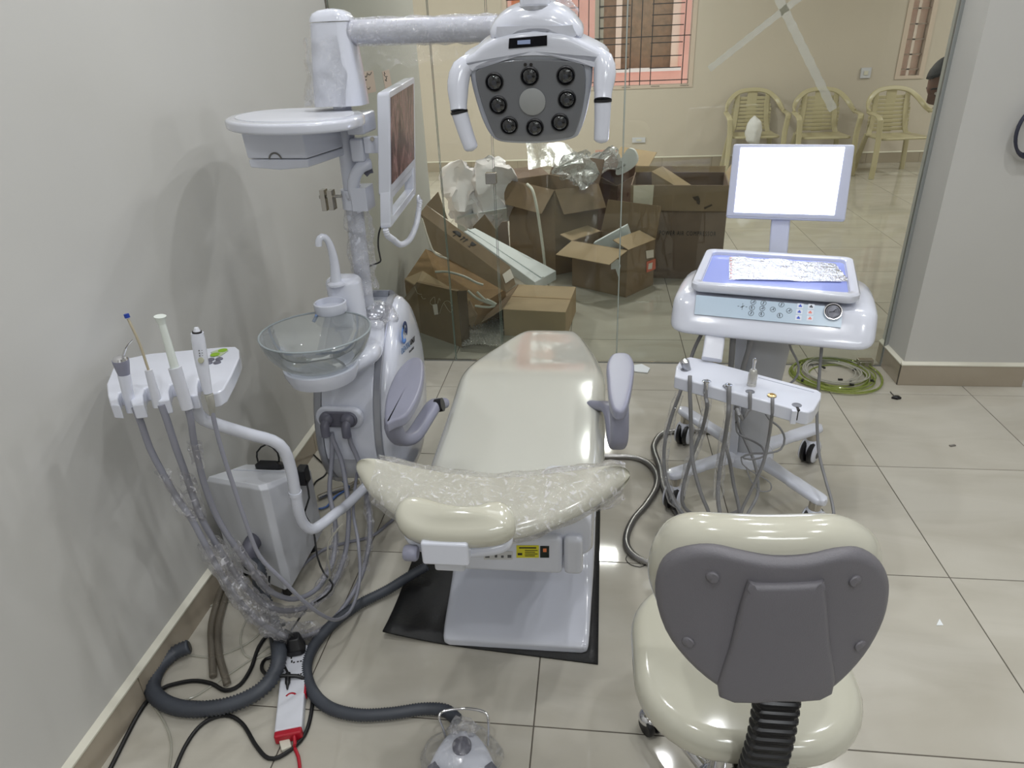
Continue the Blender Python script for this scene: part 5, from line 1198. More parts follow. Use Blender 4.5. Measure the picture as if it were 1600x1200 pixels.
for p, k in cast:
    top = p + Vector((0, 0, 0.098)); d = (p - colc); d.z = 0; L = d.length; d.normalize(); s = Vector((-d.y, d.x, 0))
    path = [colc + d * 0.03, colc + d * (L * 0.35), colc + d * (L * 0.65), colc + d * (L + 0.035)]
    rings = []
    for i, q in enumerate(spline(path, 0.012)):
        f = (q - colc).dot(d) / (L + 0.035); w = 0.036 - 0.012 * math.sin(min(1, f * 1.6) * PI / 2) + (0.0 if f < 0.6 else 0.003)
        if f > 0.93: w *= math.sqrt(max(0.05, 1 - ((f - 0.93) / 0.075) ** 2))
        zc = 0.138 + 0.004 * f
        rings.append([q + s * a + Vector((0, 0, zc + b)) for a, b in rrect(w * 2, 0.030 - 0.006 * f, 0.010, 3)])
    lg = obj('leg', loft(nb(), rings), M['white'], ca)
    obj('caster_stem', cyl(p + Vector((0, 0, 0.090)), p + Vector((0, 0, 0.132)), 0.019, 18), M['steel'], lg)
    wd = Vector((0.80, -0.60, 0)).normalized() if k in (1, 0) else Vector((0.9, -0.44, 0)).normalized()
    c = p + Vector((0.0, 0.0, 0.0485)) + Vector((-wd.y, wd.x, 0)) * 0.0
    for s_ in (-1, 1):
        hub = obj('caster_wheel', lathe(nb(), [(0.010, -0.010), (0.042, -0.010), (0.048, -0.006), (0.048, 0.003), (0.042, 0.0095), (0.027, 0.011), (0.0, 0.012)], frame_z(c + wd * (0.013 * s_), wd * s_), 28), M['black'] , lg)
    fr_ = frame_z(c, wd)
    for s_ in (-1, 1):
        f2_ = frame_z(c + wd * (0.013 * s_), wd * s_)
        obj('wheel_cover', loft(nb(), [[f2_ @ Vector((r * math.cos(a), r * math.sin(a), z)) for a in [2 * PI * i / 28 for i in range(28)]] for r, z in ((0.0425, 0.007), (0.0425, 0.0125), (0.036, 0.017), (0.018, 0.0185))]), M['white'], lg)
        obj('axle_cap', lathe(nb(), [(0.0155, 0.0175), (0.0155, 0.0195), (0, 0.0195)], f2_ @ Matrix.Translation((-0.006, -0.006, 0)), 18), M['black'], lg)
    obj('caster_hood', sphere(c + Vector((0, 0, 0.016)), 0.046, 0.72, 0.72, 0.9), M['white'], lg)
# monitor on its flat post
MY = 0.27; tilt = math.radians(8)
mo_n = CM.to_3x3() @ Vector((0, -math.cos(tilt), math.sin(tilt)))
mo_o = onp(1235, 285, CM @ Vector((0, MY, 0)), CM.to_3x3() @ Vector((0, 1, 0)))
MXv = CM.to_3x3() @ Vector((1, 0, 0)); MYv = mo_n.cross(MXv)
def mpx(x, y, d=0.0): return onp(x, y, mo_o + mo_n * d, mo_n)
def mframe(x, y): p = mpx(x, y); return Matrix(((MXv.x, MYv.x, mo_n.x, p.x), (MXv.y, MYv.y, mo_n.y, p.y), (MXv.z, MYv.z, mo_n.z, p.z), (0, 0, 0, 1)))
MF = mframe(1235, 285); MFi = MF.inverted()
case = [(MFi @ mpx(x, y)).to_2d() for x, y in ((1146, 225), (1336, 226), (1320, 347), (1134, 341))]
def quad_round(Q, r, n=4):
    out = []
    for i in range(4):
        p = Vector(Q[i]); a = (Vector(Q[i - 1]) - p).normalized() * r; b = (Vector(Q[(i + 1) % 4]) - p).normalized() * r
        for k in range(n + 1):
            t = k / n; out.append(tuple(p + a * (1 - t) ** 2 + b * t ** 2))
    return out
obj('monitor', puff(quad_round(case, 0.010), -0.034, 0.0, MF, 0.005), mat('monitor_white', (200, 204, 222), 0.3), ca)
scr = [(MFi @ mpx(x, y)).to_2d() for x, y in ((1157.5, 230.5), (1320, 230), (1303.5, 336), (1147, 331.5))]
SCM = bpy.data.materials.new('lit_screen'); SCM.use_nodes = True
bs = SCM.node_tree.nodes['Principled BSDF']; bs.inputs['Base Color'].default_value = (0.02, 0.02, 0.02, 1); bs.inputs['Emission Color'].default_value = lin((222, 228, 255)); bs.inputs['Emission Strength'].default_value = 5.5
obj('screen', loft(nb(), [[MF @ Vector((p[0], p[1], z)) for p in scr] for z in (0.0002, 0.0012)]), SCM, ca, smooth=False)
e0_, e1_ = mpx(1134, 336.5, 0.001), mpx(1319, 343, 0.001)
obj('bezel_line', tube(nb(), [e0_, e1_], 0.0008, n=6, sm=False), M['silver'], ca)
b0, b1 = mpx(1221, 330, -0.02), CM @ Vector((cplane(1217, 400, 0.235).x, 0.235, 0.70))
obj('monitor_post', swept([b0, b0.lerp(b1, 0.5), b1], 0.062, 0.014, upv=tuple(MXv)), mat('monitor_white', (200, 204, 222), 0.3), ca)
# plastic pouch with a leaflet, lying in the tray
po = thing('document_pouch', 'shiny clear pouch with folded leaflet lying on the blue-lit cart tray', 'pouch', tuple(CM @ Vector((0.02, -0.02, TZt - 0.013))), CRZ)
pzz = TZt - 0.0118
pp = [onz(x, y, pzz) for x, y in ((1139, 403), (1300, 412), (1322, 442), (1139, 438))]
obj('leaflet', prism(nb(), [pp[0] + Vector((0.02, 0, 0)), pp[1], pp[2] + Vector((-0.01, 0.01, 0)), pp[3] + Vector((0.02, 0.01, 0))], (0, 0, 0.002)), mat('leaflet_paper', (214, 220, 236), 0.6), po, smooth=False)
bm = nb(); G = []
for i in range(40):
    row = []
    for j in range(18):
        u, v = i / 39, j / 17
        p = (pp[0].lerp(pp[1], u) + Vector((0.006 * u, 0, 0))).lerp(pp[3].lerp(pp[2], u) + Vector((0.012 * u, 0, 0)), v)
        row.append(bm.verts.new(p + Vector((0, 0, 0.0036 + 0.0022 * math.sin(v * 43 + 3 * math.sin(u * 5)) + 0.0012 * math.sin(v * 90 + u * 17)))))
    G.append(row)
for i in range(39):
    for j in range(17): bm.faces.new((G[i][j], G[i + 1][j], G[i + 1][j + 1], G[i][j + 1]))
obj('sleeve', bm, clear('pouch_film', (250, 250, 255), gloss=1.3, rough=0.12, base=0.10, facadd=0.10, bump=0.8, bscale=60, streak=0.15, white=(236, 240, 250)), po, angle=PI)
for k in range(7):
    p = pp[0].lerp(pp[3], (k + 0.5) / 7) + Vector((0.006, 0, 0.0065))
    obj('red_dash', bx(tuple(p - Vector((0.001, 0.008, 0))), tuple(p + Vector((0.001, 0.008, 0.0004)))), inkr, po, smooth=False)
# instrument rail
ra_ = thing('instrument_rail', 'white sloping instrument rail with six holes under the cart console', 'rail', tuple(onz(1170, 600, 0.57)))
RZt = 0.600
rt = [onz(x, y, RZt) for x, y in ((1054, 588), (1056, 572), (1063, 562), (1078, 557), (1098, 561), (1180, 583), (1278, 609), (1284, 613), (1283, 622), (1272, 640), (1264, 644), (1255, 643), (1160, 617))]
obj('rail_top', prism(nb(), rt, (0, 0, -0.040)), M['white'], ra_, bevel=0.005)
obj('rail_groove', tube(nb(), [onz(1185, 590, RZt + 0.0002), onz(1272, 613, RZt + 0.0002)], 0.0012, n=6), mat('groove_grey', (168, 172, 186), 0.5), ra_)
for x, y in ((1070, 578), (1104, 596), (1136, 604), (1172, 612), (1206, 619), (1245, 633)):
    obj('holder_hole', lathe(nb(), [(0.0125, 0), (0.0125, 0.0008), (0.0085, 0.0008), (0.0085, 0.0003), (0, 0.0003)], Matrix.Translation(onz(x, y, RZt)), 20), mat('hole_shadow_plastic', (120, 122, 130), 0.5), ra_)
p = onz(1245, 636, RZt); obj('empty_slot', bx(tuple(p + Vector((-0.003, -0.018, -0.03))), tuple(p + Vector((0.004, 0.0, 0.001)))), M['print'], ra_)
obj('holder_block', bx(tuple(onz(1240, 640, RZt) + Vector((-0.004, -0.006, -0.04))), tuple(onz(1243, 640, RZt) + Vector((0.004, 0.006, -0.002)))), M['white'], ra_)
# tools in the rail with their hoses (picture x, y, depth)
Yr = 1.90
hg = mat('cart_hose_grey', (132, 132, 134), 0.45)
def tool(name, label, head, pts, r=0.0062, film=None, hm=hg, seed=0):
    yf_ = 587.0 + (pts[0][0] - 1054) * 0.268
    Yf_ = onz(pts[0][0], yf_, RZt).y - 0.007
    pts = [(pts[0][0], yf_ - 6, Yf_ + 0.008), (pts[0][0], yf_ + 2, Yf_), (pts[0][0], yf_ + 22, Yf_)] + [(x, y, min(Y, Yf_) if i < 3 and y < 660 else Y) for i, (x, y, Y) in enumerate(pts[1:])]
    t = thing(name, label, 'dental tool', tuple(ony(pts[0][0], pts[0][1], pts[0][2])))
    head(t)
    obj('hose', tube(nb(), [ony(x, y, Y) if z is None else onz(x, y, z) for x, y, Y, z in [(q + (None,))[:4] for q in pts]], r, n=10, step=0.012), hm, t)
    if film:
        bm = tube(nb(), [ony(x, y, Y) if z is None else onz(x, y, z) for x, y, Y, z in [(q + (None,))[:4] for q in film]], 0.015, n=12, step=0.012, cap=False); crumple(bm, 0.007, seed, 30)
        obj('film_sleeve', bm, M['sheer'], t)
    return t
def head_syr(t):
    a, b, c = ony(1078, 600, 1.87), ony(1074, 580, 1.875), ony(1070, 566, 1.88)
    obj('handpiece', tube(nb(), [a, b, c], 0.012, n=16, step=0.006, rf=lambda i, q: 0.009 + 0.004 * q), M['silver'], t)
    obj('head_cap', lathe(nb(), [(0.014, 0), (0.012, 0.006), (0.005, 0.012), (0, 0.012)], frame_z(c, c - b), 16), M['chrome'], t)
tool('cart_syringe', 'grey syringe with ridged steel head at the upper end of the cart rail', head_syr,
     [(1078, 598, 1.87), (1079, 640, 1.86), (1080, 680, 1.84), (1083, 725, 1.82), (1095, 770, 1.80), (1107, 800, 1.79), (1108, 815, 1.80), (1098, 820, 1.83), (1070, 805, 1.88), (1052, 780, 1.93), (1040, 745, 1.96), (1038, 700, 1.98), (1048, 655, 2.0), (1062, 615, 2.02), (1070, 590, 2.05), (1085, 545, 2.08), (1100, 515, 2.1)], 0.006,
     [(1062, 615, 2.02), (1050, 650, 2.0), (1039, 700, 1.98), (1040, 745, 1.96), (1052, 782, 1.93), (1075, 808, 1.88)], seed=2)
def head_col(x, y, Y):
    def f(t):
        a = onz(x, y, RZt + 0.003)
        obj('coupling', lathe(nb(), [(0.006, -0.03), (0.0075, -0.028), (0.0075, 0.004), (0.0105, 0.006), (0.0105, 0.010), (0.006, 0.011), (0.0, 0.008)], Matrix.Translation(a), 18), M['chrome'], t)
    return f
tool('cart_handpiece_hose', 'grey hose in second rail hole with bare steel coupling, looping low to the floor', head_col(1104, 600, 1.90),
     [(1103, 604, 1.90), (1105, 635, 1.90), (1098, 668, 1.90), (1086, 700, 1.89), (1074, 735, 1.88), (1066, 770, 1.87), (1068, 790, 1.88), (1082, 803, 1.90), (1110, 812, 1.90), (1135, 806, 1.92), (1155, 798, 2.0)], 0.006,
     [(1104, 612, 1.90), (1103, 645, 1.90), (1092, 685, 1.89), (1076, 730, 1.88), (1067, 765, 1.87)], seed=7)
tool('cart_scaler_hose', 'thick grey hose in third rail hole wrapped in clear film', head_col(1138, 606, 1.86),
     [(1139, 612, 1.86), (1138, 650, 1.86), (1132, 690, 1.85), (1124, 740, 1.83), (1122, 780, 1.80), (1128, 815, 1.77), (1136, 845, 1.74), (1142, 880, 1.70)], 0.0065,
     [(1139, 618, 1.86), (1138, 650, 1.86), (1132, 690, 1.85), (1124, 740, 1.83), (1122, 780, 1.80)], seed=9)
def head_micro(t):
    a = onz(1173, 612, RZt - 0.02) + Vector((0, 0, 0.0)); b = ony(1172, 575, a.y)
    obj('handpiece', lathe(nb(), [(0.006, -0.02), (0.010, -0.015), (0.0125, 0.0), (0.0125, 0.028), (0.0115, 0.029), (0.0115, 0.031), (0.0125, 0.032), (0.0125, 0.055), (0.0105, 0.060), (0.0105, 0.066), (0.007, 0.070)], frame_z(a, (0, 0, 1)), 24), mat('satin_nickel', (196, 194, 188), 0.28, 0.5), t)
    obj('drive_pin', lathe(nb(), [(0.004, 0.068), (0.004, 0.090), (0.0052, 0.091), (0.0052, 0.100), (0.002, 0.103), (0, 0.103)], frame_z(a, (0, 0, 1)), 14), M['chrome'], t)
a0_ = onz(1173, 612, RZt - 0.02)
tool('cart_micromotor', 'satin metal motor handpiece standing upright with dark pin in the cart rail', head_micro,
     [(1172, 622, a0_.y), (1169, 640, 1.80), (1160, 655, 1.86), (1152, 640, 1.95), (1152, 660, 1.97), (1165, 690, 1.95), (1178, 720, 1.9), (1184, 750, 1.88), (1183, 775, 1.86), (1170, 800, 1.82), (1160, 820, 1.78)], 0.0052)
def head_gold(t):
    a = onz(1206, 619, RZt)
    obj('tip', lathe(nb(), [(0.006, -0.03), (0.008, -0.005), (0.0115, 0.0), (0.0115, 0.004), (0.006, 0.006), (0.006, 0.002), (0, 0.002)], Matrix.Translation(a), 20), M['gold'], t)
tool('cart_brass_coupling', 'brass-ringed hose coupling in the fifth rail hole with clear sleeve', head_gold,
     [(1207, 624, 1.76), (1206, 650, 1.76), (1202, 680, 1.76), (1195, 715, 1.75), (1186, 740, 1.75), (1172, 770, 1.75), (1160, 795, 1.75), (1157, 812, 1.74), (1163, 830, 1.72), (1180, 842, 1.70), (1215, 845, 1.68), (1262, 842, 1.66), (1290, 835, 1.66), (1302, 812, 1.70), (1300, 785, 1.76), (1290, 750, 1.84), (1280, 710, 1.9), (1277, 670, 1.93), (1277, 630, 1.95), (1280, 590, 1.97), (1284, 540, 2.0), (1285, 528, 2.0)], 0.0048, seed=3)
def cart_lead(label, pts, r, name='cart_hose', m=hg):
    return tag(obj(name, tube(nb(), [ony(x, y, Y) for x, y, Y in pts], r, n=10, step=0.012), m), label, 'cable')
cart_lead('thin grey lead spiralling in loops in front of the cart column', [(1193, 640, 1.9), (1202, 655, 1.88), (1218, 668, 1.86), (1226, 685, 1.85), (1220, 702, 1.84), (1200, 708, 1.83), (1175, 709, 1.82), (1160, 714, 1.82), (1172, 718, 1.80), (1193, 713, 1.80), (1192, 700, 1.82), (1178, 690, 1.85), (1160, 682, 1.88), (1152, 675, 1.9), (1150, 660, 1.95)], 0.0032, 'thin_spiral_lead')
cart_lead('thin grey lead hanging in a small curl below the spiral loops', [(1158, 714, 1.83), (1160, 725, 1.82), (1172, 735, 1.81), (1190, 745, 1.80), (1204, 755, 1.79), (1204, 766, 1.78), (1193, 768, 1.78), (1182, 764, 1.78), (1172, 748, 1.8), (1166, 730, 1.81)], 0.002, 'fine_curl_lead')
cart_lead('grey hose running straight down from under the cart console beside the bracket', [(1146, 522, 2.05), (1144, 545, 2.05), (1142, 575, 2.08), (1141, 600, 2.1)], 0.0095, 'straight_grey_hose')
cart_lead('grey hose slanting down in front of the cart column', [(1176, 518, 2.0), (1170, 545, 2.02), (1160, 580, 2.05), (1154, 620, 2.06), (1150, 640, 2.06)], 0.008, 'slanting_grey_hose')
cart_lead('thin grey lead curving out from the right underside of the cart console', [(1231, 526, 2.0), (1236, 545, 2.0), (1246, 565, 2.0), (1248, 580, 2.0), (1240, 595, 2.0), (1226, 604, 2.0)], 0.0035, 'curved_grey_lead')
cart_lead('second thin grey hose dropping behind the rail towards the rear wheel', [(1132, 690, 1.95), (1140, 720, 1.94), (1147, 760, 1.92), (1154, 790, 1.90), (1160, 830, 1.86)], 0.006, 'rear_grey_hose')
# steel conduit in an S over the floor
cp1 = [onz(x, y, z) for x, y, z in ((925, 712, 0.012), (950, 713, 0.011), (985, 714, 0.011), (1010, 722, 0.011), (1025, 740, 0.011), (1025, 762, 0.011), (1010, 788, 0.011), (990, 812, 0.011), (979, 838, 0.011), (982, 858, 0.011), (1000, 874, 0.011), (1032, 882, 0.011), (1075, 884, 0.011), (1100, 865, 0.011), (1090, 845, 0.011))]
cp2 = [onz(x, y, z) for x, y, z in ((1090, 845, 0.011), (1073, 832, 0.011), (1062, 808, 0.011), (1045, 780, 0.011), (1035, 755, 0.011), (1031, 730, 0.011), (1023, 708, 0.011), (1022, 695, 0.011), (1032, 680, 0.011), (1050, 674, 0.011), (1080, 672, 0.011), (1105, 674, 0.011), (1135, 676, 0.011), (1165, 690, 0.04), (1185, 700, 0.10))]
tag(obj('steel_conduit', corrugated(cp1 + cp2[1:], 0.0096, 0.009, 0.0026, 14), mat('conduit_steel', (166, 164, 162), 0.32, 0.9), angle=PI), 'flexible ribbed steel conduit snaking from the patient chair to the cart', 'pipe')
cable('thin black wire curl on the floor by the steel conduit', [(980, 868, 0.002), (978, 874, 0.002), (985, 882, 0.002), (1000, 886, 0.002), (1010, 882, 0.002)], 0.0011, M['blackc'], name='wire_scrap', cat='wire')
# ================================================================ BEYOND THE GLASS: CARTONS
def carton(name, label, nb_, nt_, lt_, rt_, m, flaps=(), th=0.006, closed=False, sink=None, Nfix=None, group=None):
    """box from its near corner: floor pixel nb_, top pixel nt_, and the tops of the left and right neighbours"""
    N = onz(nb_[0], nb_[1], 0.0) if Nfix is None else Vector(Nfix)
    zt = ony(nt_[0], nt_[1], N.y).z
    L = onz(lt_[0], lt_[1], zt) - Vector((N.x, N.y, zt)); R = onz(rt_[0], rt_[1], zt) - Vector((N.x, N.y, zt)); L.z = R.z = 0
    t = thing(name, label, 'box', (N.x, N.y, 0), group=group)
    B = [N, N + R, N + R + L, N + L]; T = [p + Vector((0, 0, zt)) for p in B]
    cen = sum(B, Vector()) / 4
    B = [Vector((p.x, p.y, 0.001)) for p in B]; T = [Vector((p.x, p.y, zt)) for p in T]
    ins = lambda p: p + (Vector((cen.x, cen.y, p.z)) - p).normalized() * th * 1.5
    if closed:
        obj('carton_body', loft(nb(), [B, T]), m, t, smooth=False, bevel=0.002)
    else:
        bm = loft(nb(), [[ins(p) for p in B], B, T, [ins(p) for p in T], [ins(Vector((p.x, p.y, 0.01))) for p in B]])
        obj('carton_body', bm, m, t, smooth=False)
    # flaps: (side, length, angle, [inset_a, inset_b], material); side f=near-left, r=near-right, b=far-left.., angle 0 upright, 90 flat outwards
    S = {'f': (T[3], T[0]), 'r': (T[0], T[1]), 'b': (T[1], T[2]), 'l': (T[2], T[3])}
    for s, ln, ang, ia, ib, fm in flaps:
        a, b = S[s]; d = (b - a); n = Vector((d.y, -d.x, 0)).normalized()
        if (a + n * 0.01 - Vector((cen.x, cen.y, zt))).length < (a - Vector((cen.x, cen.y, zt))).length: n = -n
        A = math.radians(ang); out = n * math.sin(A) * ln + Vector((0, 0, math.cos(A) * ln))
        o1, o2 = n * 0.004, n * 0.004
        q = [a + o1, b + o2, b + out - d * ib + o2, a + out + d * ia + o1]
        tn = (q[1] - q[0]).cross(q[3] - q[0]).normalized() * 0.005
        obj('flap', prism(nb(), q, tn), fm or m, t, smooth=False)
    return t, B, T
K, KD, KL = M['kraft'], M['kraftd'], M['kraftl']
tF, BF, TF = carton('tall_carton', 'tall open brown carton in the middle of the heap, flaps folded out, film on top', (868, 430), (877, 297), (793, 281), (935, 287), K,
    [('f', 0.17, 150, 0.06, 0.06, K), ('r', 0.17, 150, 0.05, -0.02, K), ('b', 0.16, 20, 0.02, 0.02, KD), ('l', 0.14, 70, 0.03, 0.03, KD)])
tG, BG, TG = carton('open_carton', 'small open brown carton with orange and white stickers in front of the heap', (978, 465), (980, 391), (894, 376), (1024, 374), K,
    [('f', 0.17, 108, -0.02, 0.06, KL), ('r', 0.13, -72, 0.03, 0.03, KL), ('b', 0.21, 5, -0.04, 0.09, K), ('l', 0.11, 78, 0.01, 0.04, KL)])
def face_quad(name, px, Np, nrm, m, parent, d=0.002):
    n = Vector(nrm).normalized()
    return obj(name, prism(nb(), [onp(x, y, Np + n * 0.003, n) for x, y in px], n * d), m, parent, smooth=False)
nr = (BG[1] - BG[0]).cross(Vector((0, 0, 1)))
orange = mat('orange_label', (216, 110, 84), 0.6)
face_quad('white_sticker', [(1009, 392), (1021, 390), (1021, 402), (1010, 404)], BG[0], nr, M['paper'], tG)
face_quad('orange_sticker', [(1010, 409), (1024, 404), (1024, 420), (1010, 426)], BG[0], nr, orange, tG)
face_quad('white_mark', [(1013, 412), (1019, 410), (1018, 420), (1012, 421)], BG[0], nr, M['paper'], tG, 0.0035)
face_quad('torn_tape', [(955, 407), (966, 405), (970, 415), (966, 432), (962, 420), (955, 421)], BG[0], (BG[3] - BG[0]).cross(Vector((0, 0, -1))), M['foam'], tG)
foam1 = thing('foam_block', 'white foam block sticking up out of the small open carton', 'foam', tuple(onz(960, 420, 0.05)))
Yfm = (BG[0].y + BG[2].y) / 2
fp_ = [ony(x, y, Yfm) for x, y in ((927, 380), (979, 352), (986, 372), (965, 400), (930, 400))]
obj('block', prism(nb(), fp_, (0.01, 0.05, 0.0)), M['foam'], foam1, smooth=False, bevel=0.004)
tH, BH, TH = carton('compressor_carton', 'large brown carton printed POWER AIR COMPRESSOR, front flap hanging, right of the heap', (1125, 438), (1129, 290), (986, 289), (1133, 269), KD,
    [('f', 0.16, 176, 0.0, 0.0, K), ('r', 0.10, 30, 0.02, 0.02, KL), ('b', 0.04, 5, 0.0, 0.0, KL)])
nf = (BH[3] - BH[0]).cross(Vector((0, 0, -1))).normalized()
if nf.y > 0: nf = -nf
p = onp(1074, 365, BH[0] + nf * 0.004, nf); ux = (BH[0] - BH[3]).normalized(); uz = Vector((0, 0, 1))
TMx = Matrix(((ux.x, uz.x, nf.x, p.x), (ux.y, uz.y, nf.y, p.y), (ux.z, uz.z, nf.z, p.z), (0, 0, 0, 1)))
text('lettering', 'POWER AIR COMPRESSOR', 0.042, TMx, M['print'], tH, sx=0.62, spacing=1.22)
face_quad('white_patch', [(990, 290), (1022, 289), (1018, 336), (989, 331)], BH[0] + nf * 0.012, nf, mat('cream_patch', (214, 204, 186), 0.7), tH)
for q in ([(1082, 308), (1091, 306), (1094, 312), (1086, 313)], [(1100, 324), (1112, 319), (1113, 321), (1101, 327)], [(1088, 313), (1094, 313), (1093, 320), (1089, 318)]):
    face_quad('scuff_mark', q, BH[0] + nf * 0.012, nf, mat('dark_scuff', (74, 62, 54), 0.8), tH, 0.0015)
st_ = thing('cardboard_strip', 'pale folded cardboard strip poking up inside the compressor carton', 'cardboard', tuple(BH[3] + Vector((0.2, 0.1, 0.3))))
a, b = ony(1018, 268, BH[0].y + 0.18), ony(1058, 292, BH[0].y + 0.06)
obj('strip', prism(nb(), [a, b, b + Vector((0.10, 0.02, 0.0)), a + Vector((0.07, 0.02, 0.03))], (0.02, 0.03, -0.22)), KL, st_, smooth=False)
tI, BI, TI = carton('tied_carton', 'dark brown carton with faded red print behind the tall one', (968, 352), (962, 290), (905, 276), (1012, 262), mat('reddish_cardboard', (108, 84, 72), 0.85, noise=0.15, nscale=5),
    [('f', 0.14, 60, 0.02, 0.02, KD), ('b', 0.14, 40, 0.02, 0.02, KL)], Nfix=tuple(onz(962, 405, 0) + Vector((0, 0.0, 0))))
nI = (BI[1] - BI[0]).cross(Vector((0, 0, 1)))
p = onp(985, 310, BI[0] + nI.normalized() * 0.004, nI)
for lx, sgn in ((963, 'U'), (978, 'U')):
    pass
ux = (BI[1] - BI[0]).normalized(); n2 = ux.cross(uz)
for xx, ch_ in ((966, 'U'), (981, 'O'), (986, 'M')):
    p = onp(xx, 304 if ch_ != 'M' else 318, BI[0] + n2 * 0.004, n2)
    text('faded_print', ch_, 0.09 if ch_ == 'U' else 0.05, Matrix(((ux.x, 0, n2.x, p.x), (ux.y, 0, n2.y, p.y), (0, 1, n2.z, p.z), (0, 0, 0, 1))), mat('dull_red_print', (78, 46, 46), 0.8), tI)
tE, BE, TE = carton('closed_carton', 'closed pale brown carton directly behind the leg end of the patient chair', (884, 530), (888, 488), (786, 483), (900, 448), KL,
    [('l', 0.16, 125, 0.0, 0.04, K)], closed=True)
obj('tape_seam', prism(nb(), [TE[0].lerp(TE[1], .48) + Vector((0, 0, 0.0012)), TE[0].lerp(TE[1], .52) + Vector((0, 0, 0.0012)), TE[3].lerp(TE[2], .52) + Vector((0, 0, 0.0012)), TE[3].lerp(TE[2], .48) + Vector((0, 0, 0.0012))], (0, 0, 0.0006)), mat('brown_tape', (170, 142, 104), 0.35), tE, smooth=False)
# long narrow carton leaning diagonally
la_ = thing('long_carton', 'long narrow carton with fragile symbols leaning diagonally against the left wall', 'box', tuple(ony(790, 455, 3.72)))
a = ony(656, 333, 3.95); b = ony(782, 428, 3.70); w_ = ony(666, 320, 4.03) - a; dn = ony(677, 391, 3.80) - a
w2_ = ony(797, 416, 3.78) - b; dn2 = ony(791, 457, 3.62) - b
q0 = [a, b, b + w2_, a + w_]; q1 = [a + dn, b + dn2, b + dn2 + w2_, a + dn + w_]
obj('carton_body', loft(nb(), [q1, q0]), K, la_, smooth=False, bevel=0.002)
ex = (b - a).normalized(); ey = (w_ - ex * w_.dot(ex)).normalized(); ez = ex.cross(ey)
if ez.z < 0: ez = -ez
def lm(t_, wv=0.5):
    o_ = a.lerp(b, t_) + w_.lerp(w2_, t_) * wv + ez * 0.002
    return Matrix(((ex.x, ey.x, ez.x, o_.x), (ex.y, ey.y, ez.y, o_.y), (ex.z, ey.z, ez.z, o_.z), (0, 0, 0, 1)))
um = lm(0.42) @ Matrix.Scale(1.7, 4); obj('umbrella_symbol', join(ring_seg((0, -0.004), 0.009, 0.009, 0, 180, um, 8), bx((-0.001, -0.02, 0), (0.001, -0.004, 0.0004), um)), M['print'], la_, solid=0.0006)
am = lm(0.51) @ Matrix.Scale(1.6, 4); obj('arrow_symbol', join(bx((-0.008, -0.015, 0), (-0.005, 0.012, 0.0006), am), bx((0.005, -0.015, 0), (0.008, 0.012, 0.0006), am), bx((-0.012, 0.004, 0), (-0.001, 0.008, 0.0006), am), bx((0.001, 0.004, 0), (0.012, 0.008, 0.0006), am)), M['print'], la_, smooth=False)
gm_ = lm(0.60) @ Matrix.Scale(1.6, 4); obj('glass_symbol', join(prism(nb(), [gm_ @ Vector(v) for v in ((-0.011, 0.014, 0), (0.011, 0.014, 0), (0.007, 0.0, 0), (0, -0.004, 0), (-0.007, 0.0, 0))], gm_.to_3x3() @ Vector((0, 0, 0.0006))), bx((-0.001, -0.014, 0), (0.001, -0.002, 0.0006), gm_), bx((-0.006, -0.016, 0), (0.006, -0.014, 0.0006), gm_)), M['print'], la_, smooth=False)
ne = (b + dn2 - b).cross(w2_).normalized()
if ne.y > 0: ne = -ne
obj('white_label', prism(nb(), [onp(x, y, b + ne * 0.003, ne) for x, y in ((785, 429), (797, 420), (803, 434), (790, 443))], ne * 0.001), M['paper'], la_, smooth=False)
obj('flap', prism(nb(), [a + w_ * 1.0, ony(684, 300, 4.1), ony(699, 343, 4.0)], (0.002, 0.006, 0)), K, la_, smooth=False)
obj('pale_edge', tube(nb(), [a + dn * 0.15, a + dn + Vector((0.0, -0.01, -0.0)), ony(700, 405, 3.72)], 0.006, n=6, step=0.03), M['paper'], la_)
# foam slab beside it
sl = thing('foam_slab', 'long white foam slab lying sloped against the diagonal carton', 'foam', tuple(onz(850, 441, 0)))
a = ony(725, 361, 4.20); b = ony(836, 441, 4.02); wa = ony(742, 356, 4.36) - a; wb_ = ony(869, 423, 4.30) - b; dd = Vector((0.0, -0.005, -0.06))
obj('slab', loft(nb(), [[a + dd, b + dd, b + wb_ + dd, a + wa + dd], [a, b, b + wb_, a + wa]]), M['foam'], sl, smooth=False, bevel=0.004)
obj('ridge', prism(nb(), [a.lerp(a + wa, .3) + Vector((0, 0, 0.002)), b.lerp(b + wb_, .3) + Vector((0, 0, 0.002)), b.lerp(b + wb_, .4) + Vector((0, 0, 0.002)), a.lerp(a + wa, .4) + Vector((0, 0, 0.002))], (0, 0, 0.006)), M['foam'], sl, smooth=False)
# flattened and torn cartons, lower left
fc = thing('torn_carton', 'crushed torn brown carton under the diagonal one at the left wall', 'box', tuple(onz(700, 500, 0)))
za = 0.0
tp = [ony(632, 438, 3.75), ony(665, 389, 4.0), ony(724, 412, 3.95), ony(790, 452, 3.86), ony(741, 482, 3.62), ony(690, 452, 3.66)]
bt = [Vector((p.x, p.y, 0.002)) for p in tp]
bm = loft(nb(), [bt, tp]); obj('carton_body', bm, mat('tan_cardboard', (160, 130, 92), 0.85, noise=0.2, nscale=12, bump=0.4, bscale=40), fc, smooth=False)
obj('loose_flap', prism(nb(), [ony(632, 437, 3.70), ony(660, 425, 3.72), ony(735, 470, 3.58), ony(716, 480, 3.55), ony(650, 448, 3.6)], (0, 0.003, 0.006)), KL, fc, smooth=False)
obj('loose_flap', prism(nb(), [ony(733, 468, 3.6), ony(745, 492, 3.52), ony(738, 512, 3.5), ony(728, 500, 3.5)], (0.003, 0.006, 0.0)), K, fc, smooth=False)
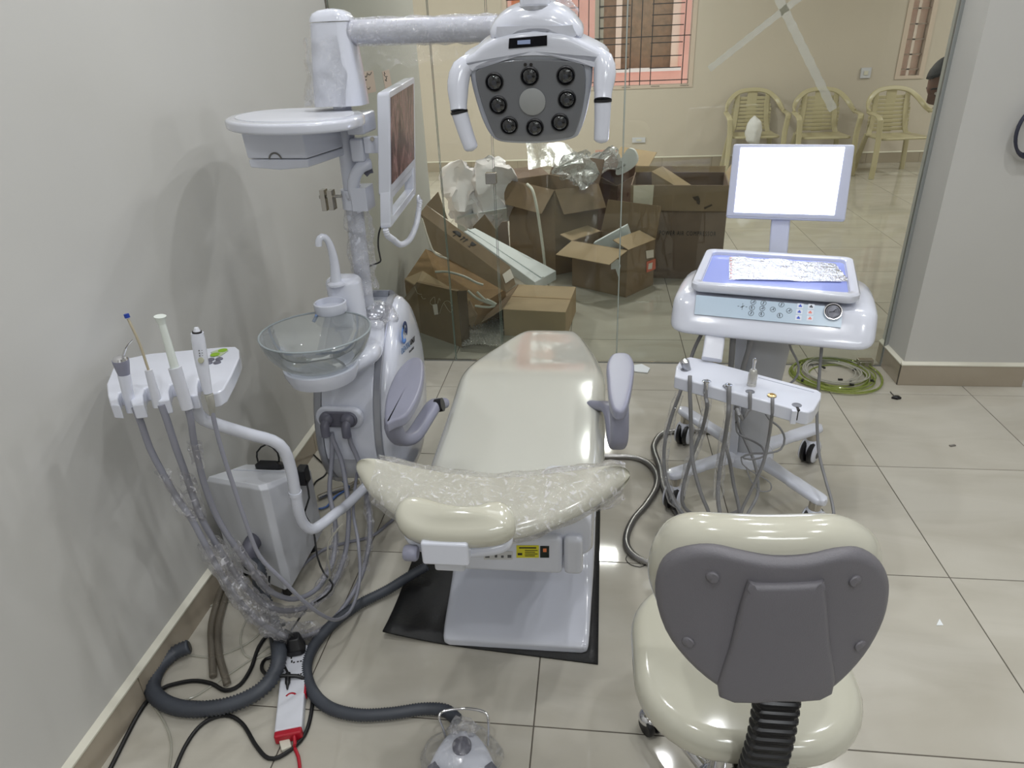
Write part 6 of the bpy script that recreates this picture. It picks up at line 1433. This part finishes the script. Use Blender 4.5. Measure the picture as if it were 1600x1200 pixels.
pc_ = thing('panel_carton', 'upright folded carton panel with hanging string tag beside the side unit', 'box', tuple(onz(690, 530, 0)))
f0_, f1_ = onz(658, 520, 0), onz(722, 543, 0)
t0_, t1_ = ony(651, 441, f0_.y), ony(714, 455, f1_.y)
g0 = onz(634, 522, 0) + Vector((0, 0.0, 0)); g0 = Vector((max(g0.x, -1.12), g0.y, 0)); h0 = ony(628, 470, g0.y - 0.0)
obj('panel', prism(nb(), [f0_, f1_, t1_, t0_], (0.012, 0.02, 0)), mat('olive_cardboard', (132, 110, 80), 0.85, noise=0.1, nscale=9), pc_, smooth=False)
obj('side_panel', prism(nb(), [Vector((-1.10, f0_.y - 0.01, 0.0)), f0_, t0_, ony(629, 469, f0_.y - 0.01)], (0.0, 0.012, 0)), K, pc_, smooth=False)
obj('folded_edge', prism(nb(), [f1_, f1_ + Vector((0.03, 0.07, 0)), t1_ + Vector((0.035, 0.07, -0.02)), t1_], (0.004, 0.0, 0)), mat('dark_cardboard', (88, 74, 58), 0.85), pc_, smooth=False)
nP = (f1_ - f0_).cross(Vector((0, 0, 1))).normalized()
if nP.y > 0: nP = -nP
tg_ = thing('string_tag', 'small white tag on loops of string hanging on the upright carton panel', 'tag', tuple(onp(681, 484, f0_ + nP * 0.004, nP)))
obj('tag_card', prism(nb(), [onp(x, y, f0_ + nP * 0.004, nP) for x, y in ((676, 476), (683, 475), (685, 491), (679, 492))], nP * 0.001), M['paper'], tg_, smooth=False)
for P in (((680, 475), (679, 464), (674, 468), (672, 474), (678, 478)), ((687, 490), (690, 480), (695, 471), (702, 471), (707, 480), (705, 488), (700, 484), (694, 474)), ((684, 474), (686, 466), (688, 470)), ((658, 462), (661, 467), (665, 466)), ((648, 448), (652, 458), (659, 460))):
    obj('string', tube(nb(), [onp(x, y, f0_ + nP * 0.006, nP) for x, y in P], 0.0011, n=5), mat('white_string', (206, 196, 170), 0.8), tg_)
for lab, P in (('upper pale hose looping over the crushed carton', ((680, 425), (700, 425), (725, 432), (745, 442), (755, 445))), ('lower pale hose loop beside the closed carton', ((731, 454), (745, 466), (765, 474), (775, 476), (760, 470), (745, 456))), ('thick pale hose bend by the closed carton', ((742, 478), (765, 480), (775, 475), (760, 468)))):
    tag(obj('pale_hose', tube(nb(), [ony(x, y, 3.58 - 0.0004 * (y - 420)) + Vector((0, 0, 0.0)) for x, y in P], 0.007, n=8), mat('pale_hose', (206, 204, 192), 0.4)), lab, 'hose')
tag(obj('white_hose', tube(nb(), [ony(824, 288, 4.55), ony(832, 297, 4.44), ony(838, 320, 4.38), ony(843, 350, 4.37), ony(848, 385, 4.37), ony(851, 412, 4.37), ony(853, 434, 4.40), ony(858, 445, 4.38)], 0.0095, n=10), mat('pale_hose', (206, 204, 192), 0.4)), 'long white hose hanging down the front of the tall open carton', 'hose')
tag(obj('brown_offcut', prism(nb(), [ony(757, 335, 4.5), ony(776, 361, 4.5), Vector((-0.62, 4.5, 0.002)), Vector((-0.80, 4.5, 0.002)), ony(739, 354, 4.5)], (0.0, 0.01, 0)), K, smooth=False), 'triangular brown cardboard offcut standing behind the foam slab', 'cardboard')
tag(obj('brown_offcut', prism(nb(), [ony(776, 358, 4.5), ony(784, 347, 4.5), ony(792, 346, 4.5), Vector((-0.56, 4.5, 0.002)), Vector((-0.66, 4.5, 0.002))], (0.0, 0.012, 0)), KD, smooth=False), 'dark cardboard scrap wedged between foam slab and tall carton', 'cardboard')
fb = thing('foam_carton_insert', 'white foam box insert standing behind the foam slab', 'foam', tuple(onz(750, 372, 0)))
obj('block', loft(nb(), [[Vector((p.x, p.y, 0.002)) for p in (onz(716, 362, .12), onz(794, 358, .12), onz(794, 330, .12), onz(722, 338, .12))], [ony(713, 339, 4.9), ony(792, 325, 4.9), ony(793, 320, 5.2), ony(724, 330, 5.2)]]), M['foam'], fb, smooth=False, bevel=0.004)
# white plastic bags
wbag = mat('white_polythene', (238, 232, 234), 0.4)
for i, (x, y, sx, sz, lab) in enumerate(((725, 302, 0.16, 0.21, 'crumpled white plastic bag nearest the wall, behind the foam slab'), (770, 300, 0.16, 0.22, 'crumpled white plastic bag next to the tall carton'), (742, 325, 0.15, 0.13, 'low crumpled white plastic bag between the two larger ones'))):
    c = ony(x, y, 5.05); bm = sphere(Vector((0, 0, 0)), 1, sx, 0.12, sz, u=28, v=18); bm.transform(Matrix.Translation(c)); crumple(bm, 0.09, i + 2, 7); crumple(bm, 0.03, i + 9, 22)
    tag(obj('white_plastic_bag', bm, wbag, angle=math.radians(35)), lab, 'bag')
for i, (x, y, Y, sx, sy, sz, lab, mm) in enumerate(((898, 268, 4.75, 0.13, 0.12, 0.10, 'crumpled clear film heaped over the open top of the tall carton', 'film2'), (940, 254, 5.3, 0.17, 0.12, 0.07, 'white film bundle lying on the dark carton behind', 'film2'))):
    bm = sphere(Vector((0, 0, 0)), 1, sx, sy, sz, u=30, v=18); bm.transform(Matrix.Translation(ony(x, y, Y))); crumple(bm, 0.09, i + 12, 9); crumple(bm, 0.02, i + 19, 30)
    tag(obj('film_heap', bm, M[mm], angle=math.radians(30)), lab, 'plastic wrap')
tag(obj('foam_sheet', prism(nb(), smooth_closed([tuple(ony(x, y, 5.25)) for x, y in ((962, 272), (966, 256), (978, 236), (984, 232), (992, 236), (996, 250), (988, 262), (972, 272))], 4), (0.01, 0.02, 0.0)), M['foam'], smooth=False), 'curved white foam sheet standing at the back of the dark carton', 'foam')
tag(obj('red_carton', bx(tuple(ony(930, 246, 5.8) + Vector((0, 0, -0.08))), tuple(ony(966, 238, 5.8) + Vector((0, 0.15, 0)))), mat('faded_red_box', (150, 108, 92), 0.8), smooth=False), 'small faded red carton on the pile behind the film bundle', 'box')
# hanging poly sheet on the heap
bm = nb(); G = []
for i in range(24):
    row = []
    for j in range(16):
        u, v = i / 23, j / 15
        p0_, p1_ = ony(818 + 70 * u, 222 + 2 * u, 5.0), ony(826 + 86 * u, 262 - 4 * u, 4.8)
        row.append(bm.verts.new(p0_.lerp(p1_, v) + Vector((0, 0.03 * math.sin(u * 9), 0))))
    G.append(row)
for i in range(23):
    for j in range(15): bm.faces.new((G[i][j], G[i + 1][j], G[i + 1][j + 1], G[i][j + 1]))
crumple(bm, 0.03, 77, 6)
tag(obj('poly_sheet', bm, M['film2']), 'pale creased poly sheet standing up out of the tall carton', 'plastic wrap')
# bubble wrap on the floor
bm = nb(); G = []
for i in range(40):
    row = []
    for j in range(30):
        u, v = i / 39, j / 29
        p = (onz(722, 548, 0).lerp(onz(780, 548, 0), u)).lerp(onz(735, 505, 0).lerp(onz(800, 505, 0), u), v)
        row.append(bm.verts.new(p + Vector((0, 0, 0.03 + 0.012 * math.sin(i * 2.1) * math.sin(j * 2.1)))))
    G.append(row)
for i in range(39):
    for j in range(29): bm.faces.new((G[i][j], G[i + 1][j], G[i + 1][j + 1], G[i][j + 1]))
crumple(bm, 0.02, 5, 9)
for v in bm.verts: v.co.z = max(v.co.z, 0.004)
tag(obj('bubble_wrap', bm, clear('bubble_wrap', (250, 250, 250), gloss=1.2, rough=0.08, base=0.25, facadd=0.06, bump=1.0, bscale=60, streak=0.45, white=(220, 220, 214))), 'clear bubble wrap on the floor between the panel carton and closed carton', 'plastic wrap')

# ================================================================ PLASTIC CHAIRS
def plastic_chair(loc, rz, label, sc_=1.0):
    t = thing('plastic_armchair', label, 'chair', loc, rz, 'pale yellow plastic armchairs along the far wall')
    Mx = MW[t.name] @ Matrix.Diagonal((1.12, 1.0, 0.97, 1))
    def co_(name, bm, **k): bm.transform(Mx); return obj(name, bm, M['chairp'], t, **k)
    W2 = 0.26
    co_('seat', puff([(a * (1.0 + 0.10 * (-b)), b) for a, b in rrect(0.46, 0.44, 0.07, 5)], 0.395, 0.42, Matrix(), 0.01))
    # back: arched hoop with horizontal slats
    hoop = [(-0.285, 0.02, 0.66), (-0.275, 0.12, 0.70), (-0.235, 0.20, 0.78), (-0.16, 0.25, 0.855), (-0.06, 0.27, 0.885), (0.06, 0.27, 0.885), (0.16, 0.25, 0.855), (0.235, 0.20, 0.78), (0.275, 0.12, 0.70), (0.285, 0.02, 0.66)]
    co_('back_hoop', swept(hoop, 0.05, 0.022, upv=(0, 0.5, 1)))
    for s in (-1, 1):
        co_('armrest', swept([(s * 0.285, 0.04, 0.665), (s * 0.292, -0.08, 0.655), (s * 0.288, -0.18, 0.64), (s * 0.278, -0.215, 0.60)], 0.055, 0.02))
        co_('back_stile', swept([(s * 0.155, 0.255, 0.86), (s * 0.15, 0.245, 0.70), (s * 0.165, 0.22, 0.50), (s * 0.185, 0.20, 0.41)], 0.05, 0.014))
        co_('leg', swept([(s * 0.278, -0.215, 0.61), (s * 0.265, -0.215, 0.42), (s * 0.27, -0.235, 0.2), (s * 0.28, -0.25, 0.001)], 0.052, 0.03))
        co_('leg', swept([(s * 0.20, 0.20, 0.42), (s * 0.225, 0.235, 0.2), (s * 0.245, 0.26, 0.001)], 0.05, 0.03))
    for k in range(9):
        z = 0.46 + 0.042 * k; w = 0.40 - 0.016 * max(0, k - 5)
        y = 0.218 + 0.042 * (z - 0.42) / 0.42 * 1.2
        co_('slat', swept([(-w / 2, y, z), (0, y + 0.012, z), (w / 2, y, z)], 0.008, 0.0355, upv=(0, 1, 0)))
    co_('back_centre', swept([(0, 0.24, 0.43), (0, 0.262, 0.66), (0, 0.275, 0.87)], 0.10, 0.008))
    return t
for (x, y, Y), lab, rz_a in (((1400, 215, 8.25), 'pale yellow plastic armchair standing clear on the right of the cart monitor', 0.12), ((1283, 215, 8.45), 'pale yellow plastic armchair behind the cart monitor, tape end in front', 0.0), ((1176, 215, 8.65), 'pale yellow plastic armchair holding a white cloth bundle', 0.0)):
    p = ony(x, y, Y); plastic_chair((p.x, Y, 0), rz_a, lab, 1.12)
p = ony(1178, 205, 8.45)
bm = sphere(Vector((0, 0, 0)), 1, 0.09, 0.08, 0.15, u=20, v=14); bm.transform(Matrix.Translation(p + Vector((0, 0, 0.0)))); crumple(bm, 0.05, 3, 12)
tag(obj('cloth_bundle', bm, mat('white_cloth', (222, 222, 222), 0.8), angle=PI), 'bundled white cloth on the seat of a plastic armchair', 'cloth')

# wall fittings
for (x, y, w, h, lab) in ((998, 219, 0.16, 0.06, 'wide white switch plate low on the far wall under the window'), (1353, 114, 0.11, 0.11, 'square white socket plate on the far wall above the armchairs')):
    p = ony(x, y, 8.985); t = thing('wall_plate', lab, 'switch plate', (p.x, 8.99, p.z - h / 2))
    obj('plate', bx((p.x - w / 2, 8.982, p.z - h / 2), (p.x + w / 2, 8.999, p.z + h / 2)), M['whitemat'], t, bevel=0.003)
    obj('rocker', bx((p.x - w * 0.2, 8.976, p.z - h * 0.2), (p.x + w * 0.2, 8.983, p.z + h * 0.2)), M['lip'], t)
for q, lab in ((((565, 112), (583, 110), (588, 143), (568, 148)), 'hand-drawn paper sketch taped on the left wall beside the pole head'), (((597, 112), (608, 108), (612, 133), (602, 139)), 'second paper sketch on the left wall, partly behind the monitor top')):
    P = [onx(x, y, -1.1435) for x, y in q]; t = thing('paper_note', lab, 'paper', tuple(P[3]))
    obj('sheet', prism(nb(), P, (-0.001, 0, 0)), mat('pinkish_paper', (226, 204, 196), 0.8), t, smooth=False)
    for k in range(6):
        u0, v0 = random.uniform(.1, .5), random.uniform(.1, .8); u1, v1 = u0 + random.uniform(-.1, .4), v0 + random.uniform(-.15, .15)
        f_ = lambda u, v: (P[0].lerp(P[1], u)).lerp(P[3].lerp(P[2], u), v) + Vector((0.0008, 0, 0))
        obj('pencil_line', tube(nb(), [f_(u0, v0), f_((u0 + u1) / 2, v0 + 0.05), f_(u1, v1)], 0.002, n=4), mat('pencil_grey', (70, 64, 66), 0.8), t)

# tape on the glass
def gtape(label, pts, w):
    a, b = ony(pts[0][0], pts[0][1], GY - 0.0058), ony(pts[1][0], pts[1][1], GY - 0.0058); d = (b - a).normalized(); s = Vector((-d.z, 0, d.x)) * w
    bm = nb(); G = []
    for i in range(30):
        q = a.lerp(b, i / 29); k = 1 + 0.12 * math.sin(i * 2.3)
        G.append([bm.verts.new(q - s * k), bm.verts.new(q + s * k)])
    for i in range(29): bm.faces.new((G[i][0], G[i + 1][0], G[i + 1][1], G[i][1]))
    return tag(obj('glass_tape', bm, M['tape'], smooth=False), label, 'tape')
gtape('frosted tape strip on the glass running down to the middle armchair', ((1208, -20), (1302, 172)), 0.0165)
gtape('faint frosted tape strip on the glass rising to the upper edge', ((1108, 108), (1270, -20)), 0.013)
o = obj('floor_lock', join(bx((0.0, 0.0, 0.0), (0.07, 0.03, 0.045)), bx((0.008, -0.004, 0.004), (0.062, 0.0, 0.036))), M['steel'], local=True, bevel=0.003)
q = onz(1333, 568, 0); o.location = (q.x, GY - 0.04, 0.0); tag(o, 'square steel glass clamp on the floor at the foot of the partition', 'clamp')
o = obj('floor_lock', join(bx((0.0, 0.0, 0.0), (0.05, 0.03, 0.05))), M['steel'], local=True, bevel=0.003)
q = ony(760, 279, GY); o.location = (q.x, GY - 0.035, q.z - 0.02); tag(o, 'small steel patch clamp on the glass edge behind the lamp', 'clamp')

# coil of tubing and small litter on the floor
tcx = thing('tubing_coil', 'loose coil of yellow-green clear tubing on the floor behind the cart', 'tubing', tuple(onz(1305, 588, 0)))
ctr = onz(1303, 588, 0)
for k in range(14):
    pts = []; ph = random.uniform(0, 6.28); rr = random.uniform(0.10, 0.20); ox, oy = random.uniform(-.02, .02), random.uniform(-.015, .03)
    for i in range(33):
        a_ = ph + 2 * PI * i / 32
        pts.append(ctr + Vector((ox + rr * 1.0 * math.cos(a_) * (1 + 0.03 * math.sin(3 * a_ + k)), oy + rr * 0.98 * math.sin(a_), 0.006 + 0.004 * (k % 5) + 0.003 * math.sin(2 * a_ + k))))
    obj('coil_loop', tube(nb(), pts, 0.0032, n=6, sm=False), M['gtube'] if k % 5 < 3 else M['tube'], tcx)
for x, y in ((1287, 574), (1335, 578), (1313, 593), (1329, 597), (1254, 594), (1363, 595), (1331, 601)):
    p = onz(x, y, 0.018); an = random.uniform(0, 3)
    obj('black_connector', bx((-0.010, -0.005, -0.004), (0.010, 0.005, 0.004), Matrix.Translation(p) @ Matrix.Rotation(an, 4, 'Z')), M['black'], tcx, bevel=0.001)
tcx['group'] = 'tubing on the floor'
db = thing('black_fitting', 'small black fitting with pin lying on the open tiles near the column', 'fitting', tuple(onz(1400, 622, 0)))
obj('body', loft(nb(), [[onz(1400, 623, 0) + Vector((a * k, b * k, z)) for a, b in ((-.020, 0), (0, -.012), (.02, -.004), (.016, .012), (-.006, .012))] for k, z in ((1, 0.001), (1, 0.009), (0.6, 0.014))]), M['black'], db, smooth=False)
obj('pin', tube(nb(), [onz(1398, 620, 0.006), onz(1391, 612, 0.004)], 0.0018, n=6, sm=False), M['black'], db)
tag(obj('grey_chip', bx((-0.012, -0.004, 0.0), (0.012, 0.004, 0.005), Matrix.Translation(onz(1488, 697, 0)) @ Matrix.Rotation(0.3, 4, 'Z')), mat('grey_chip', (120, 116, 110), 0.7), smooth=False), 'tiny grey chip of plastic on the tiles far from the cart', 'litter')
tag(obj('paper_scrap', prism(nb(), [onz(1463, 977, 0.0006), onz(1474, 977, 0.0006), onz(1468, 967, 0.0006)], (0, 0, 0.0006)), M['foam'], smooth=False), 'tiny white triangular paper scrap on the tiles beside the stool', 'litter')
tag(obj('film_scrap', crumple(prism(nb(), [onz(x, y, 0.004) for x, y in ((986, 572), (1003, 570), (1016, 576), (1012, 583), (992, 581))], (0, 0, 0.004)), 0.004, 3, 30), M['foam'], smooth=False), 'small white film scrap on the floor just before the glass', 'litter')
# coiled black cable hung on the wall at the right edge
cc_ = thing('wall_cable_coil', 'black cable coil hanging on the column wall at the frame edge', 'cable', tuple(ony(1606, 205, 2.99)))
c0 = ony(1612, 205, 2.985)
for k in range(4):
    obj('cable_loop', tube(nb(), [c0 + Vector((0.052 * math.cos(q_) * (1 + .06 * k), -0.008 * k + 0.004, 0.085 * math.sin(q_) * (1 + .04 * k))) for q_ in [2 * PI * i / 28 for i in range(29)]], 0.0055, n=8, sm=False), mat('dark_blue_cable', (44, 46, 62), 0.4), cc_)
obj('hook', cyl(c0 + Vector((0, 0.024, 0.085)), c0 + Vector((0, -0.03, 0.085)), 0.004, 10), M['steel'], cc_)

# ================================================================ PERSON BENDING BEHIND THE COLUMN
def skin_body(name, verts, edges, radii, m, parent, root=0, sub=2):
    me = bpy.data.meshes.new(name); me.from_pydata([tuple(v) for v in verts], edges, [])
    o = bpy.data.objects.new(name, me); C.objects.link(o)
    o.parent = parent
    mwi = root_m(parent).inverted(); me.transform(mwi)
    md = o.modifiers.new('skin', 'SKIN'); md.use_smooth_shade = True
    for i, r in enumerate(radii):
        me.skin_vertices[0].data[i].radius = r if isinstance(r, tuple) else (r, r)
        me.skin_vertices[0].data[i].use_root = (i == root)
    s = o.modifiers.new('sub', 'SUBSURF'); s.levels = sub; s.render_levels = sub
    me.materials.append(m); return o
HX, HY = ony(1461, 130, 3.62).x, 3.62
HZ = ony(1461, 133, 3.62).z
pe = thing('person', 'person in dark clothes bending forward behind the column, dark hair, face down', 'person', (2.15, 3.75, 0))
skinm = mat('brown_skin', (128, 92, 76), 0.55); cloth = mat('navy_shirt', (44, 48, 60), 0.8); trou = mat('dark_trousers', (40, 40, 44), 0.8); hairm = mat('black_hair', (30, 27, 32), 0.6, bump=0.6, bscale=220)
hc = Vector((HX + 0.075, HY, HZ))          # head centre; face turned to -x and down
hv = [(2.16, 3.72, 0.90), (2.10, 3.72, 1.04), (1.96, 3.70, 1.16), (1.84, 3.68, 1.21), (1.74, 3.66, 1.23),      # pelvis .. neck base
      (1.86, 3.52, 1.19), (1.80, 3.48, 0.98), (1.76, 3.50, 0.76),    # right arm
      (1.86, 3.84, 1.19), (1.80, 3.90, 0.98), (1.74, 3.86, 0.76),    # left arm
      (2.16, 3.63, 0.84), (2.12, 3.62, 0.47), (2.18, 3.62, 0.10), (2.16, 3.82, 0.84), (2.13, 3.83, 0.47), (2.20, 3.84, 0.10)]
he = [(0, 1), (1, 2), (2, 3), (3, 4), (3, 5), (5, 6), (6, 7), (3, 8), (8, 9), (9, 10), (0, 11), (11, 12), (12, 13), (0, 14), (14, 15), (15, 16)]
skin_body('body', hv, he, [0.14, 0.13, (0.17, 0.12), (0.16, 0.10), 0.055, 0.055, 0.042, 0.032, 0.055, 0.042, 0.032, 0.085, 0.06, 0.045, 0.085, 0.06, 0.045], cloth, pe)
tr_v = [(2.16, 3.72, 0.86), (2.16, 3.63, 0.82), (2.12, 3.62, 0.47), (2.18, 3.62, 0.05), (2.16, 3.82, 0.82), (2.13, 3.83, 0.47), (2.20, 3.84, 0.05)]
skin_body('trousers', tr_v, [(0, 1), (1, 2), (2, 3), (0, 4), (4, 5), (5, 6)], [0.15, 0.095, 0.072, 0.06, 0.095, 0.072, 0.06], trou, pe)
for y in (3.62, 3.84): obj('shoe', puff(rrect(0.26, 0.09, 0.042, 5), 0.001, 0.075, Matrix.Translation((2.13, y, 0)), 0.03), M['black'], pe)
# head: skull with brow, nose, lips, chin, ear; pitched forward
pitch = math.radians(30)
Hm = Matrix.Translation(hc) @ Matrix.Rotation(-pitch, 4, 'Y')      # local: -x face forward, z crown
def hl(x, y, z): return Hm @ Vector((x, y, z))
bm = nb(); bmesh.ops.create_uvsphere(bm, u_segments=32, v_segments=24, radius=1)
for v in bm.verts:
    x, y, z = v.co
    r = Vector((x * 0.098, y * 0.076, z * 0.115))
    if z < -0.1: r.x *= 1 - 0.25 * (-z) if x > 0 else 1 - 0.10 * (-z); r.y *= 1 + 0.32 * z
    if x < 0:
        g = lambda cy, cz, sy, sz: math.exp(-((y - cy) / sy) ** 2 - ((z - cz) / sz) ** 2)
        r.x -= 0.024 * g(0, -0.16, 0.15, 0.20) + 0.006 * g(0, 0.25, 0.6, 0.12) + 0.008 * g(0, -0.52, 0.28, 0.10) + 0.010 * g(0, -0.85, 0.35, 0.2)
        r.x += 0.010 * (g(-0.42, 0.06, 0.2, 0.14) + g(0.42, 0.06, 0.2, 0.14))
    v.co = Hm @ r
obj('head', bm, skinm, pe)
for s in (-1, 1):
    e_ = obj('eye', sphere(hl(-0.077, s * 0.032, 0.006), 0.011, u=12, v=8), mat('eye_white', (206, 196, 188), 0.3), pe)
    obj('iris', sphere(hl(-0.0845, s * 0.032, 0.004), 0.0048, u=10, v=6), M['print'], e_)
    obj('eyebrow', tube(nb(), [hl(-0.091, s * 0.014, 0.030), hl(-0.087, s * 0.032, 0.035), hl(-0.075, s * 0.050, 0.030)], 0.0035, n=6, step=0.006), hairm, pe)
    obj('ear', tube(nb(), [hl(0.002, s * 0.076, 0.02), hl(0.014, s * 0.084, 0.024), hl(0.018, s * 0.083, 0.0), hl(0.006, s * 0.078, -0.028), hl(-0.004, s * 0.074, -0.02)], 0.006, n=8, step=0.006), skinm, pe)
obj('lips', tube(nb(), [hl(-0.086, -0.022, -0.060), hl(-0.098, 0, -0.058), hl(-0.086, 0.022, -0.060)], 0.005, n=8, step=0.005), mat('lip_brown', (120, 72, 66), 0.5), pe)
obj('neck', tube(nb(), [hl(0.02, 0, -0.06), hc.lerp(Vector((1.74, 3.66, 1.23)), 0.6), Vector((1.76, 3.66, 1.22))], 0.05, n=14, step=0.02), skinm, pe)
bm = nb(); bmesh.ops.create_uvsphere(bm, u_segments=32, v_segments=24, radius=1)
kill = []
for v in bm.verts:
    x, y, z = v.co
    if x < -0.12 and z < 0.66 - 0.25 * (x + 1): kill.append(v)
    elif z < -0.35: kill.append(v)
    v.co = Hm @ Vector((x * 0.106 + 0.003, y * 0.084, z * 0.124 + 0.002))
bmesh.ops.delete(bm, geom=kill, context='VERTS')
obj('hair', crumple(bm, 0.004, 6, 60), hairm, pe, solid=0.006, angle=PI)
for s, w0 in ((-1, Vector((1.76, 3.50, 0.76))), (1, Vector((1.74, 3.86, 0.76)))):
    vv = [w0, w0 + Vector((-0.01, 0, -0.05)), w0 + Vector((-0.015, 0, -0.10))]; ee = [(0, 1), (1, 2)]; rr = [0.026, (0.038, 0.016), (0.036, 0.015)]
    for k, L in enumerate((0.062, 0.072, 0.068, 0.052)):
        dx = -0.032 + 0.021 * k; b0 = len(vv)
        vv += [w0 + Vector((-0.015 + dx, 0, -0.105)), w0 + Vector((-0.02 + dx, s * -0.006, -0.115 - L * 0.5)), w0 + Vector((-0.018 + dx, s * -0.016, -0.115 - L))]
        ee += [(2, b0), (b0, b0 + 1), (b0 + 1, b0 + 2)]; rr += [0.0095, 0.0088, 0.007]
    b0 = len(vv); vv += [w0 + Vector((-0.05, s * -0.01, -0.07)), w0 + Vector((-0.066, s * -0.02, -0.10))]; ee += [(1, b0), (b0, b0 + 1)]; rr += [0.011, 0.009]
    skin_body('hand', vv, ee, rr, skinm, pe)
